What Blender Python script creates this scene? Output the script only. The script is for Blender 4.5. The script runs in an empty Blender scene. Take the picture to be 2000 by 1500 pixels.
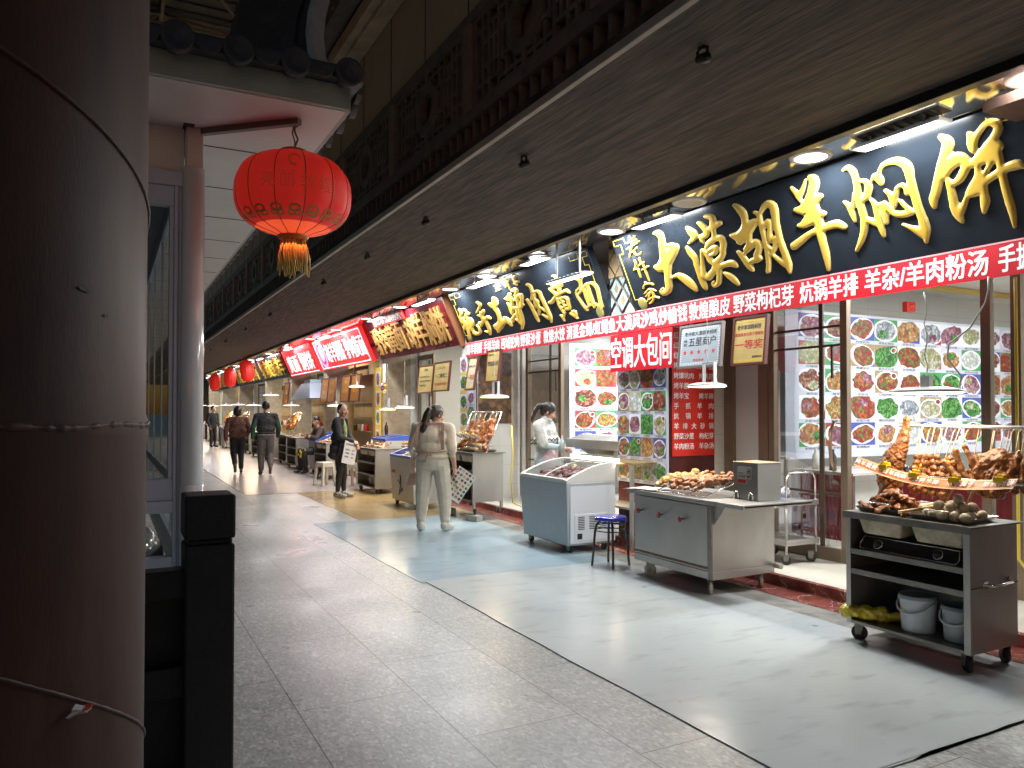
import bpy, bmesh, math, random
from mathutils import Vector, Matrix, Quaternion, noise
from mathutils.kdtree import KDTree
S = bpy.context.scene
COL = S.collection
rnd = random.Random(11)
R = math.radians

# ---------------------------------------------------------------- camera, sky, exposure
TH, PITCH, F, HZ = R(27.9), 0.018, 1490.0, 776.0
cam_d = bpy.data.cameras.new('camera'); cam = bpy.data.objects.new('camera', cam_d); COL.objects.link(cam)
cam.location = (0, 0, 1.5); cam.rotation_euler = (math.pi/2 + PITCH, 0, -TH)
cam_d.sensor_width = 36; cam_d.lens = F/2000*36; cam_d.shift_y = 0.013
cam_d.clip_start = 0.05; cam_d.clip_end = 2000
S.camera = cam
w = bpy.data.worlds.new('World'); S.world = w; w.use_nodes = True
_nt = w.node_tree; _sky = _nt.nodes.new('ShaderNodeTexSky'); _sky.sky_type = 'NISHITA'
_sky.sun_disc = False; _sky.dust_density = 0.6; _sky.ozone_density = 2.6; _sky.sun_elevation = R(2.0); _sky.sun_rotation = R(200)
_nt.links.new(_sky.outputs[0], _nt.nodes['Background'].inputs[0]); _nt.nodes['Background'].inputs[1].default_value = 0.105
S.view_settings.view_transform = 'Standard'; S.view_settings.look = 'None'
S.view_settings.exposure = 0.2; S.view_settings.gamma = 1.0
try:
    S.cycles.use_denoising = True; S.cycles.denoising_input_passes = 'RGB_ALBEDO_NORMAL'; S.cycles.denoising_prefilter = 'ACCURATE'; S.cycles.sample_clamp_indirect = 4.0; S.cycles.max_bounces = 8
    S.cycles.diffuse_bounces = 4; S.cycles.glossy_bounces = 4; S.cycles.caustics_reflective = False
    S.cycles.caustics_refractive = False
except Exception: pass

def ray(u, v):                       # a pixel of the 2000 x 1500 photograph -> direction in the world
    x, y = (u-1000)/F, -(v-HZ)/F
    c, s = math.cos(PITCH), math.sin(PITCH)
    fwd, up = c - y*s, s + y*c
    return Vector((fwd*math.sin(TH) + x*math.cos(TH), fwd*math.cos(TH) - x*math.sin(TH), up))
def P(u, v, X=None, Y=None, Z=None):  # the point a pixel shows on a plane X=, Y= or Z=
    d = ray(u, v); o = Vector((0, 0, 1.5))
    if X is not None: return o + d*(X/d.x)
    if Y is not None: return o + d*(Y/d.y)
    return o + d*((Z-1.5)/d.z)
def PP(u, v, o, n):
    d = ray(u, v); c = Vector((0, 0, 1.5)); return c + d*((o-c).dot(n)/d.dot(n))

# ---------------------------------------------------------------- materials
MATS = {}
def mat(name, c, rough=0.5, metal=0.0, var=0.0, vs=8.0, bump=0.0, bs=60.0, c2=None, emit=0.0, ecol=None, spec=0.5, stretch=(1,1,1), coat=0.0, alpha=1.0, rvar=0.0):
    if name in MATS: return MATS[name]
    m = bpy.data.materials.new(name); m.use_nodes = True; MATS[name] = m
    nt = m.node_tree; b = nt.nodes['Principled BSDF']; N = nt.nodes.new; L = nt.links.new
    b.inputs['Roughness'].default_value = rough; b.inputs['Metallic'].default_value = metal
    b.inputs['Specular IOR Level'].default_value = spec; b.inputs['Coat Weight'].default_value = coat
    b.inputs['Coat Roughness'].default_value = 0.105
    b.inputs['Base Color'].default_value = (*c, 1)
    b.inputs['Alpha'].default_value = alpha
    if emit:
        b.inputs['Emission Color'].default_value = (*(ecol or c), 1); b.inputs['Emission Strength'].default_value = emit
    if var or c2 or bump or rvar:
        tc = N('ShaderNodeTexCoord'); mp = N('ShaderNodeMapping'); mp.inputs['Scale'].default_value = stretch
        L(tc.outputs['Object'], mp.inputs[0])
    if var or c2:
        nz = N('ShaderNodeTexNoise'); nz.inputs['Scale'].default_value = vs; nz.inputs['Detail'].default_value = 6; nz.inputs['Roughness'].default_value = 0.65
        L(mp.outputs[0], nz.inputs['Vector'])
        rp = N('ShaderNodeValToRGB')
        a = tuple(x*(1-var) for x in c); d = c2 if c2 else tuple(min(1, x*(1+var)) for x in c)
        rp.color_ramp.elements[0].color = (*a, 1); rp.color_ramp.elements[1].color = (*d, 1)
        rp.color_ramp.elements[0].position = 0.34; rp.color_ramp.elements[1].position = 0.66
        L(nz.outputs['Fac'], rp.inputs[0]); L(rp.outputs[0], b.inputs['Base Color'])
    if rvar:
        n3 = N('ShaderNodeTexNoise'); n3.inputs['Scale'].default_value = vs*0.7; n3.inputs['Detail'].default_value = 5
        L(mp.outputs[0], n3.inputs['Vector'])
        mr = N('ShaderNodeMapRange'); mr.inputs[1].default_value = 0.3; mr.inputs[2].default_value = 0.7
        mr.inputs[3].default_value = max(0.02, rough-rvar); mr.inputs[4].default_value = min(1, rough+rvar)
        L(n3.outputs['Fac'], mr.inputs[0]); L(mr.outputs[0], b.inputs['Roughness'])
    if bump:
        n2 = N('ShaderNodeTexNoise'); n2.inputs['Scale'].default_value = bs; n2.inputs['Detail'].default_value = 5
        L(mp.outputs[0], n2.inputs['Vector'])
        bp = N('ShaderNodeBump'); bp.inputs['Strength'].default_value = bump; bp.inputs['Distance'].default_value = 0.01
        L(n2.outputs['Fac'], bp.inputs['Height']); L(bp.outputs[0], b.inputs['Normal'])
    return m
def food_mat(name, cols, scale=40.0, rough=0.45, bump=0.6):   # clumped pieces of several colours (voronoi cells)
    if name in MATS: return MATS[name]
    m = bpy.data.materials.new(name); m.use_nodes = True; MATS[name] = m
    nt = m.node_tree; b = nt.nodes['Principled BSDF']; N = nt.nodes.new; L = nt.links.new
    tc = N('ShaderNodeTexCoord'); nz = N('ShaderNodeTexNoise'); nz.inputs['Scale'].default_value = scale*0.6
    mx = N('ShaderNodeMix'); mx.data_type = 'VECTOR'; mx.inputs[0].default_value = 0.06
    L(tc.outputs['Object'], nz.inputs['Vector']); L(tc.outputs['Object'], mx.inputs[4]); L(nz.outputs['Color'], mx.inputs[5])
    vo = N('ShaderNodeTexVoronoi'); vo.inputs['Scale'].default_value = scale
    L(mx.outputs[1], vo.inputs['Vector'])
    sp = N('ShaderNodeSeparateColor'); L(vo.outputs['Color'], sp.inputs[0])
    rp = N('ShaderNodeValToRGB'); cr = rp.color_ramp; cr.interpolation = 'CONSTANT'
    for i, c in enumerate(cols):
        e = cr.elements[i] if i < 2 else cr.elements.new(0.5)
        e.position = i/len(cols); e.color = (*c, 1)
    L(sp.outputs[0], rp.inputs[0])
    sh = N('ShaderNodeMixRGB'); sh.blend_type = 'MULTIPLY'; sh.inputs[0].default_value = 0.8
    mr = N('ShaderNodeMapRange'); mr.inputs[1].default_value = 0.0; mr.inputs[2].default_value = 0.6; mr.inputs[3].default_value = 1.1; mr.inputs[4].default_value = 0.35
    L(vo.outputs['Distance'], mr.inputs[0]); L(rp.outputs[0], sh.inputs[1]); L(mr.outputs[0], sh.inputs[2])
    L(sh.outputs[0], b.inputs['Base Color']); b.inputs['Roughness'].default_value = rough
    return m

# ---------------------------------------------------------------- things, parts, tags
def tag(o, label=None, cat=None, group=None, kind=None):
    if label: o['label'] = label
    if cat: o['category'] = cat
    if group: o['group'] = group
    if kind: o['kind'] = kind
    return o
def thing(name, label, cat, loc=(0,0,0), rz=0.0, group=None):
    o = bpy.data.objects.new(name, None); COL.objects.link(o); o.empty_display_size = 0.05
    o.location = loc; o.rotation_euler = (0, 0, rz)
    return tag(o, label, cat, group)
FRONT = -math.pi/2       # local x runs to the right along the shop front, local y away from the walkway
def kids(o): return [c for c in bpy.data.objects if c.parent == o]
def copy_tree(o, parent=None):
    ks = kids(o); c = o.copy(); COL.objects.link(c)
    if parent is not None: c.parent = parent
    for k in ks: copy_tree(k, c)
    return c
def dup(o, loc, label, rz=None, group=None):
    c = copy_tree(o); c.location = loc; c['label'] = label
    if rz is not None: c.rotation_euler = (0, 0, rz)
    if group: c['group'] = group
    return c

class MB:                                   # collects shapes for ONE mesh
    def __init__(s): s.v = []; s.f = []; s.m = []; s.sm = []
    def add(s, vs, fs, mi=0, smooth=False):
        b = len(s.v); s.v += [Vector(x) for x in vs]
        for f in fs: s.f.append([b+i for i in f]); s.m.append(mi); s.sm.append(smooth)
        return s
    def box(s, x0, x1, y0, y1, z0, z1, mi=0, M=None):
        vs = [Vector((x, y, z)) for z in (z0, z1) for x, y in ((x0,y0),(x1,y0),(x1,y1),(x0,y1))]
        if M: vs = [M @ v for v in vs]
        return s.add(vs, [(3,2,1,0),(4,5,6,7),(0,1,5,4),(1,2,6,5),(2,3,7,6),(3,0,4,7)], mi)
    def hexa(s, bot, top, mi=0):            # bottom loop, top loop (same count)
        n = len(bot); fs = [tuple(range(n))[::-1], tuple(range(n, 2*n))]
        fs += [(i, (i+1) % n, n+(i+1) % n, n+i) for i in range(n)]
        return s.add(list(bot)+list(top), fs, mi)
    def quad(s, a, b, c, d, mi=0): return s.add([a,b,c,d], [(0,1,2,3)], mi)
    def tube(s, pts, r, n=8, mi=0, cap=True, flat=1.0):
        pts = [Vector(p) for p in pts]; rr = r if isinstance(r, (list, tuple)) else [r]*len(pts)
        vs = []; prev = None
        for i, p in enumerate(pts):
            t = (pts[min(i+1, len(pts)-1)] - pts[max(i-1, 0)])
            t = t.normalized() if t.length > 1e-9 else Vector((0,0,1))
            if prev is None:
                a = Vector((0,0,1)) if abs(t.z) < 0.9 else Vector((1,0,0))
                x = t.cross(a).normalized()
            else:
                x = (prev - t*prev.dot(t)); x = x.normalized() if x.length > 1e-6 else t.orthogonal().normalized()
            prev = x; y = t.cross(x)
            for k in range(n):
                an = 2*math.pi*k/n; vs.append(p + x*math.cos(an)*rr[i] + y*math.sin(an)*rr[i]*flat)
        fs = []
        for i in range(len(pts)-1):
            for k in range(n):
                fs.append((i*n+k, i*n+(k+1) % n, (i+1)*n+(k+1) % n, (i+1)*n+k))
        s.add(vs, fs, mi, True)
        if cap:
            b = len(s.v)-len(vs)
            s.f.append([b+k for k in range(n)][::-1]); s.m.append(mi); s.sm.append(False)
            s.f.append([b+(len(pts)-1)*n+k for k in range(n)]); s.m.append(mi); s.sm.append(False)
        return s
    def lathe(s, prof, n=24, mi=0, o=(0,0,0), M=None, smooth=True):   # prof: (r, z)
        o = Vector(o); vs = []
        for r, z in prof:
            for k in range(n):
                a = 2*math.pi*k/n; p = Vector((r*math.cos(a), r*math.sin(a), z)); vs.append((M @ p if M else p)+o)
        fs = [(i*n+k, i*n+(k+1) % n, (i+1)*n+(k+1) % n, (i+1)*n+k) for i in range(len(prof)-1) for k in range(n)]
        return s.add(vs, fs, mi, smooth)
    def ball(s, c, r, mi=0, sc=(1,1,1), n=10, M=None):
        c = Vector(c); prof = [(math.sin(math.pi*i/n), -math.cos(math.pi*i/n)) for i in range(n+1)]
        vs = []; k2 = n+4
        for a, z in prof:
            for k in range(k2):
                t = 2*math.pi*k/k2; p = Vector((a*math.cos(t)*sc[0], a*math.sin(t)*sc[1], z*sc[2]))*r
                vs.append((M @ p if M else p)+c)
        fs = [(i*k2+k, i*k2+(k+1) % k2, (i+1)*k2+(k+1) % k2, (i+1)*k2+k) for i in range(n) for k in range(k2)]
        return s.add(vs, fs, mi, True)
    def cone(s, a, b, r0, r1, n=10, mi=0):  # tapered capsule with ball ends
        s.tube([a, b], [r0, r1], n, mi); s.ball(a, r0*0.999, mi, n=8); s.ball(b, r1*0.999, mi, n=8); return s
    def mesh(s, name, mats):
        me = bpy.data.meshes.new(name); me.from_pydata([tuple(v) for v in s.v], [], s.f)
        for m in (mats if isinstance(mats, (list, tuple)) else [mats]): me.materials.append(m)
        me.polygons.foreach_set('material_index', s.m); me.polygons.foreach_set('use_smooth', s.sm)
        me.update(); return me
    def build(s, name, mats, parent=None, bevel=0.0, loc=None, world=False, weld=True):
        if world and parent is not None:
            q = parent.matrix_basis.inverted(); s.v = [q @ v for v in s.v]
        me = s.mesh(name, mats); o = bpy.data.objects.new(name, me); COL.objects.link(o)
        if parent is not None: o.parent = parent
        if loc is not None: o.location = loc
        if bevel:
            b = o.modifiers.new('bevel', 'BEVEL'); b.width = bevel; b.segments = 2; b.limit_method = 'ANGLE'; b.angle_limit = R(40)
        return o

# a side scene where text and remeshed shapes are evaluated one at a time
TMP = bpy.data.scenes.new('scratch')
def evald(o):
    TMP.collection.objects.link(o); vl = TMP.view_layers[0]; vl.update()
    dg = vl.depsgraph; dg.update()
    me = bpy.data.meshes.new_from_object(o.evaluated_get(dg)); TMP.collection.objects.unlink(o)
    return me
def remesh(mb, voxel, smooth=4, mats=None, amp=0.0, freq=8.0, seed=0.0, keepmat=True, name='form'):
    me = mb.mesh('raw', mats or [None]); o = bpy.data.objects.new('raw', me)
    r = o.modifiers.new('r', 'REMESH'); r.mode = 'VOXEL'; r.voxel_size = voxel; r.use_smooth_shade = True
    if smooth:
        q = o.modifiers.new('s', 'SMOOTH'); q.iterations = smooth; q.factor = 0.5
    out = evald(o); out.name = name
    src = me
    if keepmat and mats and len(mats) > 1:
        kd = KDTree(len(src.polygons))
        for i, p in enumerate(src.polygons): kd.insert(p.center, i)
        kd.balance(); out.materials.clear()
        for m in mats: out.materials.append(m)
        mi = [src.polygons[kd.find(p.center)[1]].material_index for p in out.polygons]
        out.polygons.foreach_set('material_index', mi)
    elif mats:
        out.materials.clear()
        for m in mats: out.materials.append(m)
    if amp:
        sv = Vector((seed*7.3, seed*3.1, seed*1.7))
        ns = [v.normal.copy() for v in out.vertices]
        for v, n in zip(out.vertices, ns): v.co += n*amp*noise.fractal(v.co*freq+sv, 1.0, 2.0, 3)
    out.polygons.foreach_set('use_smooth', [True]*len(out.polygons)); out.update()
    bpy.data.objects.remove(o); bpy.data.meshes.remove(me)
    return out
def put(name, me, parent=None, loc=None, rot=None):
    o = bpy.data.objects.new(name, me); COL.objects.link(o)
    if parent is not None: o.parent = parent
    if loc is not None: o.location = loc
    if rot is not None: o.rotation_euler = rot
    return o

TXT = {}
def text_raw(body, weight=0.0):             # outline of a piece of writing, normalised to a unit box
    k = (body, weight)
    if k in TXT: return TXT[k]
    c = bpy.data.curves.new('t', 'FONT'); c.body = body; c.resolution_u = 2; c.offset = weight
    o = bpy.data.objects.new('t', c); me = evald(o)
    xs = [v.co.x for v in me.vertices]; ys = [v.co.y for v in me.vertices]
    if not xs: TXT[k] = ([], []); return TXT[k]
    x0, x1, y0, y1 = min(xs), max(xs), min(ys), max(ys)
    vs = [((v.co.x-x0)/max(1e-6, x1-x0), (v.co.y-y0)/max(1e-6, y1-y0)) for v in me.vertices]
    fs = [tuple(p.vertices) for p in me.polygons]
    TXT[k] = (vs, fs); bpy.data.objects.remove(o); bpy.data.meshes.remove(me); return TXT[k]
def write(mb, body, o, right, up, w, h, mi=0, weight=0.012, depth=0.0, shear=0.0):
    """lettering in the box (o = lower left corner) spanned by unit vectors right, up"""
    vs, fs = text_raw(body, 0.0)
    if not vs: return
    o, right, up = Vector(o), Vector(right), Vector(up); n = right.cross(up)
    if weight > .001:            # bold: the strokes printed again a hair to each side, each a fraction of a millimetre higher
        e = min(weight, .03)*h*.9
        for k, (a, b) in enumerate(((-1, -1), (1, -1), (-1, 1), (1, 1))):
            write(mb, body, o+right*a*e+up*b*e*.7+n*(.00015*k), right, up, w, h, mi, 0.0, depth+(.0001*k if depth else 0), shear)
        return
    pts = [o + right*(x*w + shear*y*h) + up*(y*h) for x, y in vs]
    if not depth: mb.add(pts, fs, mi); return
    k = len(pts); top = [p + n*depth for p in pts]
    from collections import Counter
    ed = Counter()
    for f in fs:
        for a, b in zip(f, f[1:]+f[:1]): ed[(a, b)] += 1
    sides = [(a, b, k+b, k+a) for (a, b) in ed if (b, a) not in ed]
    mb.add(pts+top, [tuple(k+i for i in f) for f in fs]+sides, mi)

def lamp(name, loc, power, size, col=(1, 1, 1), parent=None, shape='DISK', size_y=None, rot=(0, 0, 0), spread=None):
    d = bpy.data.lights.new(name, 'AREA'); d.energy = power; d.shape = shape; d.size = size; d.color = col
    if size_y: d.size_y = size_y
    if spread: d.spread = spread
    o = bpy.data.objects.new(name, d); COL.objects.link(o); o.location = loc; o.rotation_euler = rot
    if parent is not None: o.parent = parent
    return o
# ---------------------------------------------------------------- setting: floor, mats
def granite():
    m = bpy.data.materials.new('granite_tiles'); m.use_nodes = True; nt = m.node_tree; b = nt.nodes['Principled BSDF']; N = nt.nodes.new; L = nt.links.new
    tc = N('ShaderNodeTexCoord')
    vo = N('ShaderNodeTexVoronoi'); vo.inputs['Scale'].default_value = 75
    mpv = N('ShaderNodeMapping'); mpv.inputs['Scale'].default_value = (1, 0.55, 1); mpv.inputs['Rotation'].default_value = (0, 0, 0.5)
    L(tc.outputs['Object'], mpv.inputs[0]); L(mpv.outputs[0], vo.inputs['Vector'])
    sp = N('ShaderNodeSeparateColor'); L(vo.outputs['Color'], sp.inputs[0])
    r1 = N('ShaderNodeValToRGB'); e = r1.color_ramp.elements
    e[0].color = (0.29, 0.295, 0.29, 1); e[1].color = (0.60, 0.605, 0.595, 1); e[1].position = 1.0
    x = r1.color_ramp.elements.new(0.55); x.color = (0.41, 0.415, 0.405, 1)
    x = r1.color_ramp.elements.new(0.85); x.color = (0.475, 0.48, 0.47, 1)
    L(sp.outputs[0], r1.inputs[0])
    nz = N('ShaderNodeTexNoise'); nz.inputs['Scale'].default_value = 0.9; nz.inputs['Detail'].default_value = 6; L(tc.outputs['Object'], nz.inputs['Vector'])
    mx = N('ShaderNodeMixRGB'); mx.blend_type = 'MULTIPLY'; mx.inputs[0].default_value = 0.55
    r2 = N('ShaderNodeMapRange'); r2.inputs[1].default_value = 0.3; r2.inputs[2].default_value = 0.7; r2.inputs[3].default_value = 0.68; r2.inputs[4].default_value = 1.1
    L(nz.outputs['Fac'], r2.inputs[0]); L(r1.outputs[0], mx.inputs[1]); L(r2.outputs[0], mx.inputs[2])
    mp = N('ShaderNodeMapping'); mp.inputs['Rotation'].default_value = (0, 0, math.pi/2); mp.inputs['Location'].default_value = (0.35, 0.98, 0)
    L(tc.outputs['Object'], mp.inputs[0])
    br = N('ShaderNodeTexBrick'); br.inputs['Scale'].default_value = 1; br.inputs['Brick Width'].default_value = 1.18; br.inputs['Row Height'].default_value = 0.61
    br.inputs['Mortar Size'].default_value = 0.0035; br.inputs['Mortar Smooth'].default_value = 0.2; br.inputs['Color1'].default_value = (1, 1, 1, 1); br.inputs['Color2'].default_value = (0.84, 0.84, 0.83, 1); br.inputs['Mortar'].default_value = (0.22, 0.21, 0.2, 1)
    br.offset = 0.43; L(mp.outputs[0], br.inputs['Vector'])
    m2 = N('ShaderNodeMixRGB'); m2.blend_type = 'MULTIPLY'; m2.inputs[0].default_value = 1; L(mx.outputs[0], m2.inputs[1]); L(br.outputs['Color'], m2.inputs[2])
    L(m2.outputs[0], b.inputs['Base Color'])
    n3 = N('ShaderNodeTexNoise'); n3.inputs['Scale'].default_value = 1.6; n3.inputs['Detail'].default_value = 7; L(tc.outputs['Object'], n3.inputs['Vector'])
    mr = N('ShaderNodeMapRange'); mr.inputs[1].default_value = 0.3; mr.inputs[2].default_value = 0.7; mr.inputs[3].default_value = 0.25; mr.inputs[4].default_value = 0.40; L(n3.outputs['Fac'], mr.inputs[0]); L(mr.outputs[0], b.inputs['Roughness'])
    bp = N('ShaderNodeBump'); bp.inputs['Strength'].default_value = 0.35; bp.inputs['Distance'].default_value = 0.004; L(sp.outputs[1], bp.inputs['Height']); L(bp.outputs[0], b.inputs['Normal'])
    return m
def vinyl(name, c, c2, rough):
    m = bpy.data.materials.new(name); m.use_nodes = True; nt = m.node_tree; b = nt.nodes['Principled BSDF']; N = nt.nodes.new; L = nt.links.new
    tc = N('ShaderNodeTexCoord')
    nz = N('ShaderNodeTexNoise'); nz.inputs['Scale'].default_value = 1.1; nz.inputs['Detail'].default_value = 9; nz.inputs['Roughness'].default_value = 0.7; L(tc.outputs['Object'], nz.inputs['Vector'])
    rp = N('ShaderNodeValToRGB'); e = rp.color_ramp.elements; e[0].position = 0.3; e[1].position = 0.68; e[0].color = (*c2, 1); e[1].color = (*c, 1); L(nz.outputs['Fac'], rp.inputs[0])
    mp = N('ShaderNodeMapping'); mp.inputs['Scale'].default_value = (3, 9, 1); mp.inputs['Rotation'].default_value = (0, 0, 0.5); L(tc.outputs['Object'], mp.inputs[0])
    sc = N('ShaderNodeTexNoise'); sc.inputs['Scale'].default_value = 1.0; sc.inputs['Detail'].default_value = 6; L(mp.outputs[0], sc.inputs['Vector'])
    r2 = N('ShaderNodeValToRGB'); e = r2.color_ramp.elements; e[0].position = 0.3; e[1].position = 0.45; e[0].color = (0.74, 0.74, 0.73, 1); e[1].color = (1, 1, 1, 1); L(sc.outputs['Fac'], r2.inputs[0])
    mx = N('ShaderNodeMixRGB'); mx.blend_type = 'MULTIPLY'; mx.inputs[0].default_value = 0.6; L(rp.outputs[0], mx.inputs[1]); L(r2.outputs[0], mx.inputs[2]); vo = N('ShaderNodeTexVoronoi'); vo.inputs['Scale'].default_value = 3.2; L(tc.outputs['Object'], vo.inputs['Vector'])
    sv = N('ShaderNodeSeparateColor'); L(vo.outputs['Color'], sv.inputs[0]); th = N('ShaderNodeMath'); th.operation = 'MULTIPLY'; th.inputs[1].default_value = .075; L(sv.outputs[0], th.inputs[0]); lt = N('ShaderNodeMath'); lt.operation = 'LESS_THAN'; L(vo.outputs['Distance'], lt.inputs[0]); L(th.outputs[0], lt.inputs[1])
    ls = N('ShaderNodeMath'); ls.operation = 'MULTIPLY'; ls.inputs[1].default_value = .45; L(lt.outputs[0], ls.inputs[0]); mz = N('ShaderNodeMixRGB'); mz.inputs[2].default_value = (.10, .095, .085, 1); L(ls.outputs[0], mz.inputs[0]); L(mx.outputs[0], mz.inputs[1]); L(mz.outputs[0], b.inputs['Base Color'])
    mr = N('ShaderNodeMapRange'); mr.inputs[1].default_value = 0.3; mr.inputs[2].default_value = 0.7; mr.inputs[3].default_value = rough+0.01; mr.inputs[4].default_value = rough+0.035; L(nz.outputs['Fac'], mr.inputs[0]); L(mr.outputs[0], b.inputs['Roughness'])
    wv = N('ShaderNodeTexNoise'); wv.inputs['Scale'].default_value = 7; wv.inputs['Detail'].default_value = 3; L(tc.outputs['Object'], wv.inputs['Vector'])
    bp = N('ShaderNodeBump'); bp.inputs['Strength'].default_value = 0.10; bp.inputs['Distance'].default_value = 0.02; L(wv.outputs['Fac'], bp.inputs['Height']); L(bp.outputs[0], b.inputs['Normal'])
    return m
def sheet(name, pts, z, m, kind='structure', thick=0.0, parent=None):
    mb = MB(); n = len(pts)
    mb.hexa([(x, y, z-thick-0.001) for x, y in pts], [(x, y, z) for x, y in pts])
    o = mb.build(name, m, parent)
    if kind: o['kind'] = kind
    return o
mb = MB(); mb.quad((-400, -400, 0), (400, -400, 0), (400, 400, 0), (-400, 400, 0)); tag(mb.build('floor', granite()), kind='structure')
M_MATG = vinyl('grey_vinyl', (0.465, 0.50, 0.505), (0.42, 0.455, 0.46), 0.20)
M_MATB = vinyl('blue_vinyl', (0.34, 0.44, 0.50), (0.30, 0.40, 0.455), 0.20)
M_MATT = vinyl('tan_vinyl', (0.50, 0.36, 0.17), (0.38, 0.26, 0.12), 0.18)
M_MATP = vinyl('pink_vinyl', (0.42, 0.36, 0.35), (0.35, 0.30, 0.29), 0.22)
def wavy_edge(x0, y0, y1, x1, step=0.30, amp=0.008, seed=0):
    r = random.Random(seed); pts = []; y = y0; k = 0
    while y < y1:
        k = 0.75*k + r.uniform(-amp, amp); pts.append((x0+k, y)); y += step
    pts.append((x0, y1)); near = []; x = x1
    return pts
def floor_mat(name, x0, x1, y0, y1, z, m, label, seed):
    left = wavy_edge(x0, y0, y1, x1, seed=seed)
    pts = [(x1, y0)] + [(x1, y1)] + left[::-1]
    r = random.Random(seed+50); near = [(x1 - (x1-x0)*i/14, y0 + r.uniform(-.012, .012)) for i in range(1, 14)]
    pts += near
    mb = MB(); mb.hexa([(x, y, 0.0015) for x, y in pts[::-1]], [(x, y, z) for x, y in pts[::-1]])
    o = mb.build(name, m); tag(o, label, 'floor mat', 'floor mats along the stalls'); return o
floor_mat('floor_mat', 2.47, 4.52, 2.12, 6.30, .007, M_MATG, 'pale grey vinyl mat in front of the two nearest steel carts', 3)
floor_mat('floor_mat', 2.43, 4.5, 6.26, 10.22, .004, M_MATB, 'bluish grey vinyl mat under the woman in beige', 4)
floor_mat('floor_mat', 3.06, 4.9, 10.22, 14.2, .004, M_MATT, 'tan wood coloured mat under the woman in black', 5)
floor_mat('floor_mat', 2.17, 4.9, 14.2, 62, .007, M_MATP, 'long pinkish mat that the couple walk on', 6)
# dirt under the carts
M_DIRT = mat('grimy_concrete', (0.20, 0.19, 0.17), 0.6, var=0.35, vs=5, bump=0.3)
sheet('pavement', [(4.50, -2), (4.80, -2), (4.80, 62), (4.50, 62)], .0025, M_DIRT)
M_MARB = mat('red_marble', (0.17, 0.040, 0.030), 0.22, var=0.5, vs=3, c2=(0.30, 0.09, 0.07))
def marble():
    m = M_MARB; nt = m.node_tree; b = nt.nodes['Principled BSDF']; N = nt.nodes.new; L = nt.links.new
    src = b.inputs['Base Color'].links[0].from_socket
    tc = N('ShaderNodeTexCoord'); nz = N('ShaderNodeTexNoise'); nz.inputs['Scale'].default_value = 2.2; nz.inputs['Detail'].default_value = 6; nz.inputs['Distortion'].default_value = 1.4; L(tc.outputs['Object'], nz.inputs['Vector'])
    rp = N('ShaderNodeValToRGB'); e = rp.color_ramp.elements; e[0].position = 0.492; e[1].position = 0.50; e[0].color = (0,0,0,1); e[1].color = (1,1,1,1)
    x = rp.color_ramp.elements.new(0.509); x.color = (0,0,0,1)
    L(nz.outputs['Fac'], rp.inputs[0]); mx = N('ShaderNodeMixRGB'); mx.inputs[2].default_value = (0.5, 0.38, 0.34, 1); L(rp.outputs[0], mx.inputs[0]); L(src, mx.inputs[1]); L(mx.outputs[0], b.inputs['Base Color'])
marble()
sheet('path', [(4.80, -2), (5.10, -2), (5.10, 62), (4.80, 62)], .006, M_MARB)
mb = MB(); mb.box(5.10, 5.16, -2, 62, 0, .0905); tag(mb.build('kerb', M_MARB, bevel=.004), kind='structure')
M_SHOPF = mat('cream_floor_tile', (0.52, 0.49, 0.42), 0.18, var=0.08, vs=2)
mb = MB(); mb.box(5.16, 16, -2, 62, 0, .09); tag(mb.build('shop_floor', M_SHOPF), kind='structure')

# ---------------------------------------------------------------- the arcade building with the shops
def striated():
    m = bpy.data.materials.new('brown_striated_stone'); m.use_nodes = True; nt = m.node_tree; b = nt.nodes['Principled BSDF']; N = nt.nodes.new; L = nt.links.new
    tc = N('ShaderNodeTexCoord'); mp = N('ShaderNodeMapping'); mp.inputs['Rotation'].default_value = (0, 0, 0.32); mp.inputs['Scale'].default_value = (22, 2.3, 1); L(tc.outputs['Object'], mp.inputs[0])
    nz = N('ShaderNodeTexNoise'); nz.inputs['Scale'].default_value = 1; nz.inputs['Detail'].default_value = 5; nz.inputs['Roughness'].default_value = 0.6; L(mp.outputs[0], nz.inputs['Vector'])
    rp = N('ShaderNodeValToRGB'); e = rp.color_ramp.elements; e[0].position = 0.36; e[1].position = 0.66; e[0].color = (0.012, 0.010, 0.008, 1); e[1].color = (0.078, 0.058, 0.043, 1); L(nz.outputs['Fac'], rp.inputs[0]); L(rp.outputs[0], b.inputs['Base Color'])
    bp = N('ShaderNodeBump'); bp.inputs['Strength'].default_value = 1.0; bp.inputs['Distance'].default_value = 0.02; L(nz.outputs['Fac'], bp.inputs['Height']); L(bp.outputs[0], b.inputs['Normal']); b.inputs['Roughness'].default_value = 0.75
    return m
arc = thing('arcade_building', 'long arcade building with brown stone soffit and dark lattice fascia over the food shops', 'building', (2.42, 0, 0))
def A(name, mb, m, **k): return mb.build(name, m, arc, world=True, **k)
Y0, Y1 = -3.0, 62.0
M_SOF = striated()
M_DARK = mat('dark_metal', (0.012, 0.012, 0.013), 0.4, var=0.2)
M_TRIM = mat('cream_trim', (0.33, 0.29, 0.23), 0.5, var=0.15)
mb = MB(); mb.box(2.425, 4.35, Y0, Y1, 3.43, 3.55); A('soffit', mb, M_SOF)
mb = MB(); mb.box(2.385, 2.425, Y0, Y1, 3.415, 3.47); A('edge_trim', mb, M_TRIM, bevel=.006)
mb = MB(); mb.box(4.35, 4.43, Y0, Y1, 3.37, 3.62); A('edge_beam', mb, M_DARK, bevel=.005)
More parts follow.
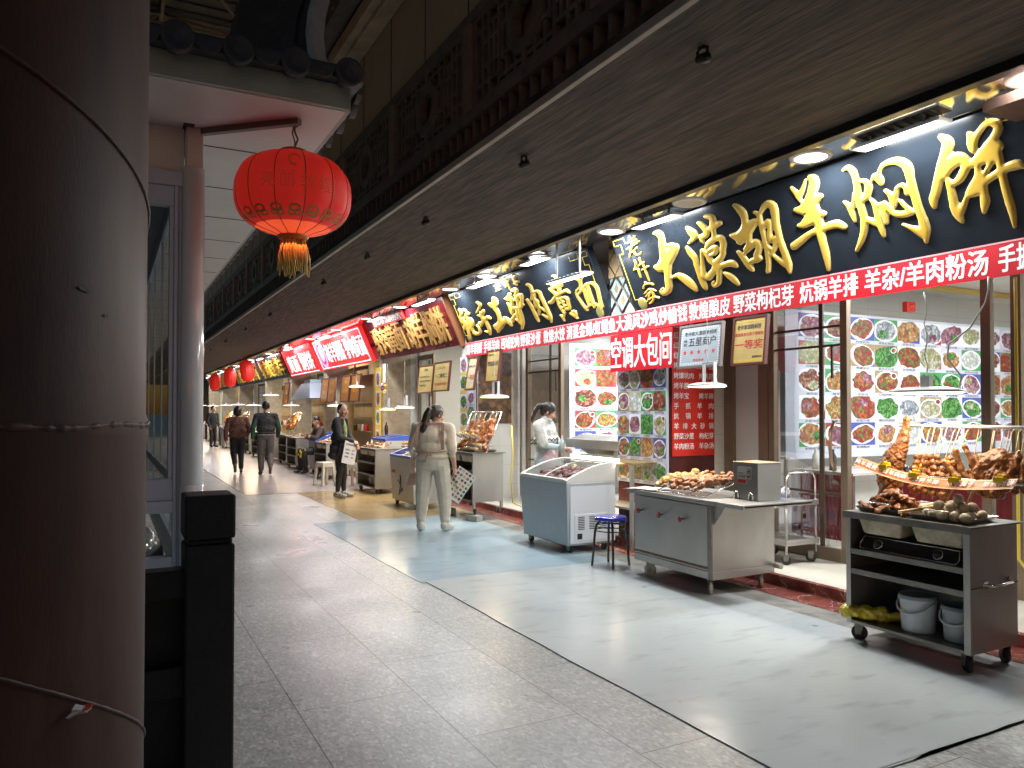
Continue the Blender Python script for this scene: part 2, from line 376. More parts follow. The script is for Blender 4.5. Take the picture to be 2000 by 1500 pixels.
M_MIRR = mat('brushed_ceiling_mirror', (0.62, 0.56, 0.48), 0.10, metal=0.95, bump=0.10, bs=2.5, var=0.1, vs=1.5)
mb = MB(); mb.box(4.43, 5.62, Y0, Y1, 3.40, 3.46); A('mirror_ceiling', mb, M_MIRR)
M_BEIGE = mat('beige_panel', (0.36, 0.28, 0.195), 0.55, var=0.10, vs=1.2)
M_JOINT = mat('joint_shadow_gap', (0.05, 0.04, 0.03), 0.8)
mb = MB(); mb.box(2.46, 2.60, Y0, Y1, 4.50, 5.52)
A('upper_wall', mb, M_BEIGE)
mb = MB()
for i in range(60):
    y = -2 + i*0.92; mb.box(2.455, 2.462, y, y+.014, 4.57, 5.40)
A('wall_joint', mb, M_JOINT)
M_MOULD = mat('stained_moulding', (0.46, 0.36, 0.235), 0.5, var=0.3, vs=4)
mb = MB(); mb.box(2.30, 2.46, Y0, Y1, 5.40, 5.46); mb.box(2.22, 2.46, Y0, Y1, 5.46, 5.62); A('cornice', mb, M_MOULD, bevel=.01)
M_WOOD = mat('dark_brown_wood', (0.115, 0.088, 0.070), 0.55, var=0.3, vs=6)
M_REDB = mat('brown_louvre_board', (0.22, 0.11, 0.07), 0.6, var=0.35, vs=3)
mb = MB(); mb.box(2.05, 2.3, Y0, Y1, 5.66, 5.86); mb.box(2.28, 2.34, Y0, Y1, 5.62, 5.66)
for i in range(90):
    y = -1+i*.55; mb.box(2.02, 2.05, y, y+.10, 5.70, 5.84)
A('eave_board', mb, M_WOOD)
# back boards and slat band of the fascia
mb = MB(); mb.box(2.53, 2.56, Y0, Y1, 3.47, 4.52)
A('louvre_backing', mb, M_REDB)
mb = MB(); mb.box(2.44, 2.52, Y0, Y1, 3.47, 3.53); mb.box(2.43, 2.52, Y0, Y1, 3.72, 3.80); mb.box(2.43, 2.52, Y0, Y1, 4.48, 4.56)
for i in range(430):
    y = Y0 + i*.15; mb.box(2.455, 2.505, y, y+.035, 3.53, 3.72)
A('fascia_rail', mb, M_WOOD)
# one lattice panel, copied along the fascia
def lattice():
    W, H = 1.60, .68; mb = MB(); t = .030; d0, d1 = -.035, .025
    def bar(y0, y1, z0, z1): mb.box(d0, d1, y0, y1, z0, z1)
    bar(0, .05, 0, H); bar(W-.05, W, 0, H); bar(.05, W-.05, 0, .04); bar(.05, W-.05, H-.04, H)
    for y in (.14, .24, .40, 1.17, 1.33, 1.43): mb.box(d0+.004, d1-.004, y, y+t, .04, H-.04)
    for y0, y1, z in ((.05,.40,.12),(.05,.40,.53),(1.2,1.55,.12),(1.2,1.55,.53),(.17,.40,.24),(.17,.40,.42),(1.2,1.43,.24),(1.2,1.43,.42),(.43,1.17,.07),(.43,1.17,.57)):
        mb.box(d0+.008, d1-.008, y0, y1, z, z+t)
    for y, z0, z1 in ((.52,.04,.20),(.65,.04,.16),(.92,.04,.16),(1.05,.04,.20),(.52,.46,.64),(.65,.52,.64),(.92,.52,.64),(1.05,.46,.64),(.32,.12,.55),(1.25,.12,.55),(.46,.2,.46),(1.11,.2,.46)):
        mb.box(d0+.006, d1-.006, y, y+t, z0, z1)
    for y0, y1, z in ((.43,.60,.22),(.43,.60,.44),(.97,1.17,.22),(.97,1.17,.44)): mb.box(d0+.010, d1-.010, y0, y1, z, z+t)
    def octa(r, rr):
        n = 8
        for k in range(n):
            a0, a1 = math.pi/8+k*math.pi/4, math.pi/8+(k+1)*math.pi/4
            p = lambda r_, a, x: (x, .80+r_*math.cos(a), .34+r_*.95*math.sin(a))
            mb.hexa([p(rr, a0, d0-.01), p(r, a0, d0-.01), p(r, a1, d0-.01), p(rr, a1, d0-.01)], [p(rr, a0, d1), p(r, a0, d1), p(r, a1, d1), p(rr, a1, d1)])
    octa(.25, .15)
    mb.box(d0-.004, d1-.012, .775, .825, .04, .13); mb.box(d0-.004, d1-.012, .775, .825, .55, .64)
    return mb.mesh('lattice_panel', [M_WOOD])
_lm = lattice(); LW = 1.77
_mm = MB().box(-.06, .04, -.055, .055, 0, .68).mesh('mullion', [mat('mid_brown_post', (0.19, 0.125, 0.09), .5, var=.2)])
for i in range(-2, 32):
    y = 5.33 + (i-2)*LW
    put('lattice_panel', _lm, arc, (.055, y+.085, 3.80)); put('mullion', _mm, arc, (.06, y, 3.80))

# walls between and inside the shops (the unit pitch is about 4.6 m)
M_TILE = None
def white_tile():
    m = bpy.data.materials.new('white_wall_tile'); m.use_nodes = True; nt = m.node_tree; b = nt.nodes['Principled BSDF']; N = nt.nodes.new; L = nt.links.new
    g = N('ShaderNodeNewGeometry'); mp = N('ShaderNodeMapping'); L(g.outputs['Position'], mp.inputs[0])
    sp = N('ShaderNodeSeparateXYZ'); L(mp.outputs[0], sp.inputs[0])
    ad = N('ShaderNodeMath'); ad.operation = 'ADD'; L(sp.outputs[0], ad.inputs[0]); L(sp.outputs[1], ad.inputs[1])
    cb = N('ShaderNodeCombineXYZ'); L(ad.outputs[0], cb.inputs[0]); L(sp.outputs[2], cb.inputs[1])
    br = N('ShaderNodeTexBrick'); br.offset = 0; br.inputs['Scale'].default_value = 1; br.inputs['Brick Width'].default_value = .62; br.inputs['Row Height'].default_value = .31; br.inputs['Mortar Size'].default_value = .002
    br.inputs['Color1'].default_value = (.62, .60, .56, 1); br.inputs['Color2'].default_value = (.60, .58, .54, 1); br.inputs['Mortar'].default_value = (.40, .38, .35, 1)
    L(cb.outputs[0], br.inputs['Vector']); L(br.outputs['Color'], b.inputs['Base Color']); b.inputs['Roughness'].default_value = .22
    return m
M_TILE = white_tile()
M_MAROON = mat('maroon_stone', (0.075, 0.016, 0.014), 0.2, var=0.3, vs=5)
M_BRZ = mat('bronze_frame', (0.20, 0.150, 0.105), 0.38, metal=0.35, var=0.12, vs=3)
M_GLASS = bpy.data.materials.new('clear_glass'); M_GLASS.use_nodes = True
def _glass():
    nt = M_GLASS.node_tree; nt.nodes.remove(nt.nodes['Principled BSDF']); N = nt.nodes.new; L = nt.links.new; out = nt.nodes['Material Output']
    t = N('ShaderNodeBsdfTransparent'); t.inputs[0].default_value = (.88, .91, .90, 1); g = N('ShaderNodeBsdfGlossy'); g.inputs['Roughness'].default_value = .02
    fr = N('ShaderNodeFresnel'); fr.inputs[0].default_value = 1.5; m = N('ShaderNodeMixShader'); fm = N('ShaderNodeMath'); fm.operation = 'MULTIPLY'; fm.inputs[1].default_value = .55; L(fr.outputs[0], fm.inputs[0]); L(fm.outputs[0], m.inputs[0]); L(t.outputs[0], m.inputs[1]); L(g.outputs[0], m.inputs[2]); L(m.outputs[0], out.inputs[0])
_glass()
M_WALLG = mat('pale_grey_wall', (0.52, 0.53, 0.52), 0.5, var=0.05, vs=1)
M_CEILW = mat('white_ceiling_panel', (0.62, 0.61, 0.57), 0.35, var=0.05, vs=1)
M_GOLDW = mat('gold_steel_panel', (0.42, 0.26, 0.10), 0.28, metal=0.7, var=0.25, vs=2, bump=.1, bs=3)
PIL = [-2.3 , 1.75, 6.35, 11.1, 15.85, 20.75, 25.1, 29.6, 36.2, 42, 48, 54]
for i, y in enumerate(PIL):
    d = .92 if i == 2 else .62 if i < 4 else .30
    mb = MB(); mb.box(5.25, 5.87, y, y+d, .09, 3.39); A('pillar', mb, M_MAROON if i < 3 else M_TILE if i == 3 else mat('bronze_pillar', (.34, .27, .19), .35, var=.2), bevel=.006)
    mb = MB(); mb.box(5.87, 6.02, y, y+d, .09, 3.30); mb.box(6.10, 12.5, y+.05, y+d-.05, .09, 3.30)
    A('partition_wall', mb, (M_TILE if i < 4 else [M_WALLG, M_GOLDW, mat('pale_green_wall', (.46, .52, .40), .5), mat('cream_wall', (.56, .50, .38), .5)][i % 4]))
mb = MB(); mb.box(12.5, 12.7, Y0, Y1, .09, 3.3); A('back_wall', mb, M_WALLG)
mb = MB(); mb.box(5.62, 12.5, Y0, Y1, 3.05, 3.12); A('shop_ceiling', mb, M_CEILW)
mb = MB(); mb.box(5.62, 5.70, Y0, Y1, 2.72, 3.40); A('lintel', mb, M_WALLG)

def slider(y0, y1, mull=True, leaf=None, handle=None, x=6.05):
    """bronze framed glass front between y0 and y1"""
    d = bpy.data.objects.new('glass_door', None); COL.objects.link(d); d.parent = arc; d.location = (x-2.42, y0, .09); W = y1-y0
    mb = MB(); t = .075
    mb.box(-.03, .03, 0, t, 0, 2.62); mb.box(-.03, .03, W-t, W, 0, 2.62); mb.box(-.03, .03, t, W-t, 2.52, 2.62); mb.box(-.03, .03, t, W-t, 0, .12)
    mb.build('door_frame', M_BRZ, d, bevel=.004)
    g = MB(); g.quad((0, t, .12), (0, W-t, .12), (0, W-t, 2.52), (0, t, 2.52)); g.build('glass_pane', M_GLASS, d)
    if mull:
        mb = MB()
        for z in (2.02, 2.20, .62): mb.box(-.008, .008, t, W-t, z, z+.022)
        mb.box(-.008, .008, t+.10, t+.12, 1.72, 2.02); mb.box(-.009, .009, W*.3, W*.3+.045, .12, 2.5)
        mb.build('glazing_bar', mat('dark_bronze', (.09, .065, .045), .4, metal=.3), d)
    if handle is not None:
        mb = MB(); pts = [(-.03, handle, .85), (-.075, handle, .93), (-.09, handle, 1.08), (-.075, handle, 1.23), (-.03, handle, 1.31)]
        mb.tube(pts, .017, 8); mb.build('handle', mat('brushed_bronze', (.5, .36, .24), .3, metal=.8), d)
    return d
slider(4.77, 5.72, handle=.14); mb = MB(); mb.box(6.02, 6.09, 5.73, 5.86, .09, 2.72); mb.box(6.0, 6.09, 6.20, 6.34, .09, 2.72); A('door_jamb', mb, M_BRZ, bevel=.004)
mb = MB(); mb.box(6.04, 6.07, 5.86, 6.20, .09, 2.72); A('jamb_panel', mb, M_WALLG)
slider(3.25, 3.55, mull=False)
slider(9.80, 10.9, handle=None)
slider(14.9, 15.8); slider(19.4, 20.7, mull=False); slider(23.6, 25.0); slider(33.5, 36.1)
# brown boarding over the right end of the nearest sign
mb = MB(); mb.box(4.56, 4.95, 1.2, 2.66, 3.27, 3.33); A('boxed_duct', mb, mat('brown_duct', (.16, .09, .065), .6, var=.1))
# blue diamond window between the first two signs
dw = bpy.data.objects.new('lattice_window', None); COL.objects.link(dw); dw.parent = arc; dw.location = (5.20-2.42, 6.84, 2.62)
mb = MB(); mb.box(.0, .03, 0, .52, 0, .78); mb.build('pane', mat('pale_blue_pane', (.30, .42, .46), .35, var=.1), dw)
mb = MB()
for s in (1, -1):
    for k in range(-2, 4):
        a = Vector((-.012, .0, k*.3)); b = Vector((-.012, .52, k*.3+.60))
        if s < 0: a.z, b.z = b.z, a.z
        pts = []
        for q in range(21):
            p = a.lerp(b, q/20)
            if 0 <= p.z <= .78: pts.append(p)
        if len(pts) > 1: mb.tube([pts[0], pts[-1]], .016 if s > 0 else .0155, 4)
mb.build('lattice', mat('dark_bronze', (.09, .065, .045), .4), dw)
mb = MB()
for (y, z) in ((.13, .30), (.13, .60), (.39, .30), (.39, .60), (.26, .45), (.26, .15)):
    mb.add([(-.005, y-.045, z), (-.005, y, z-.065), (-.005, y+.045, z), (-.005, y, z+.065)], [(0, 3, 2, 1)])
mb.build('ornament', mat('gold_brown_ornament', (.22, .15, .07), .5, var=.5, vs=60), dw)
mb = MB(); mb.box(5.18, 5.25, 6.80, 7.36, 3.05, 3.395); A('timber_panel', mb, mat('pale_timber', (.38, .26, .14), .5, var=.15, vs=5))

# ---------------------------------------------------------------- round steel column, close on the left
def column_mat():
    m = mat('brown_painted_steel', (0.066, 0.027, 0.019), 0.62, var=0.42, vs=3, bump=.05, bs=160, rvar=.12, stretch=(1.6, 1.6, .35), spec=.35)
    return m
M_COLM = column_mat()
M_CHIP = mat('pale_paint_chip', (.17, .13, .105), .7)
colm = thing('steel_column', 'thick brown painted steel pipe column with weld seams', 'column', (-.335, 1.62, 0))
RC = .40
mb = MB(); mb.lathe([(RC, 0), (RC, 1.435), (RC+.003, 1.462), (RC+.003, 1.482), (RC-.001, 1.495), (RC, 6.4)], 160); mb.build('column_shaft', M_COLM, colm)
def seam(pts_f, n, r, jit, seed):
    rr = random.Random(seed); pts = []; rad = []
    for i in range(n):
        pts.append(pts_f(i/(n-1))); rad.append(r*rr.uniform(1-jit, 1+jit))
    return MB().tube(pts, rad, 6)
M_WELD = mat('rough_weld_bead', (0.085, 0.042, 0.033), .55, var=.4, vs=40)
seam(lambda t: (RC*math.cos(t*6.283), RC*math.sin(t*6.283), 1.476+.002*math.sin(t*70)), 420, .0055, .4, 1).build('weld_seam', M_WELD, colm)
# spiral seam: drops .86 m per turn, going round to the right
def spiral(z_at_edge, k):
    return lambda t: (RC*math.cos(-2.6+t*3.2), RC*math.sin(-2.6+t*3.2), z_at_edge + (2.6-t*3.2)*k)
for ze, nm in ((1.865, .137), (.885, .235)):
    seam(spiral(ze, nm), 160, .0034, .2, 5).build('weld_seam', M_WELD, colm)
mb = MB(); r2 = random.Random(4)
for (az, z, w_, h_) in ((-.72, 1.69, .018, .004), (-.60, 1.655, .007, .003), (-.74, .885, .03, .012), (-.68, .87, .022, .01)):
    vs = []
    for k in range(9):
        a = 2*math.pi*k/9; q = r2.uniform(.5, 1.1); an = az + w_*q*math.cos(a)/RC; vs.append(((RC+.0012)*math.cos(an), (RC+.0012)*math.sin(an), z+h_*q*math.sin(a)-.4*w_*math.cos(a)*.4))
    mb.add(vs, [tuple(range(9))])
mb.build('paint_chip', M_CHIP, colm)
d_ = ray(150, 1386); o_ = Vector((.335, -1.62, 0)); A_ = d_.x**2+d_.y**2; B_ = o_.x*d_.x+o_.y*d_.y; t_ = (-B_-math.sqrt(B_*B_-A_*(o_.x**2+o_.y**2-(RC+.004)**2)))/A_
p_ = o_+Vector((0, 0, 1.5))+d_*t_; n2 = Vector((p_.x, p_.y, 0)).normalized(); s2 = Vector((-n2.y, n2.x, 0)); r2 = random.Random(9)
for nm, off, m_, sz in (('paper_scrap', 0, mat('torn_white_paper', (.50, .47, .45), .7), .020), ('tape_scrap', .010, mat('torn_red_tape', (.45, .05, .03), .5), .013)):
    mb = MB(); ring = []
    for k in range(11):
        a = 6.283*k/11; q = sz*r2.uniform(.55, 1.25); ring.append(p_+s2*(q*math.cos(a)*1.3+off)+Vector((0, 0, q*.45*math.sin(a)))+n2*(r2.uniform(.001, .010)+off*.3))
    mb.add([p_+n2*(.012+off*.3)+s2*off]+ring, [(0, 1+k, 1+(k+1) % 11) for k in range(11)]); mb.build(nm, m_, colm)

# ---------------------------------------------------------------- black stone balustrade
M_BLK = mat('black_painted_stone', (0.011, 0.0115, 0.013), 0.5, var=.3, vs=14, bump=.35, bs=60)
bal = thing('balustrade', 'black painted stone balustrade with a square newel post and fretwork panel', 'balustrade', (.34, 3.15, 0))
mb = MB(); mb.box(-.085, .09, -.1, .09, 0, 1.0); mb.box(-.078, .083, -.093, .083, 1.0, 1.02); mb.box(-.087, .092, -.102, .092, 1.02, 1.185)
mb.build('newel_post', M_BLK, bal, bevel=.012)
mb = MB(); mb.box(-2.2, -.07, -.05, .05, .80, .905); mb.build('top_rail', M_BLK, bal, bevel=.006)
mb = MB()
for x in (-.30, -.72, -1.14): mb.box(x-.09, x, -.02, .04, .0, .72)
mb.box(-2.2, -.07, -.019, .039, .42, .54); mb.box(-2.2, -.07, -.019, .039, .0, .12)
mb.build('fretwork_panel', M_BLK, bal, bevel=.008)
mb = MB(); mb.box(-2.2, -.07, .06, .085, 0, .80); mb.build('back_panel', M_BLK, bal)

# ---------------------------------------------------------------- the kiosk with the tiled eave
M_ALU = mat('grey_aluminium', (0.44, 0.47, 0.56), .35, metal=.15, var=.06, vs=3)
M_WHT = mat('white_enamel', (0.74, 0.75, 0.76), .16, var=.05, vs=2, coat=.6)
M_WPAN = mat('white_soffit_panel', (0.60, 0.57, 0.54), .4, var=.06, vs=1.5)
M_TILEK = mat('dark_roof_tile', (0.045, 0.044, 0.046), .55, var=.3, vs=10)
kio = thing('kiosk', 'white glazed kiosk with tiled upturned eave beside the walkway', 'kiosk', (.40, 4.95, 0))
def K(name, mb, m, parent=None, **k):
    if parent is None: return mb.build(name, m, kio, world=True, **k)
    return mb.build(name, m, parent, **k)
mb = MB(); mb.tube([(.445, 4.95, .3), (.445, 4.95, 2.96)], .064, 28); mb.tube([(.445, 4.95, .3), (.445, 4.95, 1.06)], .068, 28, cap=True); K('corner_post', mb, M_WHT)
mb = MB(); mb.box(.40, .495, 4.90, 5.0, 2.96, 3.2); K('post_head', mb, M_WPAN, bevel=.006)
mb = MB(); mb.box(-3, .39, 4.95, 5.05, 2.93, 3.2); K('wall_panel', mb, M_WPAN)
mb = MB(); mb.box(-3, .42, 4.95, 5.05, 0, .58); K('base_wall', mb, M_BLK)
win = bpy.data.objects.new('window', None); COL.objects.link(win); win.parent = kio; win.location = (0, 0, 0)
fb = MB()
def fr(x0, x1, z0, z1, y0=-.02, y1=.06): fb.box(x0-.40, x1-.40, y0, y1, z0, z1)
fr(.362, .385, .58, 2.92, .0, .06); fr(.340, .362, .58, 2.92); fr(-3, .385, 2.84, 2.93, -.025, .065); fr(-3, .340, .90, .97, -.03, .06); fr(-3, .340, .58, .64); fr(.314, .340, 1.10, 2.72, -.012, .05); fr(-3, .340, 2.72, 2.84, -.014, .05); fr(-3, .340, .97, 1.10, -.016, .05)
fb.build('window_frame', M_ALU, win, bevel=.005)
gb = MB(); gb.quad((-3.4, .01, 1.10), (-.086, .01, 1.10), (-.086, .01, 2.72), (-3.4, .01, 2.72)); gb.quad((-3.4, .012, .64), (-.06, .012, .64), (-.06, .012, .90), (-3.4, .012, .90)); gb.build('window_pane', M_GLASS, win)
# far side wall of the kiosk: glazing posts seen through the front pane
mb = MB()
for i in range(14):
    y = 5.6+i*1.1; mb.box(.372, .384, y, y+.05, .6, 2.9)
mb.box(.36, .40, 5.06, 21, .5, .7); mb.box(.36, .40, 5.06, 21, 2.85, 3.15); mb.box(.365, .388, 5.06, 21, 1.02, 1.09)
K('side_frame', mb, M_ALU)
gb = MB(); gb.quad((.378, 5.06, .7), (.378, 21, .7), (.378, 21, 2.85), (.378, 5.06, 2.85)); K('side_pane', gb, M_GLASS)
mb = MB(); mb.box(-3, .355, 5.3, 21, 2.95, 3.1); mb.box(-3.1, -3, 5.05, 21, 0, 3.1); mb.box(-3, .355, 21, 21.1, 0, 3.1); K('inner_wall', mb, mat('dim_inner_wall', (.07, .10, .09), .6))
mb = MB(); mb.ball((.12, 5.32, .60), .20, n=16); K('glass_cover', mb, mat('dusty_clear_cover', (.20, .21, .20), .08, coat=1))
# eave: soffit, fascia, round end tiles, hip
EX, EY, EZ = 1.18, 4.25, 3.20
mb = MB(); mb.box(-3.2, EX, EY, 60, EZ, EZ+.10); K('eave_soffit', mb, M_WPAN)
mb = MB()
for i in range(40):
    y = EY+.95+i*.95; mb.box(.36, EX-.02, y, y+.012, EZ-.003, EZ+.001)
mb.box(.38, .44, EY+.6, 60, EZ-.005, EZ+.001)
K('soffit_joint', mb, M_JOINT)
d = Vector((1, -1, 0)).normalized(); n_ = Vector((1, 1, 0)).normalized()
mb = MB(); a = Vector((.42, 4.98, 0)); b = Vector((.97, 4.47, 0))
mb.hexa([(a-n_*.02).to_tuple()[:2]+(3.165,), (b-n_*.02).to_tuple()[:2]+(3.165,), (b+n_*.02).to_tuple()[:2]+(3.165,), (a+n_*.02).to_tuple()[:2]+(3.165,)], [(a-n_*.02).to_tuple()[:2]+(3.199,), (b-n_*.02).to_tuple()[:2]+(3.199,), (b+n_*.02).to_tuple()[:2]+(3.199,), (a+n_*.02).to_tuple()[:2]+(3.199,)])
K('hip_beam', mb, mat('dusty_brown_channel', (.16, .12, .10), .5))
mb = MB(); mb.box(-3.2, EX+.02, EY-.03, EY, EZ+.004, EZ+.14); mb.box(EX, EX+.03, EY, 60, EZ+.004, EZ+.14); K('fascia_board', mb, mat('grey_white_fascia', (.34, .35, .31), .5, var=.15, vs=4), bevel=.004)
rt = MB().box(-3.25, EX+.08, EY-.10, EY+.25, EZ+.142, EZ+.20); rt.box(EX-.2, EX+.08, EY+.251, 60, EZ+.142, EZ+.20)
roof = K('roof', rt, M_TILEK, bevel=.01)
def roof_poly(): # sloping roof planes rising from both eaves to the hip
    m = MB(); hi = 4.25
    m.hexa([(-3.25, EY-.05, EZ+.2), (EX+.02, EY-.05, EZ+.2), (-.3, 5.9, EZ+.2), (-3.25, 5.9, EZ+.2)], [(-3.25, EY-.05, EZ+.24), (EX+.02, EY-.05, EZ+.24), (-.3, 5.9, hi), (-3.25, 5.9, hi)])
    m.hexa([(EX+.02, EY, EZ+.2), (EX+.02, 60, EZ+.2), (-.3, 60, EZ+.2), (-.3, 5.92, EZ+.2)], [(EX+.02, EY, EZ+.24), (EX+.02, 60, EZ+.24), (-.3, 60, hi), (-.3, 5.92, hi)])
    return m
m = roof_poly(); m.v = [kio.matrix_basis.inverted() @ v for v in m.v]; m.build('roof_slope', M_TILEK, kio)
# end tiles: roll with a round medallion, drip plates between
def end_tile():
    m = MB(); m.tube([(0, -.02, 0), (0, .30, .02)], .055, 16)
    rot = Matrix.Rotation(math.pi/2, 3, 'X')
    m.lathe([(0, .012), (.018, .010), (.030, .008), (.037, .018), (.052, .012), (.062, .022), (.078, .018), (.078, -.02)], 24, o=(0, -.02, 0), M=rot)
    return m.mesh('end_tile', [M_TILEK])
def drip_tile():
    m = MB(); pr = [(-.075, .03), (-.06, -.005), (-.03, -.028), (0, -.036), (.03, -.028), (.06, -.005), (.075, .03)]
    m.hexa([(x, -.03, z) for x, z in pr], [(x, .0, z) for x, z in pr])
    for x in (-.03, -.012, .006, .024): m.box(x, x+.009, -.035, -.03, -.012, .022)
    return m.mesh('drip_tile', [M_TILEK])
_et, _dt = end_tile(), drip_tile()
for i in range(14):
    x = EX-.02 - i*.29
    put('end_tile', _et, kio, (x-.40, EY-.12-4.95, EZ+.165)); 
    if i < 13: put('drip_tile', _dt, kio, (x-.145-.40, EY-.11-4.95, EZ+.155))
for i in range(1, 36):
    y = EY + i*.29
    put('end_tile', _et, kio, (EX+.10-.40, y-4.95, EZ+.165), (0, 0, math.pi/2))
    put('drip_tile', _dt, kio, (EX+.09-.40, y-.145-4.95, EZ+.155), (0, 0, math.pi/2))
# white upturned hip ridge
mb = MB(); path = [(1.10, 4.34, 3.42), (1.085, 4.42, 3.50), (1.08, 4.52, 3.62), (1.10, 4.66, 3.80), (1.15, 4.82, 4.02), (1.24, 5.0, 4.30), (1.36, 5.15, 4.62)]
for (p, q, w0, w1) in zip(path, path[1:], (.045, .055, .06, .062, .062, .062), (.055, .06, .062, .062, .062, .062)):
    p, q = Vector(p), Vector(q); sd = Vector((.8, .6, 0)); up = (q-p).cross(sd).normalized()*.022
    mb.hexa([p-sd*w0-up, p+sd*w0-up, p+sd*w0+up, p-sd*w0+up], [q-sd*w1-up, q+sd*w1-up, q+sd*w1+up, q-sd*w1+up])
K('hip_ridge', mb, mat('weathered_white_ridge', (.42, .42, .39), .5, var=.2, vs=6))
mb = MB(); pr = [Vector(p) for p in path]
back = [Vector((p.x-.10-.42*(i/6), p.y+.05+.12*i, p.z-.02)) for i, p in enumerate(pr)]; base = [Vector((b.x-.25, b.y+.2, 3.42)) for b in back]
for i in range(6):
    mb.add([pr[i], pr[i+1], back[i+1], back[i]], [(0, 1, 2, 3)]); mb.add([back[i], back[i+1], base[i+1], base[i]], [(0, 1, 2, 3)])
    o_ = Vector((-.05, .05, 0)); mb.add([pr[i]+o_*2, pr[i+1]+o_*2, base[i+1], base[i]], [(3, 2, 1, 0)])
K('hip_side', mb, M_TILEK)

# ---------------------------------------------------------------- steel canopy (space frame) over the walkway
can = thing('steel_canopy', 'brown steel space frame canopy under a corrugated metal deck', 'canopy', (0, 10, 6.0))
M_TUBE = mat('tan_painted_tube', (.36, .25, .15), .5, var=.12); 
M_DECK = mat('brown_corrugated_deck', (.22, .155, .095), .6, var=.2, vs=2)
mb = MB()
for i in range(72):
    y = 4 + i*.25; mb.box(-5.5, 2.2, y-10, y-10+.13, .72, .76); mb.box(-5.5, 2.2, y-10+.13, y-10+.25, .75, .79)
mb.build('roof_deck', M_DECK, can)
gx = [-4.6, -2.5, -.45, 1.6]; gy = [-3.6, -1.9, -.1, 1.7, 3.5, 5.3]
def C(name, mb): return mb.build(name, M_TUBE, can)
for i, x in enumerate(gx):
    C('chord', MB().tube([(x, gy[0], .1), (x, gy[-1], .1)], .032, 8))
    for j, y in enumerate(gy):
        C('frame_node', MB().ball((x, y, .1), .075, n=10))
        for sx, sy in ((1, 1), (1, -1), (-1, 1), (-1, -1)):
            if -5.5 < x+sx*1.03 < 2.2: C('strut', MB().tube([(x, y, .1), (x+sx*1.0, y+sy*.9, .66)], .022, 6))
for y in gy: C('chord', MB().tube([(gx[0], y, .1), (2.2, y, .1)], .032, 8))
for y in gy[:-1]: C('purlin', MB().tube([(gx[0], y+.9, .66), (2.2, y+.9, .66)], .03, 8))
for x in (-3.5, -1.5, .57): C('purlin', MB().tube([(x, gy[0], .66), (x, gy[-1], .66)], .03, 8))
# ---------------------------------------------------------------- shop signs with hand-brushed raised letters
SR = Vector((0, -1, 0)); SU = Vector((-.35, 0, .79)).normalized(); SN = SR.cross(SU)
SB = Vector((5.20, 0, 2.60)); SH = Vector((.35, 0, .79)).length
def sloc(u, v):                            # pixel -> coordinates on the tilted sign plane (s along the front, t up)
    q = PP(u, v, SB, SN) - SB; return q.dot(SR), q.dot(SU)
def hull(pts):
    pts = sorted(set((round(x, 5), round(y, 5)) for x, y in pts))
    def half(ps):
        h = []
        for p in ps:
            while len(h) > 1 and (h[-1][0]-h[-2][0])*(p[1]-h[-2][1])-(h[-1][1]-h[-2][1])*(p[0]-h[-2][0]) <= 0: h.pop()
            h.append(p)
        return h
    a, b = half(pts), half(pts[::-1]); return a[:-1]+b[:-1]
def catmull(st, k=4):
    out = []
    for i in range(len(st)-1):
        p0, p1, p2, p3 = st[max(i-1, 0)], st[i], st[i+1], st[min(i+2, len(st)-1)]
        for j in range(k):
            t = j/k
            out.append(tuple(.5*((2*p1[d]) + (-p0[d]+p2[d])*t + (2*p0[d]-5*p1[d]+4*p2[d]-p3[d])*t*t + (-p0[d]+3*p1[d]-3*p2[d]+p3[d])*t**3) for d in range(3)))
    out.append(st[-1]); return out
def brush(mb, strokes, ox, oy, sc, h0, h1, grow=1.0):
    for st in strokes:
        pts = catmull(st)
        for layer, (kw, z0, z1) in enumerate(((1.08, .0, h0), (.74, .0, h1))):
            for a, b in zip(pts, pts[1:]):
                cir = []
                for (x, y, w_) in (a, b):
                    r = max(4, w_*.5*kw*grow)
                    cir += [(ox+(x+r*math.cos(q*math.pi/5))*sc, oy+(y+r*math.sin(q*math.pi/5))*sc) for q in range(10)]
                loc = hull([sloc(*c) for c in cir])
                if len(loc) < 3: continue
                mb.hexa([(s, t, -.012) for s, t in loc], [(s, t, z1) for s, t in loc], 0)
def letters(groups, voxel, h0, h1, mats, grow=1.10):
    mb = MB()
    for strokes, ox, oy, sc in groups: brush(mb, strokes, ox, oy, sc, h0, h1, grow)
    me = remesh(mb, voxel, 2, mats=[mats[0]], keepmat=False)
    me.materials.append(mats[1])
    for p in me.polygons:
        p.material_index = 0 if p.center.z > h1-.005 else 1
    return me
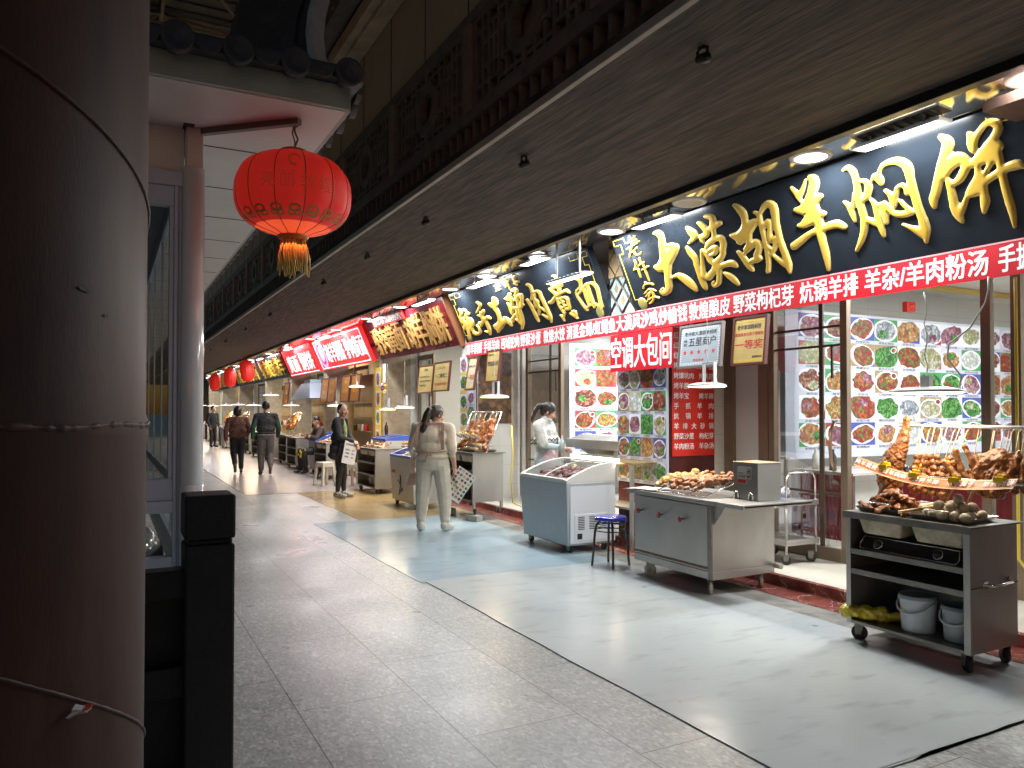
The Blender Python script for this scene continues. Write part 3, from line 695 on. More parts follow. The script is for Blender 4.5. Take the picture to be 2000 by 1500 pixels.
C_BING = ([[(235,290,60),(300,330,110),(330,380,140),(290,500,110),(250,640,110),(210,820,110),(180,960,110),(150,1060,100),(165,1150,50)],
 [(310,640,60),(400,560,110),(480,540,110),(540,580,110),(550,640,110),(520,720,100),(470,810,90),(400,860,60),(330,810,40)],[(270,760,110),(350,660,100),(450,590,100)],
 [(330,850,60),(370,960,90),(395,1080,100),(420,1180,110),(470,1270,90),(510,1330,40)],[(470,1240,90),(520,1130,70),(560,1020,50)],
 [(580,250,50),(620,310,110),(620,400,110),(640,460,70)],[(640,330,90),(700,240,70),(770,150,70),(840,110,80),(920,140,110),(940,200,100),(880,310,90),(850,380,130),(760,480,110),(680,570,90),(620,630,80)],
 [(860,400,150),(930,370,90),(970,400,80)],[(960,400,70),(900,480,130),(800,540,120),(690,610,90)],[(690,680,60),(690,780,80),(640,900,110),(590,980,90)],[(700,700,60),(760,820,90),(700,930,130),(590,1000,70)],[(740,850,100),(770,980,90),(780,1080,110),(770,1210,50)],
 [(940,500,90),(970,640,90),(990,750,90),(1020,880,95),(1060,1030,100),(1110,1200,90),(1145,1390,40)],[(760,850,90),(880,770,90),(1000,690,90),(1100,650,110),(1180,630,110),(1240,650,70)],[(760,770,40),(830,650,60),(890,540,60)]], 1800, 220, .16)
C_MEN = ([[(70,700,30),(130,750,60),(190,860,80),(235,990,40)],[(190,790,70),(210,700,40),(215,580,35)],[(60,240,40),(130,200,70),(200,250,90),(240,350,90),(265,500,90),(280,640,100),(320,780,100),(355,900,100),(370,1020,100),(360,1150,95),(320,1280,80),(255,1420,40)],
 [(310,400,40),(380,400,60),(430,470,100),(420,560,100),(390,640,90),(340,680,60)],[(400,950,50),(480,990,80),(560,1030,80)],[(480,680,50),(530,760,80),(560,880,90),(590,1010,90),(630,1120,80),(660,1210,40)],[(600,730,40),(640,790,80),(670,880,90),(705,1020,40)],
 [(480,400,30),(520,330,80),(590,370,110),(620,440,60)],[(570,310,60),(600,230,50),(650,160,70),(760,120,90),(860,110,110),(960,150,130),(1010,220,140),(1030,320,120),(1070,470,110),(1110,620,115),(1150,760,115),(1200,900,115),(1240,1010,130),(1260,1120,140),(1280,1290,50)],[(930,1030,30),(1050,1080,60),(1160,1130,110),(1240,1180,110)],
 [(680,540,50),(740,590,70),(790,660,110),(820,770,40)],[(800,660,100),(840,560,70),(850,500,60),(920,460,60),(980,500,70),(1000,570,90)],[(660,710,50),(720,780,70),(790,860,80),(880,890,90),(980,880,90),(1070,860,70)],[(900,690,50),(960,760,60),(1050,830,60)]], 1640, 300, 190/1425)
C_YANG = ([[(125,195,40),(190,270,70),(260,390,50)],[(230,330,80),(290,220,60),(330,80,30)],[(390,40,60),(450,80,130),(450,180,140),(400,320,120),(350,430,110),(270,520,110),(180,520,50)],[(300,540,110),(420,440,130),(530,330,90),(570,330,40)],
 [(450,440,110),(430,560,130),(380,650,130),(290,740,80),(230,750,50)],[(300,760,60),(430,660,140),(540,590,110),(610,580,60)],[(470,480,110),(510,640,130),(540,800,120),(570,950,110),(620,1130,100),(650,1270,80),(670,1395,50)],[(165,1050,110),(270,970,100),(400,870,80),(560,800,90),(700,750,100),(800,730,110),(900,770,80)]], 1530, 340, 130/975)
C_HU = ([[(140,190,60),(220,250,110),(300,350,130),(330,450,110),(340,560,130),(300,680,150),(200,760,150),(80,740,50)],[(250,840,150),(360,700,160),(450,560,160),(520,500,120)],[(410,650,90),(410,780,90),(390,900,60),(320,1000,30)],[(210,1040,50),(290,1130,90),(370,1240,100),(440,1330,100),(490,1390,40)],
 [(340,1060,60),(430,960,100),(520,870,110),(590,910,110),(590,1010,110),(550,1110,110),(600,1160,90)],[(460,1210,90),(560,1190,100),(640,1170,50)],[(510,320,50),(590,370,80),(620,500,80),(660,650,90),(700,820,90),(740,980,90),(760,1130,90),(770,1280,80),(760,1400,80)],
 [(620,330,60),(690,210,100),(770,160,110),(850,220,140),(880,350,130),(900,500,110),(930,640,110),(970,800,100),(1020,960,110),(1080,1120,120),(1130,1280,120),(1165,1430,40)],[(860,1110,40),(960,1190,80),(1070,1270,110)],[(690,590,60),(740,500,90),(790,500,80),(790,620,80),(790,760,80),(810,860,50)],
 [(820,830,60),(880,790,80),(900,880,80),(880,980,80),(830,1090,60)],[(770,930,30),(840,1020,40)]], 1420, 380, 140/1312)
C_DA = ([[(120,310,50),(190,310,100),(240,380,100),(260,520,110),(300,700,150),(330,850,160),(350,1000,110),(365,1150,110),(370,1270,110),(300,1340,90),(240,1310,50),(270,1250,20)],[(140,890,60),(230,900,150),(320,800,200),(400,680,180),(460,580,160),(500,550,90)],[(320,520,30),(420,510,70)],[(430,1075,40),(530,1040,80),(640,1100,120),(740,1180,120),(820,1260,80),(855,1300,40)]], 1265, 420, 190/1676)
C_MO = ([[(680,210,40),(750,280,110),(810,340,120),(800,400,80),(720,480,40)],[(680,550,40),(740,640,90),(820,740,90),(850,860,80),(890,990,80),(930,1090,90),(980,1200,90),(1020,1270,50)],[(930,590,25),(945,750,50),(960,900,60),(990,1050,70)],[(880,130,50),(950,180,90),(1020,260,100),(1000,350,90),(930,380,80),(970,470,40)],
 [(1000,20,60),(1100,30,100),(1130,110,100),(1120,200,80),(1150,330,60),(1120,430,60)],[(1090,230,90),(1180,170,100),(1250,140,80)],[(1020,560,60),(1080,470,100),(1180,400,90),(1270,400,100),(1310,490,100),(1300,600,90),(1290,700,90),(1200,790,90),(1130,830,40)],[(1060,620,60),(1140,560,70),(1190,560,70),(1170,650,70),(1100,680,40)],
 [(960,600,40),(1040,690,80),(1090,780,90),(1140,840,50)],[(1060,1070,110),(1130,980,100),(1230,900,110),(1340,850,90),(1460,830,110),(1540,880,60)],[(1130,900,30),(1230,800,60)],[(1230,900,90),(1240,1040,80),(1230,1160,80),(1170,1220,50),(1130,1180,40),(1150,1130,20)],[(1330,990,40),(1420,1050,90),(1500,1120,90),(1570,1190,50)]], 1265, 420, 190/1676)
C_LXJ = ([[(370,170,40),(410,240,40),(400,330,45),(380,460,30)],[(340,350,40),(430,290,45),(510,240,45)],[(360,250,35),(480,210,35)],[(450,160,35),(440,260,35),(400,330,35)],[(410,400,25),(480,330,40)],[(440,370,35),(470,430,35),(530,420,35),(540,390,20)],
 [(450,510,30),(470,560,40),(460,620,35)],[(440,650,35),(500,640,35),(520,700,40),(545,760,25)],[(520,480,35),(540,540,40)],[(510,590,35),(580,540,40)],[(560,650,35),(650,600,40)],[(570,550,35),(600,640,35),(640,740,35),(670,810,20)],
 [(600,830,30),(630,850,30)],[(580,920,35),(600,870,35),(680,850,40),(720,870,40)],[(600,1000,30),(650,940,35),(690,930,30)],[(620,1040,30),(680,980,40),(650,1090,30)],[(690,950,40),(730,1020,45),(720,1100,45),(680,1140,40)],[(640,1110,30),(720,1040,30)],[(740,1040,35),(810,1060,35)],[(700,930,30),(760,960,30)]], 1180, 440, 140/1050)
C2_HM = ([[(530,110,40),(610,130,60),(650,200,60)],[(455,265,40),(510,350,60),(560,430,70)],[(560,440,90),(660,370,110),(740,320,110),(780,380,50)],[(440,440,40),(530,510,90),(630,600,100)],[(700,440,110),(720,560,90),(680,630,70)],[(440,800,60),(510,800,110),(580,690,80),(660,610,80),(780,550,80),(890,500,90),(980,560,50)],
 [(660,700,50),(690,830,70),(750,950,70),(820,1060,50)],[(720,700,60),(840,670,70),(920,720,80),(950,830,80),(980,960,70),(940,990,60)],[(760,720,60),(830,860,60),(880,960,60)],[(730,830,40),(830,780,50)],[(780,940,40),(900,880,40)],[(850,1010,50),(930,960,50)],[(740,1130,40),(800,1180,70),(850,1290,30)],[(830,1170,50),(860,1070,40)],[(990,1080,40),(1080,1130,90),(1190,1220,40)],[(1040,1030,50),(1110,1040,70),(1160,1140,60)],
 [(1160,200,50),(1240,250,80),(1270,330,70),(1240,430,60),(1180,470,50),(1150,540,40),(1180,640,50),(1260,760,60),(1340,880,70),(1420,970,80),(1450,1010,50)],[(1300,180,30),(1260,280,50)],[(1230,570,60),(1320,450,80),(1390,350,90),(1480,310,80),(1580,310,90),(1660,380,90),(1710,480,90),(1740,620,90),(1770,760,90),(1790,880,90),(1810,980,40)],
 [(1350,460,60),(1390,600,70),(1440,740,70),(1480,850,60)],[(1440,360,80),(1490,500,70),(1530,640,80),(1580,780,80),(1610,900,50)],[(1400,480,40),(1480,640,50),(1540,760,60)],[(1450,930,60),(1540,870,70),(1600,860,70),(1630,940,40)],[(1640,830,50),(1740,900,70)],
 [(40,540,70),(110,510,70),(190,550,90),(230,650,90),(290,770,90),(350,900,90),(420,1060,100),(480,1200,90),(505,1320,40)],[(260,1110,30),(340,1160,60),(430,1220,90)],[(100,740,60),(140,800,90),(110,940,50)],[(60,600,60),(60,720,60),(90,900,50)],[(160,860,60),(190,1000,70),(185,1130,40)],[(190,940,50),(260,960,60),(350,1040,40)]], 1040, 530, .075)
C2_LEFT = ([[(1500,270,60),(1560,300,60),(1600,390,60),(1610,480,50),(1590,580,50)],[(1500,580,40),(1570,690,60),(1640,820,70),(1700,950,70),(1750,1040,40)],
 [(1050,560,50),(1110,570,100),(1130,490,90)],[(1130,520,90),(1170,580,80),(1190,680,60),(1200,780,60)],[(1095,660,40),(1140,740,60),(1180,830,90),(1200,890,50)],[(1190,790,60),(1250,750,50),(1290,830,70),(1310,930,70),(1340,1030,70),(1370,1090,40)],[(1270,990,30),(1340,1040,60)],[(1190,990,70),(1230,940,70),(1260,890,50)],[(1220,1050,40),(1200,980,60)],
 [(1180,400,50),(1240,390,110),(1280,420,80),(1240,500,40)],[(1240,600,60),(1300,520,90),(1370,500,90),(1390,580,70),(1390,680,70),(1430,700,40)],[(1370,740,80),(1330,700,70)],[(1290,580,70),(1320,700,70),(1350,820,70),(1390,950,80),(1410,1080,80),(1400,1190,50)],
 [(700,670,40),(780,710,120),(830,640,140),(790,560,70)],[(850,680,110),(830,760,90),(880,840,80),(920,950,80),(930,1040,90)],[(820,1130,60),(900,1160,170),(960,1080,160),(1050,1030,110),(1120,1050,100),(1180,1130,50)],[(1020,950,30),(1080,990,60)],[(905,1265,40),(910,1180,130)],
 [(450,640,40),(510,690,70),(510,740,60),(450,860,40)],[(470,910,30),(530,920,80),(570,850,90),(580,820,60)],[(530,860,60),(560,960,70),(590,1000,80)],[(500,1080,60),(560,1070,80),(620,990,80),(680,960,80),(730,990,50)],[(540,1140,50),(560,1080,70)],[(630,1010,50),(670,1110,70),(710,1200,70),(735,1320,40)],[(630,1250,30),(700,1270,50)],
 [(75,790,40),(120,870,70),(110,960,70),(140,1060,60)],[(150,990,60),(190,1080,70),(200,1200,60)],[(160,790,40),(210,830,50)],[(200,960,50),(240,890,80),(280,890,60)],[(240,950,60),(280,1060,70),(310,1150,70),(315,1240,30)],[(220,1050,50),(260,1200,60),(290,1310,60),(320,1400,30)],[(310,980,50),(360,1060,60),(380,1130,40)],[(330,1100,70),(360,1210,50),(400,1290,60),(460,1310,70),(520,1270,60),(500,1190,40),(450,1120,25)],[(170,1160,40),(330,1060,40)],
 [(860,250,30),(860,410,25)],[(820,310,30),(910,260,30)],[(880,330,30),(900,390,35),(945,370,25)],[(830,290,20),(920,320,30)],[(1000,130,30),(1020,180,40)],[(1000,240,40),(1070,320,30)],[(1040,160,60),(1060,240,60)],[(1070,230,40),(1120,190,30)],[(1090,220,35),(1150,370,25)],[(1190,120,40),(1260,90,50)],[(1200,60,25),(1230,90,25)],[(1220,140,50),(1250,210,60),(1290,280,35)],[(1240,250,40),(1300,200,40),(1330,220,30)]], 890, 530, 160/1714)
M_GOLD = mat('gold_letter', (0.66, 0.41, 0.055), 0.34, metal=0.12, var=.10, vs=3)
M_GEDGE = mat('pale_gold_edge', (0.80, 0.62, 0.22), 0.3, metal=.2)
M_SIGNB = mat('black_sign_lacquer', (0.014, 0.019, 0.026), 0.22, var=.1)
M_SIGNR = mat('dark_red_sign_lacquer', (0.13, 0.007, 0.014), 0.25, var=.15)
M_RED = mat('banner_red', (0.47, 0.006, 0.014), 0.42, var=.06, vs=2)
M_WHITE = mat('white_print', (0.82, 0.82, 0.82), 0.5)
M_YEL = mat('yellow_print', (0.80, 0.55, 0.05), 0.5)
M_INK = mat('black_ink', (0.02, 0.02, 0.025), 0.5)
M_REDINK = mat('red_ink', (0.55, 0.02, 0.02), 0.5)
def sgn_M(y):       # local sign frame (s right, t up, n outwards) with origin at the lower left corner
    o = SB + Vector((0, y, 0)); M = Matrix.Identity(4)
    for i, a in enumerate((SR, SU, SN)): M.col[i][:3] = a
    M.translation = o; return M
def sign(name, label, y_left, y_right, mboard, letter_groups=None, cat='shop sign', h=SH):
    t = bpy.data.objects.new(name, None); COL.objects.link(t); tag(t, label, cat, 'signs above the food shops')
    t.matrix_world = sgn_M(y_left); W = y_left-y_right
    mb = MB(); mb.box(0, W, 0, h, -.09, 0); mb.build('board', mboard, t, bevel=.004)
    return t, W
def corner_line(t, W, h, m):   # the key-pattern border line
    mb = MB(); z = .004; q = .007
    def ln(pts):
        for (a, b), (c, d) in zip(pts, pts[1:]): mb.box(min(a, c)-q/2, max(a, c)+q/2, min(b, d)-q/2, max(b, d)+q/2, .0005, z)
    for s in (0, 1):
        X = (lambda x: x) if not s else (lambda x: W-x)
        ln([(X(.16), .05), (X(.16), .14), (X(.06), .14), (X(.06), h-.20), (X(.14), h-.20), (X(.14), h-.10), (X(.03), h-.10), (X(.03), h-.04), (X(.22), h-.04), (X(.22), h-.10), (X(.40), h-.10), (X(.40), h-.05)])
    mb.build('border_line', m, t)
    for s in (0, 1):
        x = .17 if not s else W-.17
        mb = MB(); mb.lathe([(.001, .012), (.055, .012), (.07, .008), (.07, 0)], 20, o=(x, .085, 0)); mb.build('seal', mat('dull_gold_seal', (.26, .22, .07), .45), t)
def put_letters(t, me, y):       # letters were built with origin at Y = 0
    o = put('lettering', me, t); o.location = (y, 0, 0); return o
sg, W = sign('shop_sign', 'nearest black shop sign with huge gold brushed letters and a column of three small ones', 6.86, 2.42, M_SIGNB)
put_letters(sg, letters([C_BING, C_MEN, C_YANG, C_HU, C_DA, C_MO], .0080, .008, .022, [M_GOLD, M_GEDGE]), 6.86); put_letters(sg, letters([C_LXJ], .0040, .006, .014, [M_GOLD, M_GEDGE], .72), 6.86); corner_line(sg, W, SH, M_YEL)
sg, W = sign('shop_sign', 'black shop sign with seven gold brushed letters above the woman in beige', 11.38, 7.34, M_SIGNB)
put_letters(sg, letters([C2_HM, C2_LEFT], .0062, .008, .022, [M_GOLD, M_GEDGE], .95), 11.38); corner_line(sg, W, SH, M_YEL)
def txt(t, body, x, y, w, h, m, z=.002, depth=.0, weight=.012, shear=0, name='lettering'):
    mb = MB(); write(mb, body, (x, y, z), (1, 0, 0), (0, 1, 0), w, h, 0, weight, depth, shear); return mb.build(name, m, t)
M_WOODL = mat('carved_wood_letter', (.46, .25, .075), .4, var=.2, vs=10)
sg, W = sign('shop_sign', 'dark red shop sign with tan carved letters and a small red board on top', 15.85, 11.62, M_SIGNR)
for k, ch in enumerate('驴肉黄面'): txt(sg, ch, .12+k*.46, .10+.02*(k % 2), .44, .58, M_WOODL, depth=.03, weight=.014, shear=-.06)
for k, ch in enumerate('胡羊焖饼'): txt(sg, ch, 2.12+k*.48, .10+.02*(k % 2), .46, .62, M_WOODL, depth=.03, weight=.014, shear=-.06)
mb = MB(); mb.box(.55, 2.35, .70, .93, .02, .05); b_ = mb.build('top_board', mat('bright_red_board', (.42, .02, .015), .4), sg)
txt(sg, '手工羊 工实惠大', .62, .73, 1.6, .17, M_WHITE, z=.053)
mb = MB(); mb.box(W, W+.05, -.02, SH, -.10, .03); mb.build('side_trim', mat('brown_wood_trim', (.20, .075, .03), .4), sg)
M_REDLIT = mat('backlit_red', (.75, .03, .03), .4, emit=.75, ecol=(.9, .015, .02))
M_WLIT = mat('backlit_white', (.9, .9, .9), .4, emit=1.25, ecol=(1, .93, .95))
M_PURP = mat('backlit_violet', (.6, .3, .6), .4, emit=.9, ecol=(.75, .25, .65))
sg, W = sign('shop_sign', 'backlit bright red shop sign with white letters and a round violet emblem', 20.8, 16.45, M_REDLIT)
txt(sg, '胡羊焖饼', .95, .18, 1.65, .5, M_WLIT, z=.006); txt(sg, '驴肉黄面', 2.75, .18, 1.5, .5, M_WLIT, z=.006)
mb = MB(); mb.lathe([(.30, .004), (.40, .004)], 24, o=(.48, .45, 0)); mb.lathe([(.001, .005), (.22, .005)], 20, o=(.48, .45, 0)); mb.build('emblem', M_PURP, sg)
mb = MB()
for a in ((.05, W-.05, .04, .06), (.05, W-.05, .80, .82), (.05, .07, .06, .80), (W-.07, W-.05, .06, .80)): mb.box(a[0], a[1], a[2], a[3], .001, .008)
mb.build('border_line', M_WLIT, sg)
sg, W = sign('shop_sign', 'backlit red shop sign with two blocks of glaring white letters', 24.95, 21.15, M_REDLIT)
txt(sg, '黄面', .35, .12, 1.35, .52, M_WLIT, z=.006, weight=.03); txt(sg, '焖饼', 2.05, .12, 1.45, .52, M_WLIT, z=.006, weight=.03)
mb = MB(); mb.box(.06, W-.06, .03, .05, .001, .008); mb.build('border_line', M_WLIT, sg)
sg, W = sign('shop_sign', 'dark shop sign with dense gold letters beyond the red lit ones', 29.5, 25.1, M_SIGNB)
txt(sg, '驴肉黄面胡羊', .2, .12, 4.0, .62, M_GOLD, depth=.03, weight=.02)
sg, W = sign('shop_sign', 'dark shop sign with thin gold letters behind the row of small lanterns', 36, 29.9, M_SIGNB)
txt(sg, '大漠风味酿皮黄面', .3, .12, 5.4, .62, M_GOLD, depth=.03, weight=.0)
sg, W = sign('shop_sign', 'farthest dark shop sign with gold letters by the kiosk post', 46, 36.6, M_SIGNB)
txt(sg, '驴肉黄面 胡羊焖饼 酿皮', .4, .12, 8.4, .62, M_GOLD, depth=.03, weight=.0)

# ---------------------------------------------------------------- printed banners hanging under the signs
BX = 5.19
def panel(name, label, cat, x, yl, yr, z0, z1, m, group=None, thick=.006):
    t = thing(name, label, cat, (x, yl, z0), FRONT, group)
    MB().box(0, yl-yr, 0, thick, 0, z1-z0).build('cloth' if 'banner' in name else 'board', m, t)
    return t
def ptxt(t, body, x, z, w, h, m, weight=.007, y=-.0015, name='lettering', mb=None):
    own = mb is None; mb = mb or MB()
    write(mb, body, (x, y, z), (1, 0, 0), (0, 0, 1), w, h, 0, weight)
    if own: mb.build(name, m, t)
YB0, YB1 = 11.42, 1.5
bn = panel('banner', 'long red banner with white dish names running under the two black signs', 'banner', BX, YB0, YB1, 2.385, 2.615, M_RED)
mb = MB()
for body, u0, u1 in (('胡羊焖饼',911,942),('手抓羊肉',945,975),('西域驼肉',979,1014),('野菜沙葱',1017,1056),('敦煌水饺',1062,1103),('清蒸金鳟/虹鳟鱼',1107,1202),('大漠风沙鸡',1204,1284),('炒榆钱',1287,1342),('敦煌酿皮',1346,1426),('野菜枸杞芽',1433,1550),('炕锅羊排',1563,1676),('羊杂/羊肉粉汤',1690,1931),('手抓羊肉',1952,2100)):
    a, b = P(u0, 600, X=BX).y, P(u1, 600, X=BX).y
    ptxt(bn, body, YB0-a, .028, a-b, .175, None, .022, mb=mb)
mb.build('lettering', M_WHITE, bn)
mb = MB(); mb.box(0, YB0-YB1, -.003, .0, .218, .2295); mb.build('hem', mat('pink_hem', (.7, .25, .27), .5), bn)
ac = panel('banner', 'square red banner with five big white letters below the long banner', 'banner', 5.14, 7.27, 6.17, 1.95, 2.37, M_RED)
ptxt(ac, '空调大包间', .02, .035, 1.06, .35, M_WHITE, .016)

# ---------------------------------------------------------------- award plaques
M_SILV = mat('silver_plaque', (.40, .45, .50), .35, metal=.3, var=.05)
M_GOLDP = mat('gold_plaque', (.62, .45, .17), .35, metal=.3, var=.12, vs=4)
M_FRM = mat('maroon_frame', (.10, .025, .02), .35)
def plaque(label, x, yl, yr, z0, z1, m, lines, star=False, tilt=.10, rayed=True):
    W, H = yl-yr, z1-z0; t = thing('plaque', label, 'plaque', (x, yl, z0), FRONT, 'award plaques hanging under the signs'); t.rotation_euler = (-tilt, 0, FRONT)
    MB().box(.02, W-.02, 0, .02, .02, H-.02).build('plate', m, t)
    mb = MB(); mb.box(0, W, -.008, .03, 0, .022); mb.box(0, W, -.008, .03, H-.022, H); mb.box(0, .022, -.008, .03, .022, H-.022); mb.box(W-.022, W, -.008, .03, .022, H-.022); mb.build('frame', M_FRM if m is M_GOLDP or not star else mat('silver_brown_frame', (.25, .21, .2), .3, metal=.5), t)
    if rayed:
        mb = MB(); n = 22
        for k in range(n):
            x0 = .04+(W-.08)*k/n
            for za, zb in ((.03, .055), (H-.055, H-.03)): mb.quad((x0, -.001, za), (x0+.007, -.001, za), (x0+.011, -.001, zb), (x0+.004, -.001, zb))
        for k in range(14):
            z0_ = .05+(H-.1)*k/14
            for xa, xb in ((.03, .052), (W-.052, W-.03)): mb.quad((xa, -.001, z0_), (xb, -.001, z0_), (xb, -.001, z0_+.007), (xa, -.001, z0_+.007))
        mb.build('border_print', M_WHITE if star else M_YEL, t)
    for body, a, b, w_, h_, mm in lines: ptxt(t, body, a*W, b*H, w_*W, h_*H, mm, .01)
    if star:
        mb = MB()
        for k in range(5):
            cx, cz, r = (.16+.165*k)*W, .36*H, .047*W
            pts = [(cx+(r if q % 2 == 0 else r*.42)*math.sin(q*math.pi/5), -.0015, cz+(r if q % 2 == 0 else r*.42)*math.cos(q*math.pi/5)) for q in range(10)]
            mb.add(pts, [tuple(range(10))[::-1]])
        mb.build('star_print', M_REDINK, t)
    return t
plaque('silver plaque with five red stars under the long red banner', 5.16, 6.12, 5.50, 1.93, 2.37, M_SILV, [('老许家大漠胡羊焖饼', .13, .74, .74, .10, M_INK), ('五星商户', .24, .50, .62, .20, M_INK), ('美食', .12, .60, .08, .07, M_INK), ('专栏', .12, .51, .08, .07, M_INK), ('敦煌美食', .36, .15, .26, .06, M_REDINK)], star=True)
plaque('gold plaque with three red letters beside the glass door of the nearest shop', 5.16, 5.36, 4.94, 1.92, 2.375, M_GOLDP, [('老许家胡杨焖饼', .13, .73, .70, .10, M_INK), ('敦煌美食大赛干锅排名', .08, .60, .82, .07, M_REDINK), ('一等奖', .10, .33, .80, .19, M_REDINK), ('敦煌餐饮协会', .62, .14, .28, .05, M_INK)])
plaque('gold plaque with large dark letters left of the second glass door', 5.05, 10.42, 9.98, 1.93, 2.42, M_GOLDP, [('敦煌餐饮协会', .1, .82, .4, .06, M_INK), ('敦煌金牌小吃', .10, .50, .8, .16, M_INK), ('二〇二一年', .5, .18, .38, .06, M_INK)])
plaque('pale gold plaque seen edge on beside the brown flowered wall', 5.0, 11.05, 10.72, 1.83, 2.36, mat('pale_plaque', (.62, .52, .36), .35, metal=.2, var=.1), [('一等奖', .10, .30, .80, .16, M_REDINK), ('美食大赛', .12, .68, .7, .07, M_INK)], tilt=.16)
plaque('gold plaque at the right end under the dark red sign', 5.05, 12.55, 11.85, 1.84, 2.36, M_GOLDP, [('二〇二二年', .2, .75, .5, .08, M_INK), ('一二等奖二', .12, .45, .76, .15, M_INK), ('风味美食家', .12, .2, .76, .1, M_REDINK)])
plaque('gold certificate plaque left of the other under the dark red sign', 5.05, 13.3, 12.58, 1.82, 2.34, M_GOLDP, [('荣誉', .4, .78, .22, .08, M_INK), ('敦煌市餐饮协会', .15, .55, .6, .06, M_INK), ('敦煌美食节获奖单位', .15, .4, .7, .06, M_INK), ('特发此证', .15, .25, .4, .06, M_INK)])
M_ORP = mat('orange_brown_plaque', (.42, .16, .03), .35, metal=.2, var=.15)
for k, (yl, lb) in enumerate(((17.65, 'rightmost orange plaque under the red sign with the violet emblem'), (18.5, 'second orange plaque from the right under the red emblem sign'), (19.75, 'third orange plaque from the right under the red emblem sign'), (20.5, 'leftmost orange plaque under the red emblem sign'))):
    plaque(lb, 5.02, yl, yl-.72, 1.72, 2.36, M_ORP, [('荣', .42, .7, .16, .1, M_YEL), ('证书', .25, .35, .5, .14, M_YEL)], rayed=False)
plaque('small orange plaque under the sign with glaring white letters', 5.02, 25.4, 24.7, 1.75, 2.42, M_ORP, [('证', .35, .45, .3, .2, M_WHITE)], rayed=False)

# ---------------------------------------------------------------- printed food menus
FOOD = [food_mat('print_beef', [(.26,.06,.04),(.40,.13,.07),(.14,.03,.02),(.50,.27,.16),(.08,.20,.03)], 34),
 food_mat('print_greens', [(.04,.22,.04),(.10,.36,.06),(.02,.12,.03),(.20,.45,.12)], 40),
 food_mat('print_noodles', [(.55,.30,.08),(.65,.45,.18),(.42,.10,.04),(.20,.34,.07),(.7,.55,.28)], 36),
 food_mat('print_purple_meat', [(.30,.10,.16),(.42,.20,.26),(.22,.07,.12),(.50,.33,.36)], 30),
 food_mat('print_dumplings', [(.72,.74,.70),(.60,.66,.60),(.8,.8,.76)], 26),
 food_mat('print_red_stew', [(.42,.05,.03),(.52,.14,.05),(.30,.04,.03),(.15,.25,.05),(.55,.30,.12)], 32),
 food_mat('print_fish', [(.30,.34,.40),(.50,.54,.58),(.20,.24,.30),(.62,.62,.62)], 24),
 food_mat('print_roast', [(.48,.20,.06),(.56,.30,.10),(.36,.13,.05),(.62,.42,.2)], 26),
 food_mat('print_pale_stew', [(.46,.44,.24),(.58,.54,.36),(.30,.34,.12),(.62,.6,.5)], 30)]
BG = [mat('print_white', (.70,.71,.76), .35), mat('print_green', (.06,.27,.09), .35), mat('print_lilac', (.55,.50,.66), .35), mat('print_red', (.34,.05,.05), .35), mat('print_yellow', (.50,.38,.14), .35), mat('print_wood', (.30,.22,.12), .35, var=.3, vs=20), mat('print_blue', (.06,.08,.32), .35)]
M_SHEET = mat('poster_sheet', (.50,.52,.60), .3)
def dish(parent, x, z, w_, h_, rng, food, bg, plate=True):
    mb = MB(); y = -.0012
    mb.quad((x, y, z), (x+w_, y, z), (x+w_, y, z+h_), (x, y, z+h_), 0)
    if rng.random() < .45:      # a corner of another colour behind the plate
        mb.quad((x+w_*.55, y-.0003, z), (x+w_, y-.0003, z), (x+w_, y-.0003, z+h_*rng.uniform(.3, .9)), (x+w_*rng.uniform(.3, .8), y-.0003, z+h_*.3), 3)
    cx, cz = x+w_*rng.uniform(.46, .54), z+h_*rng.uniform(.44, .52); a, b = w_*rng.uniform(.43, .49), h_*rng.uniform(.38, .47)
    rot = rng.uniform(-.4, .4)
    def ell(k, q, jit, mi):
        n = 22; pts = []
        for i in range(n):
            t = 2*math.pi*i/n; r = k*(1+rng.uniform(-jit, jit)); px, pz = a*r*math.cos(t), b*r*math.sin(t)
            X, Z = cx+px*math.cos(rot)-pz*math.sin(rot)*.5, cz+pz*math.cos(rot)+px*math.sin(rot)*.5
            pts.append((min(max(X, x), x+w_), y-q, min(max(Z, z), z+h_)))
        mb.add(pts, [tuple(range(n))[::-1]], mi)
    if plate: ell(1.16, .0006, 0, 1); ell(1.06, .0009, .02, 4)
    ell(.98 if plate else 1.25, .0012, .14, 2)
    if rng.random() < .6:      # a garnish or side of another kind
        g_ = rng.uniform(0, 6.28); cx += a*.45*math.cos(g_); cz += b*.45*math.sin(g_); a *= .42; b *= .42; k0 = len(mb.m); ell(1, .0015, .2, 5)
    if rng.random() < .2: cx, cz, a, b = x+w_*.82, z+h_*.78, w_*.14, h_*.14; ell(1, .0018, 0, 1); ell(.75, .0021, 0, 6)
    return mb.build('dish_photo', [bg, mat('print_plate', (.74,.75,.78), .35), food, BG[rng.choice([0,1,2,3,6])], mat('print_plate_inner', (.60,.60,.66), .35), FOOD[rng.choice([1, 1, 5, 2, 8, 3])], FOOD[5]], parent)
CAP = ['驴肉黄面','大漠胡羊焖饼','西域驼肉','清蒸虹鳟鱼','手抓羊肉','敦煌水饺','野菜沙葱','爆炒驴板肠','烧椒羊头','大漠风沙鸡','炒榆钱','炕锅羊排','葱爆羊肉','素炒大叶菜','驴肉卷饼','手抓饭','敦煌酿皮','驴肉炒拉面','驴肉合饼','沙葱炒蛋','烤羊肚','烤羊腿','羊杂汤','仁烧驴尾巴','凉拌沙葱','敦煌素三拼']
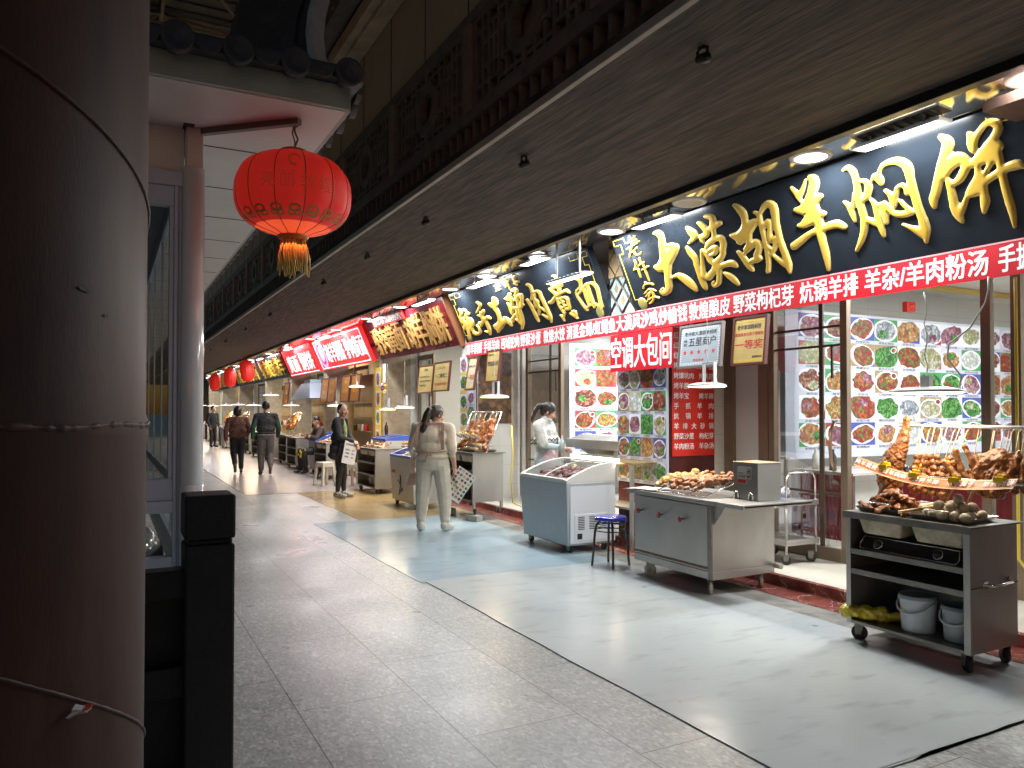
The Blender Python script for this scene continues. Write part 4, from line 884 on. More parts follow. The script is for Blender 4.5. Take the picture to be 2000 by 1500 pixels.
def menu(t, W, H, xs, rows, rng, cap_h=.032, foods=None, capw=.7, mw=None):
    cap = MB(); strip = MB(); k = 0
    for r, (z0, z1) in enumerate(rows):
        for c, (x0, x1) in enumerate(xs):
            f = foods[r][c] if foods else rng.randrange(9)
            dish(t, x0+.002, z0+cap_h, x1-x0-.004, z1-z0-cap_h, rng, FOOD[f], BG[rng.choice([0, 0, 2, 2, 1, 1, 5, 5, 3, 6] if f not in (4,) else [1, 4])], plate=rng.random() < .75)
            s = CAP[k % len(CAP)]; w_ = min(.9, .2*len(s)*.9)*(x1-x0)*capw+.02
            write(cap, s, ((x0+x1)/2-w_/2, -.002, z0+cap_h*.16), (1, 0, 0), (0, 0, 1), w_, cap_h*.66, 0, .0); k += 1
    cap.build('caption', M_INK, t)
rng = random.Random(21)
# board on the maroon pillar
t = thing('menu_board', 'tall menu board of twenty dish photos on the front of the maroon pillar', 'menu board', (5.215, 7.24, .70), FRONT)
MB().box(0, .88, 0, .03, 0, 1.27).build('board', M_SHEET, t, bevel=.002)
menu(t, .88, 1.27, [(.01+.215*i, .01+.215*(i+1)) for i in range(4)], [(1.27-.253*(r+1), 1.27-.253*r) for r in range(5)], rng, .036, [[3,8,5,6],[3,4,1,0],[7,3,1,8],[0,1,7,3],[2,2,8,1]])
# red list on the side of the pillar
t = thing('price_list', 'tall red list of grilled dishes in white letters on the side of the pillar', 'price list', (5.27, 6.345, 1.02), 0.0)
MB().box(0, .585, -.012, 0, 0, 1.58).build('board', mat('list_red', (.58,.022,.012), .3, var=.06), t)
rows = [('大串羊肉', '烤羊排'), ('红柳羊肉', '烤羊肚'), ('红柳烤羊肉', ''), ('红柳烤驼肉', ''), ('红柳烤驴肉', ''), ('烤金鳟鱼', ''), ('烤馕坑肉', '烤鸡翅'), ('烤羊腰', '烤板筋'), ('烤羊宝', '烤羊蹄'), ('手 抓 羊 肉', ''), ('炕 锅 羊 排', ''), ('羊排大砂锅', ''), ('野菜沙葱', '枸杞芽'), ('羊肉粉汤', '羊杂汤')]
mb = MB()
for i, (a, b) in enumerate(rows):
    z = 1.58-.075-i*.1075
    if b:
        write(mb, a, (.02, -.0135, z-.035), (1, 0, 0), (0, 0, 1), .068*len(a), .066, 0, .015); write(mb, b, (.57-.068*len(b), -.0135, z-.035), (1, 0, 0), (0, 0, 1), .068*len(b), .066, 0, .015)
    else:
        s = a.replace(' ', '')
        for k, ch in enumerate(s): write(mb, ch, (.02+(.55-.066)*k/(len(s)-1), -.0135, z-.035), (1, 0, 0), (0, 0, 1), .066, .066, 0, .015)
mb.build('lettering', M_WHITE, t)
# wall menus inside the shops: flat prints on the partition walls, facing the walkway's near end
t = thing('wall_menu', 'large wall print of many dish photos inside the nearest shop', 'menu', (6.40, 5.84, .98), 0.0)
MB().box(0, 4.3, 0, .008, 0, 1.62).build('sheet', M_SHEET, t)
xs = [(.20+.415*i, .20+.415*(i+1)) for i in range(10)]; zr = [(1.29-.300*r, 1.29-.300*r+.300) for r in range(5)]
menu(t, 4.3, 1.86, xs, zr, rng, .042, [[3,0,5,6,7,6,3,8,3,3],[8,5,5,1,5,8,7,4,0,5],[0,2,5,5,5,1,1,3,5,7],[5,2,5,1,6,8,1,1,0,7],[7,3,5,7,4,2,3,5,0,3]])
t = thing('wall_menu', 'wall print of dish photos inside the second shop beside the steel hood', 'menu', (6.42, 10.19, .82), 0.0)
MB().box(0, 3.0, 0, .008, 0, 1.75).build('sheet', M_SHEET, t)
menu(t, 3.0, 1.75, [(.10+.40*i, .10+.40*(i+1)) for i in range(4)], [(1.35-.33*r, 1.35-.33*r+.33) for r in range(5)], rng, .05, [[3,5,3,3],[8,5,5,0],[0,5,2,5],[5,2,5,5],[7,3,5,5]])
# strip menus on the second pillar
M_YTAG = mat('yellow_label', (.75,.50,.04), .4)
t = thing('menu_strip', 'strip of green vegetable photos with yellow labels on the pillar under the black sign', 'menu board', (5.22, 11.72, .55), FRONT)
MB().box(0, .30, 0, .02, 0, 1.85).build('board', mat('print_lilac', (.55,.50,.66), .35), t)
for r in range(6):
    dish(t, .02, 1.85-.305*(r+1)+.06, .26, .24, rng, FOOD[[3, 1, 1, 1, 1, 8][r]], BG[0])
mb = MB()
for r in range(6): mb.quad((.03, -.002, 1.85-.305*(r+1)), (.27, -.002, 1.85-.305*(r+1)), (.27, -.002, 1.85-.305*(r+1)+.05), (.03, -.002, 1.85-.305*(r+1)+.05))
mb.build('label_print', M_YTAG, t)
t = thing('menu_strip', 'narrow pale strip of dish photos right of the yellow labelled strip', 'menu board', (5.205, 11.40, .80), FRONT)
MB().box(0, .29, 0, .02, 0, 1.55).build('board', M_SHEET, t)
menu(t, .29, 1.55, [(.01, .28)], [(1.55-.258*(r+1), 1.55-.258*r) for r in range(6)], rng, .04, [[2],[3],[3],[1],[1],[3]])
t = thing('menu_strip', 'yellow bordered strip of photos at the left of the shop with the dark red sign', 'menu board', (5.22, 16.3, .7), FRONT)
MB().box(0, .34, 0, .02, 0, 1.75).build('board', M_YTAG, t)
for r in range(4): dish(t, .04, .08+.42*r, .26, .32, rng, FOOD[[5, 1, 3, 3][r]], BG[0])
# notices
for (u0, v0, u1, v1, x, lb, m, body) in ((931, 779, 951, 799, 5.9, 'small white notice on the brown flowered wall', M_WHITE, '禁止吸烟'), (708, 787, 724, 806, 6.0, 'small framed food picture on the white wall behind the woman in black', mat('print_yellow', (.66,.5,.12), .35), ''), (471, 799, 481, 808, 5.9, 'small blue notice on the pale wall far down the walkway', mat('pale_blue_notice', (.4,.5,.7), .4), '')):
    a, b = P(u0, v1, X=x), P(u1, v0, X=x)
    t = thing('notice', lb, 'notice', (x, a.y, a.z), FRONT); MB().box(0, a.y-b.y, 0, .01, 0, b.z-a.z).build('sheet', m, t)
    if body: ptxt(t, body, .03, (b.z-a.z)*.35, (a.y-b.y)-.06, .06, M_INK)
    else: dish(t, .02, .02, a.y-b.y-.04, b.z-a.z-.04, rng, FOOD[7], BG[0]) if 'food' in lb else None

t = thing('fire_alarm', 'small red fire alarm box on the wall above the dish photos', 'alarm', (8.35, 5.84, 2.68), 0.0); MB().box(0, .16, -.07, 0, 0, .12).build('case', mat('alarm_red', (.55,.03,.02), .35), t, bevel=.01); MB().lathe([(.04, 0), (.03, .02), (.001, .025)], 14, o=(.08, -.07, .06), M=Matrix.Rotation(math.pi/2, 3, 'X')).build('lens', mat('alarm_red', (.55,.03,.02), .35), t)
mb = MB(); mb.box(6.3, 12.4, 5.80, 5.84, 2.98, 3.04); A('ceiling_trim', mb, mat('gold_trim', (.55, .38, .10), .3, metal=.4))
# ---------------------------------------------------------------- lamps
M_LED = mat('lit_diffuser', (.9,.9,.9), .4, emit=6, ecol=(1, .97, .93))
M_LEDW = mat('lit_diffuser_warm', (.9,.85,.7), .4, emit=5, ecol=(1, .86, .62))
M_LAMPB = mat('lamp_housing', (.72,.73,.74), .35, metal=.1)
M_LAMPD = mat('unlit_diffuser', (.50,.48,.44), .4)
def downlight(y, x, label, lit, power=50):
    t = thing('ceiling_downlight', label, 'downlight', (x, y, 3.40), 0, 'round downlights in the mirror ceiling')
    mb = MB(); mb.lathe([(.155, 0), (.15, -.012), (.118, -.014), (.116, -.008)], 32); mb.build('ring', M_LAMPB, t)
    mb = MB(); mb.lathe([(.117, -.010), (.06, -.0105), (.0005, -.011)], 32); mb.build('diffuser', M_LED if lit else M_LAMPD, t)
    if lit: lamp('downlight_lamp', (0, 0, -.02), power, .22, (.95, .98, 1), t)
downlight(3.96, 4.62, 'brightly lit round downlight above the largest gold letters', True)
downlight(5.35, 4.66, 'unlit round downlight between the lit ones over the nearest sign', False)
downlight(6.60, 4.68, 'lit round downlight at the left end of the nearest black sign', True)
downlight(2.4, 4.62, 'lit round downlight over the steel cart at the right edge', True)
for k, y in enumerate((8.1, 9.6, 10.9)): downlight(y, 4.68, ['round downlight over the gap left of the pillar', 'lit round downlight above the second black sign', 'round downlight at the far end of the second black sign'][k], True)
for k, y in enumerate((13.2, 15.2, 17.6, 20.2, 23, 26, 29.5, 33.5, 38, 43)):
    downlight(y, 4.68, 'lit round downlight above %s' % ['the dark red sign', 'the left end of the dark red sign', 'the right half of the red emblem sign', 'the round violet emblem', 'the sign with glaring white letters', 'the dense gold letters', 'the far end of the dense gold letters', 'the row of small lanterns', 'the farthest shop sign', 'the end of the walkway'][k], True, 45)
def flood(y, x, z, L, label, power, drop=0.0, col=(.92, .97, 1)):
    t = thing('sign_floodlight', label, 'floodlight', (x, y, z), 0, 'strip floodlights lighting the shop signs')
    M = Matrix.Rotation(-.06, 4, 'Y')
    mb = MB(); mb.box(-.07, .07, -L/2, L/2, 0, .022, 0, M); 
    for k in range(9): mb.box(-.06, .06, -L/2+.06+k*(L-.12)/8, -L/2+.066+k*(L-.12)/8, .022, .034, 0, M)
    mb.build('housing', M_LAMPB, t, bevel=.003)
    MB().box(-.06, .06, -L/2+.03, L/2-.03, -.006, -.0005, 0, M).build('diffuser', M_LED, t)
    mb = MB()
    for s in (-1, 1):
        mb.tube([(0, s*L*.3, .02), (0, s*L*.3, max(.03, 3.40-z))], .012, 6)
    mb.build('bracket', M_LAMPB, t)
    lamp('flood_lamp', (.012, 0, -.03), power, .12, col, t, 'RECTANGLE', L-.06, (0, -.55, 0))
    return t
flood(3.30, 4.70, 3.35, .66, 'strip floodlight above the gold letters at the right of the nearest sign', 16)
flood(5.86, 4.68, 3.33, .66, 'strip floodlight above the left letters of the nearest sign', 16)
flood(7.25, 4.55, 2.98, .80, 'floodlight hanging on two arms before the right end of the second sign', 15)
flood(9.75, 4.68, 3.30, .85, 'strip floodlight in the middle above the second black sign', 17)
flood(11.9, 4.62, 3.30, .8, 'strip floodlight between the black sign and the dark red sign', 10)
flood(8.2, 4.66, 3.35, .6, 'short strip floodlight above the right part of the second sign', 16)
for k, y in enumerate((14.5, 18.6, 22.8, 27.5, 32, 37, 42, 47)):
    flood(y, 4.64, 3.30, .8, 'strip floodlight above %s' % ['the dark red sign with tan letters', 'the backlit red sign with the emblem', 'the sign with two white letter blocks', 'the dense gold letters down the walkway', 'the thin gold letters behind the lanterns', 'the near half of the farthest sign', 'the far half of the farthest sign', 'the last shop'][k], 9 if k == 0 else 16 if k < 3 else 42)
def pendant(x, y, z, r, label, power, col=(1, .80, .52), mkind=None, arms=True, top=2.35, flat=True):
    t = thing('food_lamp', label, 'lamp', (x, y, z), FRONT, 'flat disc lamps over the food')
    mb = MB(); mb.lathe([(.001, .032), (r*.55, .030), (r*.93, .016), (r, .004), (r*.985, -.004)], 36); mb.build('shade', mat('grey_white_shade', (.5,.5,.47), .35), t)
    mb = MB(); mb.lathe([(r*.985, -.004), (r*.9, -.010), (.001, -.012)], 36); mb.build('diffuser', M_LEDW if mkind is None else mkind, t)
    mb = MB()
    if arms:
        mb.box(r*.45, r*.62, -.02, .02, .028, .045); mb.box(r*.56, r*.60, -.018, .018, .045, .20); mb.box(-r*.25, -r*.21, -.018, .018, .028, .20); mb.box(-r*.25, r*.60, -.018, .018, .20, .206)
    else: mb.box(-.03, .03, -.02, .02, .028, .10)
    mb.build('bracket', M_LAMPB, t)
    mb = MB(); z1 = top-z
    pts = [(r*.3*math.sin(q*2.2)*.2, 0, (.2 if arms else .1)+(z1-.2)*q/8) for q in range(9)]
    mb.tube(pts, .0035, 5); mb.build('cord', mat('white_cord', (.6,.6,.55), .5), t)
    lamp('food_lamp_light', (0, 0, -.03), power, r*1.8, col, t)
    return t
WARM, COOL = (1, .78, .50), (1, .90, .74)
pendant(4.55, 3.02, 1.62, .215, 'bright disc lamp hanging over the skewers on the nearest right cart', 8, (1, .86, .64), arms=False)
pendant(4.66, 5.13, 1.72, .17, 'disc lamp on a bent bracket under the silver star plaque', 14, COOL)
pendant(4.58, 9.15, 1.69, .20, 'disc lamp over the hanging meat behind the woman in beige', 9, WARM)
pendant(4.45, 12.3, 1.56, .17, 'right one of two disc lamps on curved arms over the meat slab', 9, WARM)
pendant(4.45, 13.2, 1.53, .15, 'left one of two disc lamps on curved arms over the meat slab', 9, WARM)
pendant(4.5, 15.3, 2.0, .16, 'small disc lamp just under the orange plaques', 10, WARM, arms=False)
pendant(4.5, 16.9, 1.62, .20, 'disc lamp beside the head of the woman in black', 12, WARM, arms=False)
pendant(4.5, 21.6, 1.66, .22, 'disc lamp over the upright meat rack left of the blue hood', 14, WARM, arms=False)
pendant(4.5, 24.6, 2.0, .25, 'disc lamp hanging under the sign with glaring white letters', 16, WARM, arms=False)
for k, (y, z) in enumerate(((27.5, 1.7), (31, 1.75), (34.5, 1.75), (39, 1.75), (44, 1.8))):
    pendant(4.45, y, z, .26, 'warm disc lamp over %s' % ['the far stall behind the walking man', 'the stall behind the walking woman', 'the stall beside the small lanterns', 'the far stalls by the kiosk post', 'the last stall of the row'][k], 42, WARM, arms=False)
# cord of the nearest lamp looping up to the banner
mb = MB(); pts = [P(u, v, X=4.66) for u, v in ((1872, 765), (1878, 735), (1850, 700), (1853, 672), (1895, 640), (1925, 590), (1931, 565), (1930, 540))]
tag(mb.tube(pts, .006, 6).build('power_cord', mat('white_cord', (.6,.6,.55), .5)), 'white power cord curling up from the nearest disc lamp to the banner', 'cord')
# lights inside the shops
def shop_light(y, x, power, label, col=(.93, .97, 1)):
    t = thing('ceiling_light', label, 'ceiling light', (x, y, 3.045), 0, 'flat round lights on the shop ceilings')
    MB().lathe([(.001, -.02), (.13, -.02), (.15, 0)], 24).build('diffuser', M_LED, t); lamp('shop_lamp', (0, 0, -.05), power, .5, col, t)
n_ = 0
NAMES = ['the nearest shop', 'the second shop', 'the third shop', 'the shop under the red emblem sign', 'the shop under the white letter blocks', 'the shop under the dense gold letters', 'the shop behind the small lanterns', 'the far shop by the kiosk post', 'the last shop']
for k, y in enumerate((4.0, 9.0, 13.6, 18.2, 23, 27.4, 33, 39, 45)):
    for j, x in enumerate((6.9, 9.4)):
        shop_light(y-.4*j, x, 130 if k < 2 else 70, '%s round light on the ceiling of %s' % (['front', 'rear'][j], NAMES[k]), (.93, .97, 1) if k % 3 != 2 else (1, .93, .82))
# ---------------------------------------------------------------- red lanterns
def lantern_mat(name, col, e):
    m = bpy.data.materials.new(name); m.use_nodes = True; nt = m.node_tree; b = nt.nodes['Principled BSDF']; N = nt.nodes.new; L = nt.links.new
    b.inputs['Base Color'].default_value = (*col, 1); b.inputs['Roughness'].default_value = .55
    b.inputs['Emission Color'].default_value = (1, .035, .02, 1); b.inputs['Emission Strength'].default_value = e
    return m
M_LANT = lantern_mat('red_lantern_silk', (.72, .014, .012), .20)
M_LANTB = lantern_mat('orange_lantern_base', (.8, .10, .02), .6); M_LANTB.node_tree.nodes['Principled BSDF'].inputs['Emission Color'].default_value = (1, .10, .03, 1)
M_GILT = mat('gilt_paint', (.50, .15, .025), .4, metal=.3)
lan = thing('red_lantern', 'large glowing red lantern with gold tassel hanging from the kiosk eave', 'lantern', (.955, 4.56, 2.775))
RL, HL, N = .335, .245, 12
prof = []
for i in range(33):
    t = -1+2*i/32; r = RL*(max(0, 1-abs(t)**2.4))**.5*.78 + RL*.22*(1-abs(t)**6) if abs(t) < 1 else 0
    prof.append((max(r, .085), HL*t))
def ribbed(prof, n, seg, depth):
    mb = MB(); vs = []; nn = n*seg
    for r, z in prof:
        for k in range(nn):
            a = 2*math.pi*k/nn; q = abs(math.sin(math.pi*(k % seg)/seg)); rr = r*(1-depth+depth*q); vs.append((rr*math.cos(a), rr*math.sin(a), z))
    fs = [(i*nn+k, i*nn+(k+1) % nn, (i+1)*nn+(k+1) % nn, (i+1)*nn+k) for i in range(len(prof)-1) for k in range(nn)]
    mb.add(vs, fs, 0, True); return mb
sh = ribbed(prof, N, 8, .035)
me = sh.mesh('shade', [M_LANT, M_LANTB])
for p in me.polygons: p.material_index = 1 if p.center.z < -HL*.80 else 0
put('shade', me, lan)
for k in range(N):
    a = 2*math.pi*k/N; pts = [(r*.968*math.cos(a), r*.968*math.sin(a), z) for r, z in prof]
    MB().tube(pts, .0028, 5).build('rib', mat('dark_gilt_wire', (.22, .07, .02), .4), lan)
MB().lathe([(.001, .262), (.075, .262), (.088, .25), (.088, .235)], 24).build('cap', M_GILT, lan)
MB().lathe([(.085, -.235), (.09, -.25), (.078, -.268), (.001, -.268)], 24).build('base_ring', M_GILT, lan)
mb = MB(); r3 = random.Random(3)
for k in range(64):
    a = r3.uniform(0, 6.28); r = .07*math.sqrt(r3.random()); l = r3.uniform(.15, .225); q = r3.uniform(.9, 1.35)
    mb.tube([(r*math.cos(a), r*math.sin(a), -.262), (r*q*math.cos(a)*1.1, r*q*math.sin(a)*1.1, -.262-l*.5), (r*q*math.cos(a+.2)*1.1, r*q*math.sin(a+.2)*1.1, -.262-l)], .0042, 4)
mb.build('tassel', mat('gold_tassel', (.62, .42, .10), .5, var=.3, vs=30), lan)
mb = MB(); mb.tube([(0, -.02, .26), (.005, -.015, .31), (-.012, -.02, .36), (.0, -.01, .41)], .004, 5); mb.tube([(0, .025, .26), (.015, .02, .30), (.03, .02, .34), (.012, .02, .38), (.005, .0, .42)], .006, 5); mb.tube([(-.02, 0, .405), (.0, 0, .428), (.02, 0, .405)], .012, 6)
mb.build('hanging_wire', mat('rusty_wire', (.12, .09, .07), .6), lan)
# gilt pattern painted on the silk: clouds round the bottom, four letters and an emblem in front
def on_silk(az, z):
    t = z/HL
    i = min(31, max(0, int((t+1)*16))); f = (t+1)*16-i; r = prof[i][0]*(1-f)+prof[min(32, i+1)][0]*f
    return Vector((r*1.004*math.cos(az), r*1.004*math.sin(az), z))
mb = MB(); face = math.atan2(-4.56, -.955)
for k in range(18):
    a0 = 2*math.pi*k/18
    for (da, dz, s) in ((0, .02, .034), (-.06, .0, .024), (.06, .0, .024)):
        pts = [on_silk(a0+da+s/RL*math.cos(q*.628)*1.2, -.168+dz+s*.62*math.sin(q*.628)) for q in range(10)]; inn = [on_silk(a0+da+s*.6/RL*math.cos(q*.628)*1.2, -.168+dz+s*.36*math.sin(q*.628)) for q in range(10)]
        mb.add(pts+inn, [(q, (q+1) % 10, 10+(q+1) % 10, 10+q) for q in range(10)])
mb.build('gilt_pattern', mat('olive_gilt', (.42, .20, .04), .45, metal=.2), lan); mb = MB()
for ch, da, z, w_, h_ in (('亮', -.42, .0, .085, .085), ('丽', -.10, .0, .085, .085), ('敦', .24, -.005, .085, .09), ('煌', .56, -.005, .085, .09)):
    vs, fs = text_raw(ch, .0)
    mb.add([on_silk(face+da+(x-.5)*w_/RL, z+(y-.5)*h_) for x, y in vs], fs)
pts = [on_silk(face+.02+.16*(1 if q % 2 else .75)*math.cos(q*.2)*.8, .115+.045*math.sin(q*.2)) for q in range(26)]; inn = [on_silk(face+.02+.09*math.cos(q*.2)*.8, .115+.024*math.sin(q*.2)) for q in range(26)]
mb.add(pts+inn, [(q, q+1, 27+q, 26+q) for q in range(25)])
mb.build('gilt_lettering', lantern_mat('faint_gilt_letter', (.42, .09, .02), .12), lan)
lamp('lantern_lamp', (0, 0, -.30), .5, .2, (1, .25, .10), lan)
def small_lantern(x, y, z, label, tilt=0):
    t = thing('red_lantern', label, 'lantern', (x, y, z), 0, 'row of small red lanterns'); t.rotation_euler = (0, tilt, 0)
    pr = [(.07, -.38), (.16, -.34), (.225, -.24), (.235, 0), (.225, .24), (.16, .34), (.07, .38)]
    ribbed(pr, 12, 4, .05).build('shade', M_LANT, t)
    MB().lathe([(.001, .42), (.08, .42), (.08, .37)], 14).build('cap', M_GILT, t); MB().lathe([(.08, -.37), (.08, -.42), (.001, -.42)], 14).build('base_ring', M_GILT, t)
    MB().tube([(0, 0, .4), (0, 0, .9)], .006, 5).build('hanging_wire', M_DARK, t)
for u, v, t_, lb, tl in ((482, 724, 27.0, 'rightmost of the three small red lanterns, tilted towards the stalls', -.16), (449, 737, 30.5, 'middle one of the three small red lanterns, with a yellow label', -.03), (420, 746, 34.5, 'leftmost of the three small red lanterns', .03)):
    q = Vector((0, 0, 1.5))+ray(u, v)*t_; small_lantern(q.x, q.y, q.z, lb, tl)
q = Vector((0, 0, 1.5))+ray(405, 640)*26; small_lantern(q.x, q.y, q.z, 'small red lantern half hidden behind the white kiosk post', 0)
# ---------------------------------------------------------------- small spotlights under the soffit, all switched off
sp0 = thing('soffit_spotlight', 'x', 'spotlight', (2.77, 4, 3.43), 0, 'black spotlights under the brown soffit')
MB().box(-.02, .02, -.03, .03, -.012, 0).build('mount', M_DARK, sp0); 
mb = MB(); mb.box(-.012, .012, -.055, -.047, -.10, -.012); mb.box(-.012, .012, .047, .055, -.10, -.012); mb.box(-.012, .012, -.047, .047, -.02, -.0125); mb.build('bracket', M_DARK, sp0)
mb = MB(); M = Matrix.Rotation(1.15, 3, 'Y'); mb.lathe([(.001, -.05), (.03, -.05), (.036, .0), (.042, .05), (.036, .052), (.034, .045), (.001, .044)], 16, o=(0, 0, -.085), M=M); mb.build('spot_head', M_DARK, sp0)
spl = [P(u, v, Z=3.40).y for u, v in ((1345, 95), (1006, 310), (822, 428), (707, 497), (629, 549))] + [15.3, 18.3, 21.6, 25]
sp0.scale = (.72, .72, .72)
for i, y in enumerate(spl):
    lb = 'black soffit spotlight, %s from the near end' % ['first', 'second', 'third', 'fourth', 'fifth', 'sixth', 'seventh', 'eighth', 'ninth'][i]
    if i == 0: sp0.location = (2.77, y, 3.43); sp0['label'] = lb
    else: dup(sp0, (2.77, y, 3.43), lb)
# ---------------------------------------------------------------- steel carts, freezers, stools
M_SS = mat('stainless_steel', (.42, .41, .39), .40, metal=.75, var=.09, vs=1.6, bump=.015, bs=6, stretch=(2.2, 2.2, .9), rvar=.09)
M_SSD = mat('worn_dark_steel', (.22, .21, .19), .40, metal=.7, var=.30, vs=4, rvar=.1)
M_BLKM = mat('sooty_black_steel', (.020, .019, .018), .5, metal=.3, var=.4, vs=5)
M_RUB = mat('black_rubber', (.02, .02, .02), .6)
M_WRUB = mat('cream_wheel', (.48, .45, .38), .5, var=.2, vs=30)
M_WIRE = mat('bright_wire', (.72, .70, .66), .22, metal=.9)
M_PLW = mat('white_plastic', (.62, .62, .60), .4, var=.04)
M_BRASS = mat('worn_brass_trim', (.36, .24, .10), .4, metal=.5, var=.3)
def caster(parent, x, y, r, m, ang=0.0, brake=False):
    c = bpy.data.objects.new('caster', None); COL.objects.link(c); c.parent = parent; c.location = (x, y, 0); c.rotation_euler = (0, 0, ang)
    Rx = Matrix.Rotation(math.pi/2, 3, 'X')
    MB().lathe([(.001, -.016), (r*.45, -.016), (r*.5, -.010), (r*.8, -.011), (r*.95, -.012), (r, -.006), (r, .006), (r*.95, .012), (r*.8, .011), (r*.5, .010), (r*.45, .016), (.001, .016)], 22, o=(0, 0, r), M=Rx).build('wheel', m, c)
    mb = MB(); mb.box(-.028, .028, -.026, .026, r*2+.006, r*2+.014)
    for s in (-1, 1): mb.hexa([(-.022, s*.02-.002, r*.8), (.012, s*.02-.002, r*.8), (.012, s*.02+.002, r*.8), (-.022, s*.02+.002, r*.8)], [(-.028, s*.02-.002, r*2+.006), (.028, s*.02-.002, r*2+.006), (.028, s*.02+.002, r*2+.006), (-.028, s*.02+.002, r*2+.006)])
    mb.tube([(0, -.026, r), (0, .026, r)], .007, 8)
    if brake: mb.box(-.07, -.02, -.018, .018, r*1.3, r*1.3+.012)
    mb.build('fork', M_SSD, c)
def wire_frame(mb, pts, r=.004, n=6, closed=False):
    pts = list(pts)+([pts[0]] if closed else []); 
    for a, b in zip(pts, pts[1:]): mb.tube([a, b], r, n)
def tray(name, label, loc, w_, d_, h_, m, rz=0, handles=True, tilt=0, group='steel trays on the carts'):
    t = thing(name, label, 'tray', loc, rz, group); t.rotation_euler = (tilt, 0, rz)
    mb = MB(); b = [(-w_/2+.02, -d_/2+.02), (w_/2-.02, -d_/2+.02), (w_/2-.02, d_/2-.02), (-w_/2+.02, d_/2-.02)]; o = [(-w_/2, -d_/2), (w_/2, -d_/2), (w_/2, d_/2), (-w_/2, d_/2)]
    mb.add([(x, y, .001) for x, y in b]+[(x, y, h_) for x, y in o]+[(x*1.04, y*1.04, h_+.002) for x, y in o], [(0, 1, 2, 3)]+[(i, 4+i, 4+(i+1) % 4, (i+1) % 4) for i in range(4)]+[(4+i, 8+i, 8+(i+1) % 4, 4+(i+1) % 4) for i in range(4)])
    o_ = mb.build('pan', m, t); q = o_.modifiers.new('s', 'SOLIDIFY'); q.thickness = .002
    if handles:
        for s in (-1, 1):
            mb = MB(); x0 = -w_*.22; y = s*d_/2
            mb.tube([(x0, y, h_-.002), (x0, y+s*.008, h_+.03), (x0+.008, y+s*.008, h_+.036), (-x0-.008, y+s*.008, h_+.036), (-x0, y+s*.008, h_+.03), (-x0, y, h_-.002)], .0035, 6); mb.build('handle', M_WIRE, t)
    return t
# --- the open cart at the right edge
def open_cart(label, loc, W, D, H, lips, wheel=.05, rz=FRONT, group='open steel food carts', hdl=True, pans=True, back=True, z0=None):
    t = thing('food_cart', label, 'food cart', loc, rz, group)
    if z0:
        for x, y in ((.02, .02), (W-.02, .02), (.02, D-.02), (W-.02, D-.02)): MB().box(x-.018, x+.018, y-.018, y+.018, wheel*2+.014, z0).build('leg', M_SS, t)
    z0 = z0 or wheel*2+.014
    MB().box(0, .012, 0, D, z0, H).build('side_panel', M_SS, t, bevel=.002)
    MB().box(W-.012, W, 0, D, z0, H).build('side_panel', M_SS, t, bevel=.002)
    MB().box(.012, W-.012, D-.01, D, z0, H-.01).build('back_panel', M_SSD, t)
    MB().box(-.006, .030, -.006, .004, z0, H).build('front_post', M_SS, t, bevel=.003); MB().box(W-.034, W+.006, -.006, .004, z0, H).build('front_post', M_SS, t, bevel=.003)
    for z in lips:
        mb = MB(); mb.box(.03, W-.034, -.004, .008, z-.032, z+.004); mb.box(.0125, W-.0125, .0085, D-.0105, z-.008, z+.001); mb.build('shelf', M_SSD, t, bevel=.003)
    MB().box(.0125, W-.0125, -.003, D-.0105, z0+.001, z0+.022).build('bottom_shelf', M_SSD, t, bevel=.003)
    mb = MB(); mb.box(-.02, W+.02, -.015, D+.03, H+.001, H+.012); mb.box(-.02, W+.02, -.018, -.0155, H-.03, H+.014); mb.build('top_plate', M_SSD, t, bevel=.003)
    if pans:
        for k, (xa, xb) in enumerate(((.07, W*.48), (W*.54, W-.03))):
            mb = MB(); mb.hexa([(xa+.03, .03, H-.125), (xb-.03, .03, H-.125), (xb-.03, D-.06, H-.125), (xa+.03, D-.06, H-.125)], [(xa, .008, H-.012), (xb, .008, H-.012), (xb, D-.03, H-.012), (xa, D-.03, H-.012)]); mb.build('hanging_pan', mat('greasy_cream_pan', (.42, .36, .24), .4, var=.35, vs=12), t, bevel=.015)
    if hdl:
        mb = MB(); mb.tube([(W, D*.30, H*.60), (W+.045, D*.33, H*.60), (W+.045, D*.72, H*.61), (W, D*.75, H*.61)], .008, 8); mb.box(W+.001, W+.006, D*.25, D*.35, H*.57, H*.63); mb.box(W+.001, W+.006, D*.70, D*.80, H*.58, H*.64); mb.build('handle', M_WIRE, t)
        MB().box(W+.0005, W+.003, .0, D, H*.585, H*.592).build('panel_joint', M_BLKM, t)
    for x, y in ((.05, .05), (W-.05, .05), (.05, D-.05), (W-.05, D-.05)): caster(t, x, y, wheel, M_RUB, .5 if x < .1 else -.6)
    return t
CX, CY, CW, CD, CH = 4.32, 3.43, .81, .47, .83
cart1 = open_cart('open steel cart with a two knob gas burner and two buckets on its shelves', (CX, CY, 0), CW, CD, CH, (.60, .47))
def loc1(x, y, z): return (CX+y, CY-x, z)      # cart-local -> world
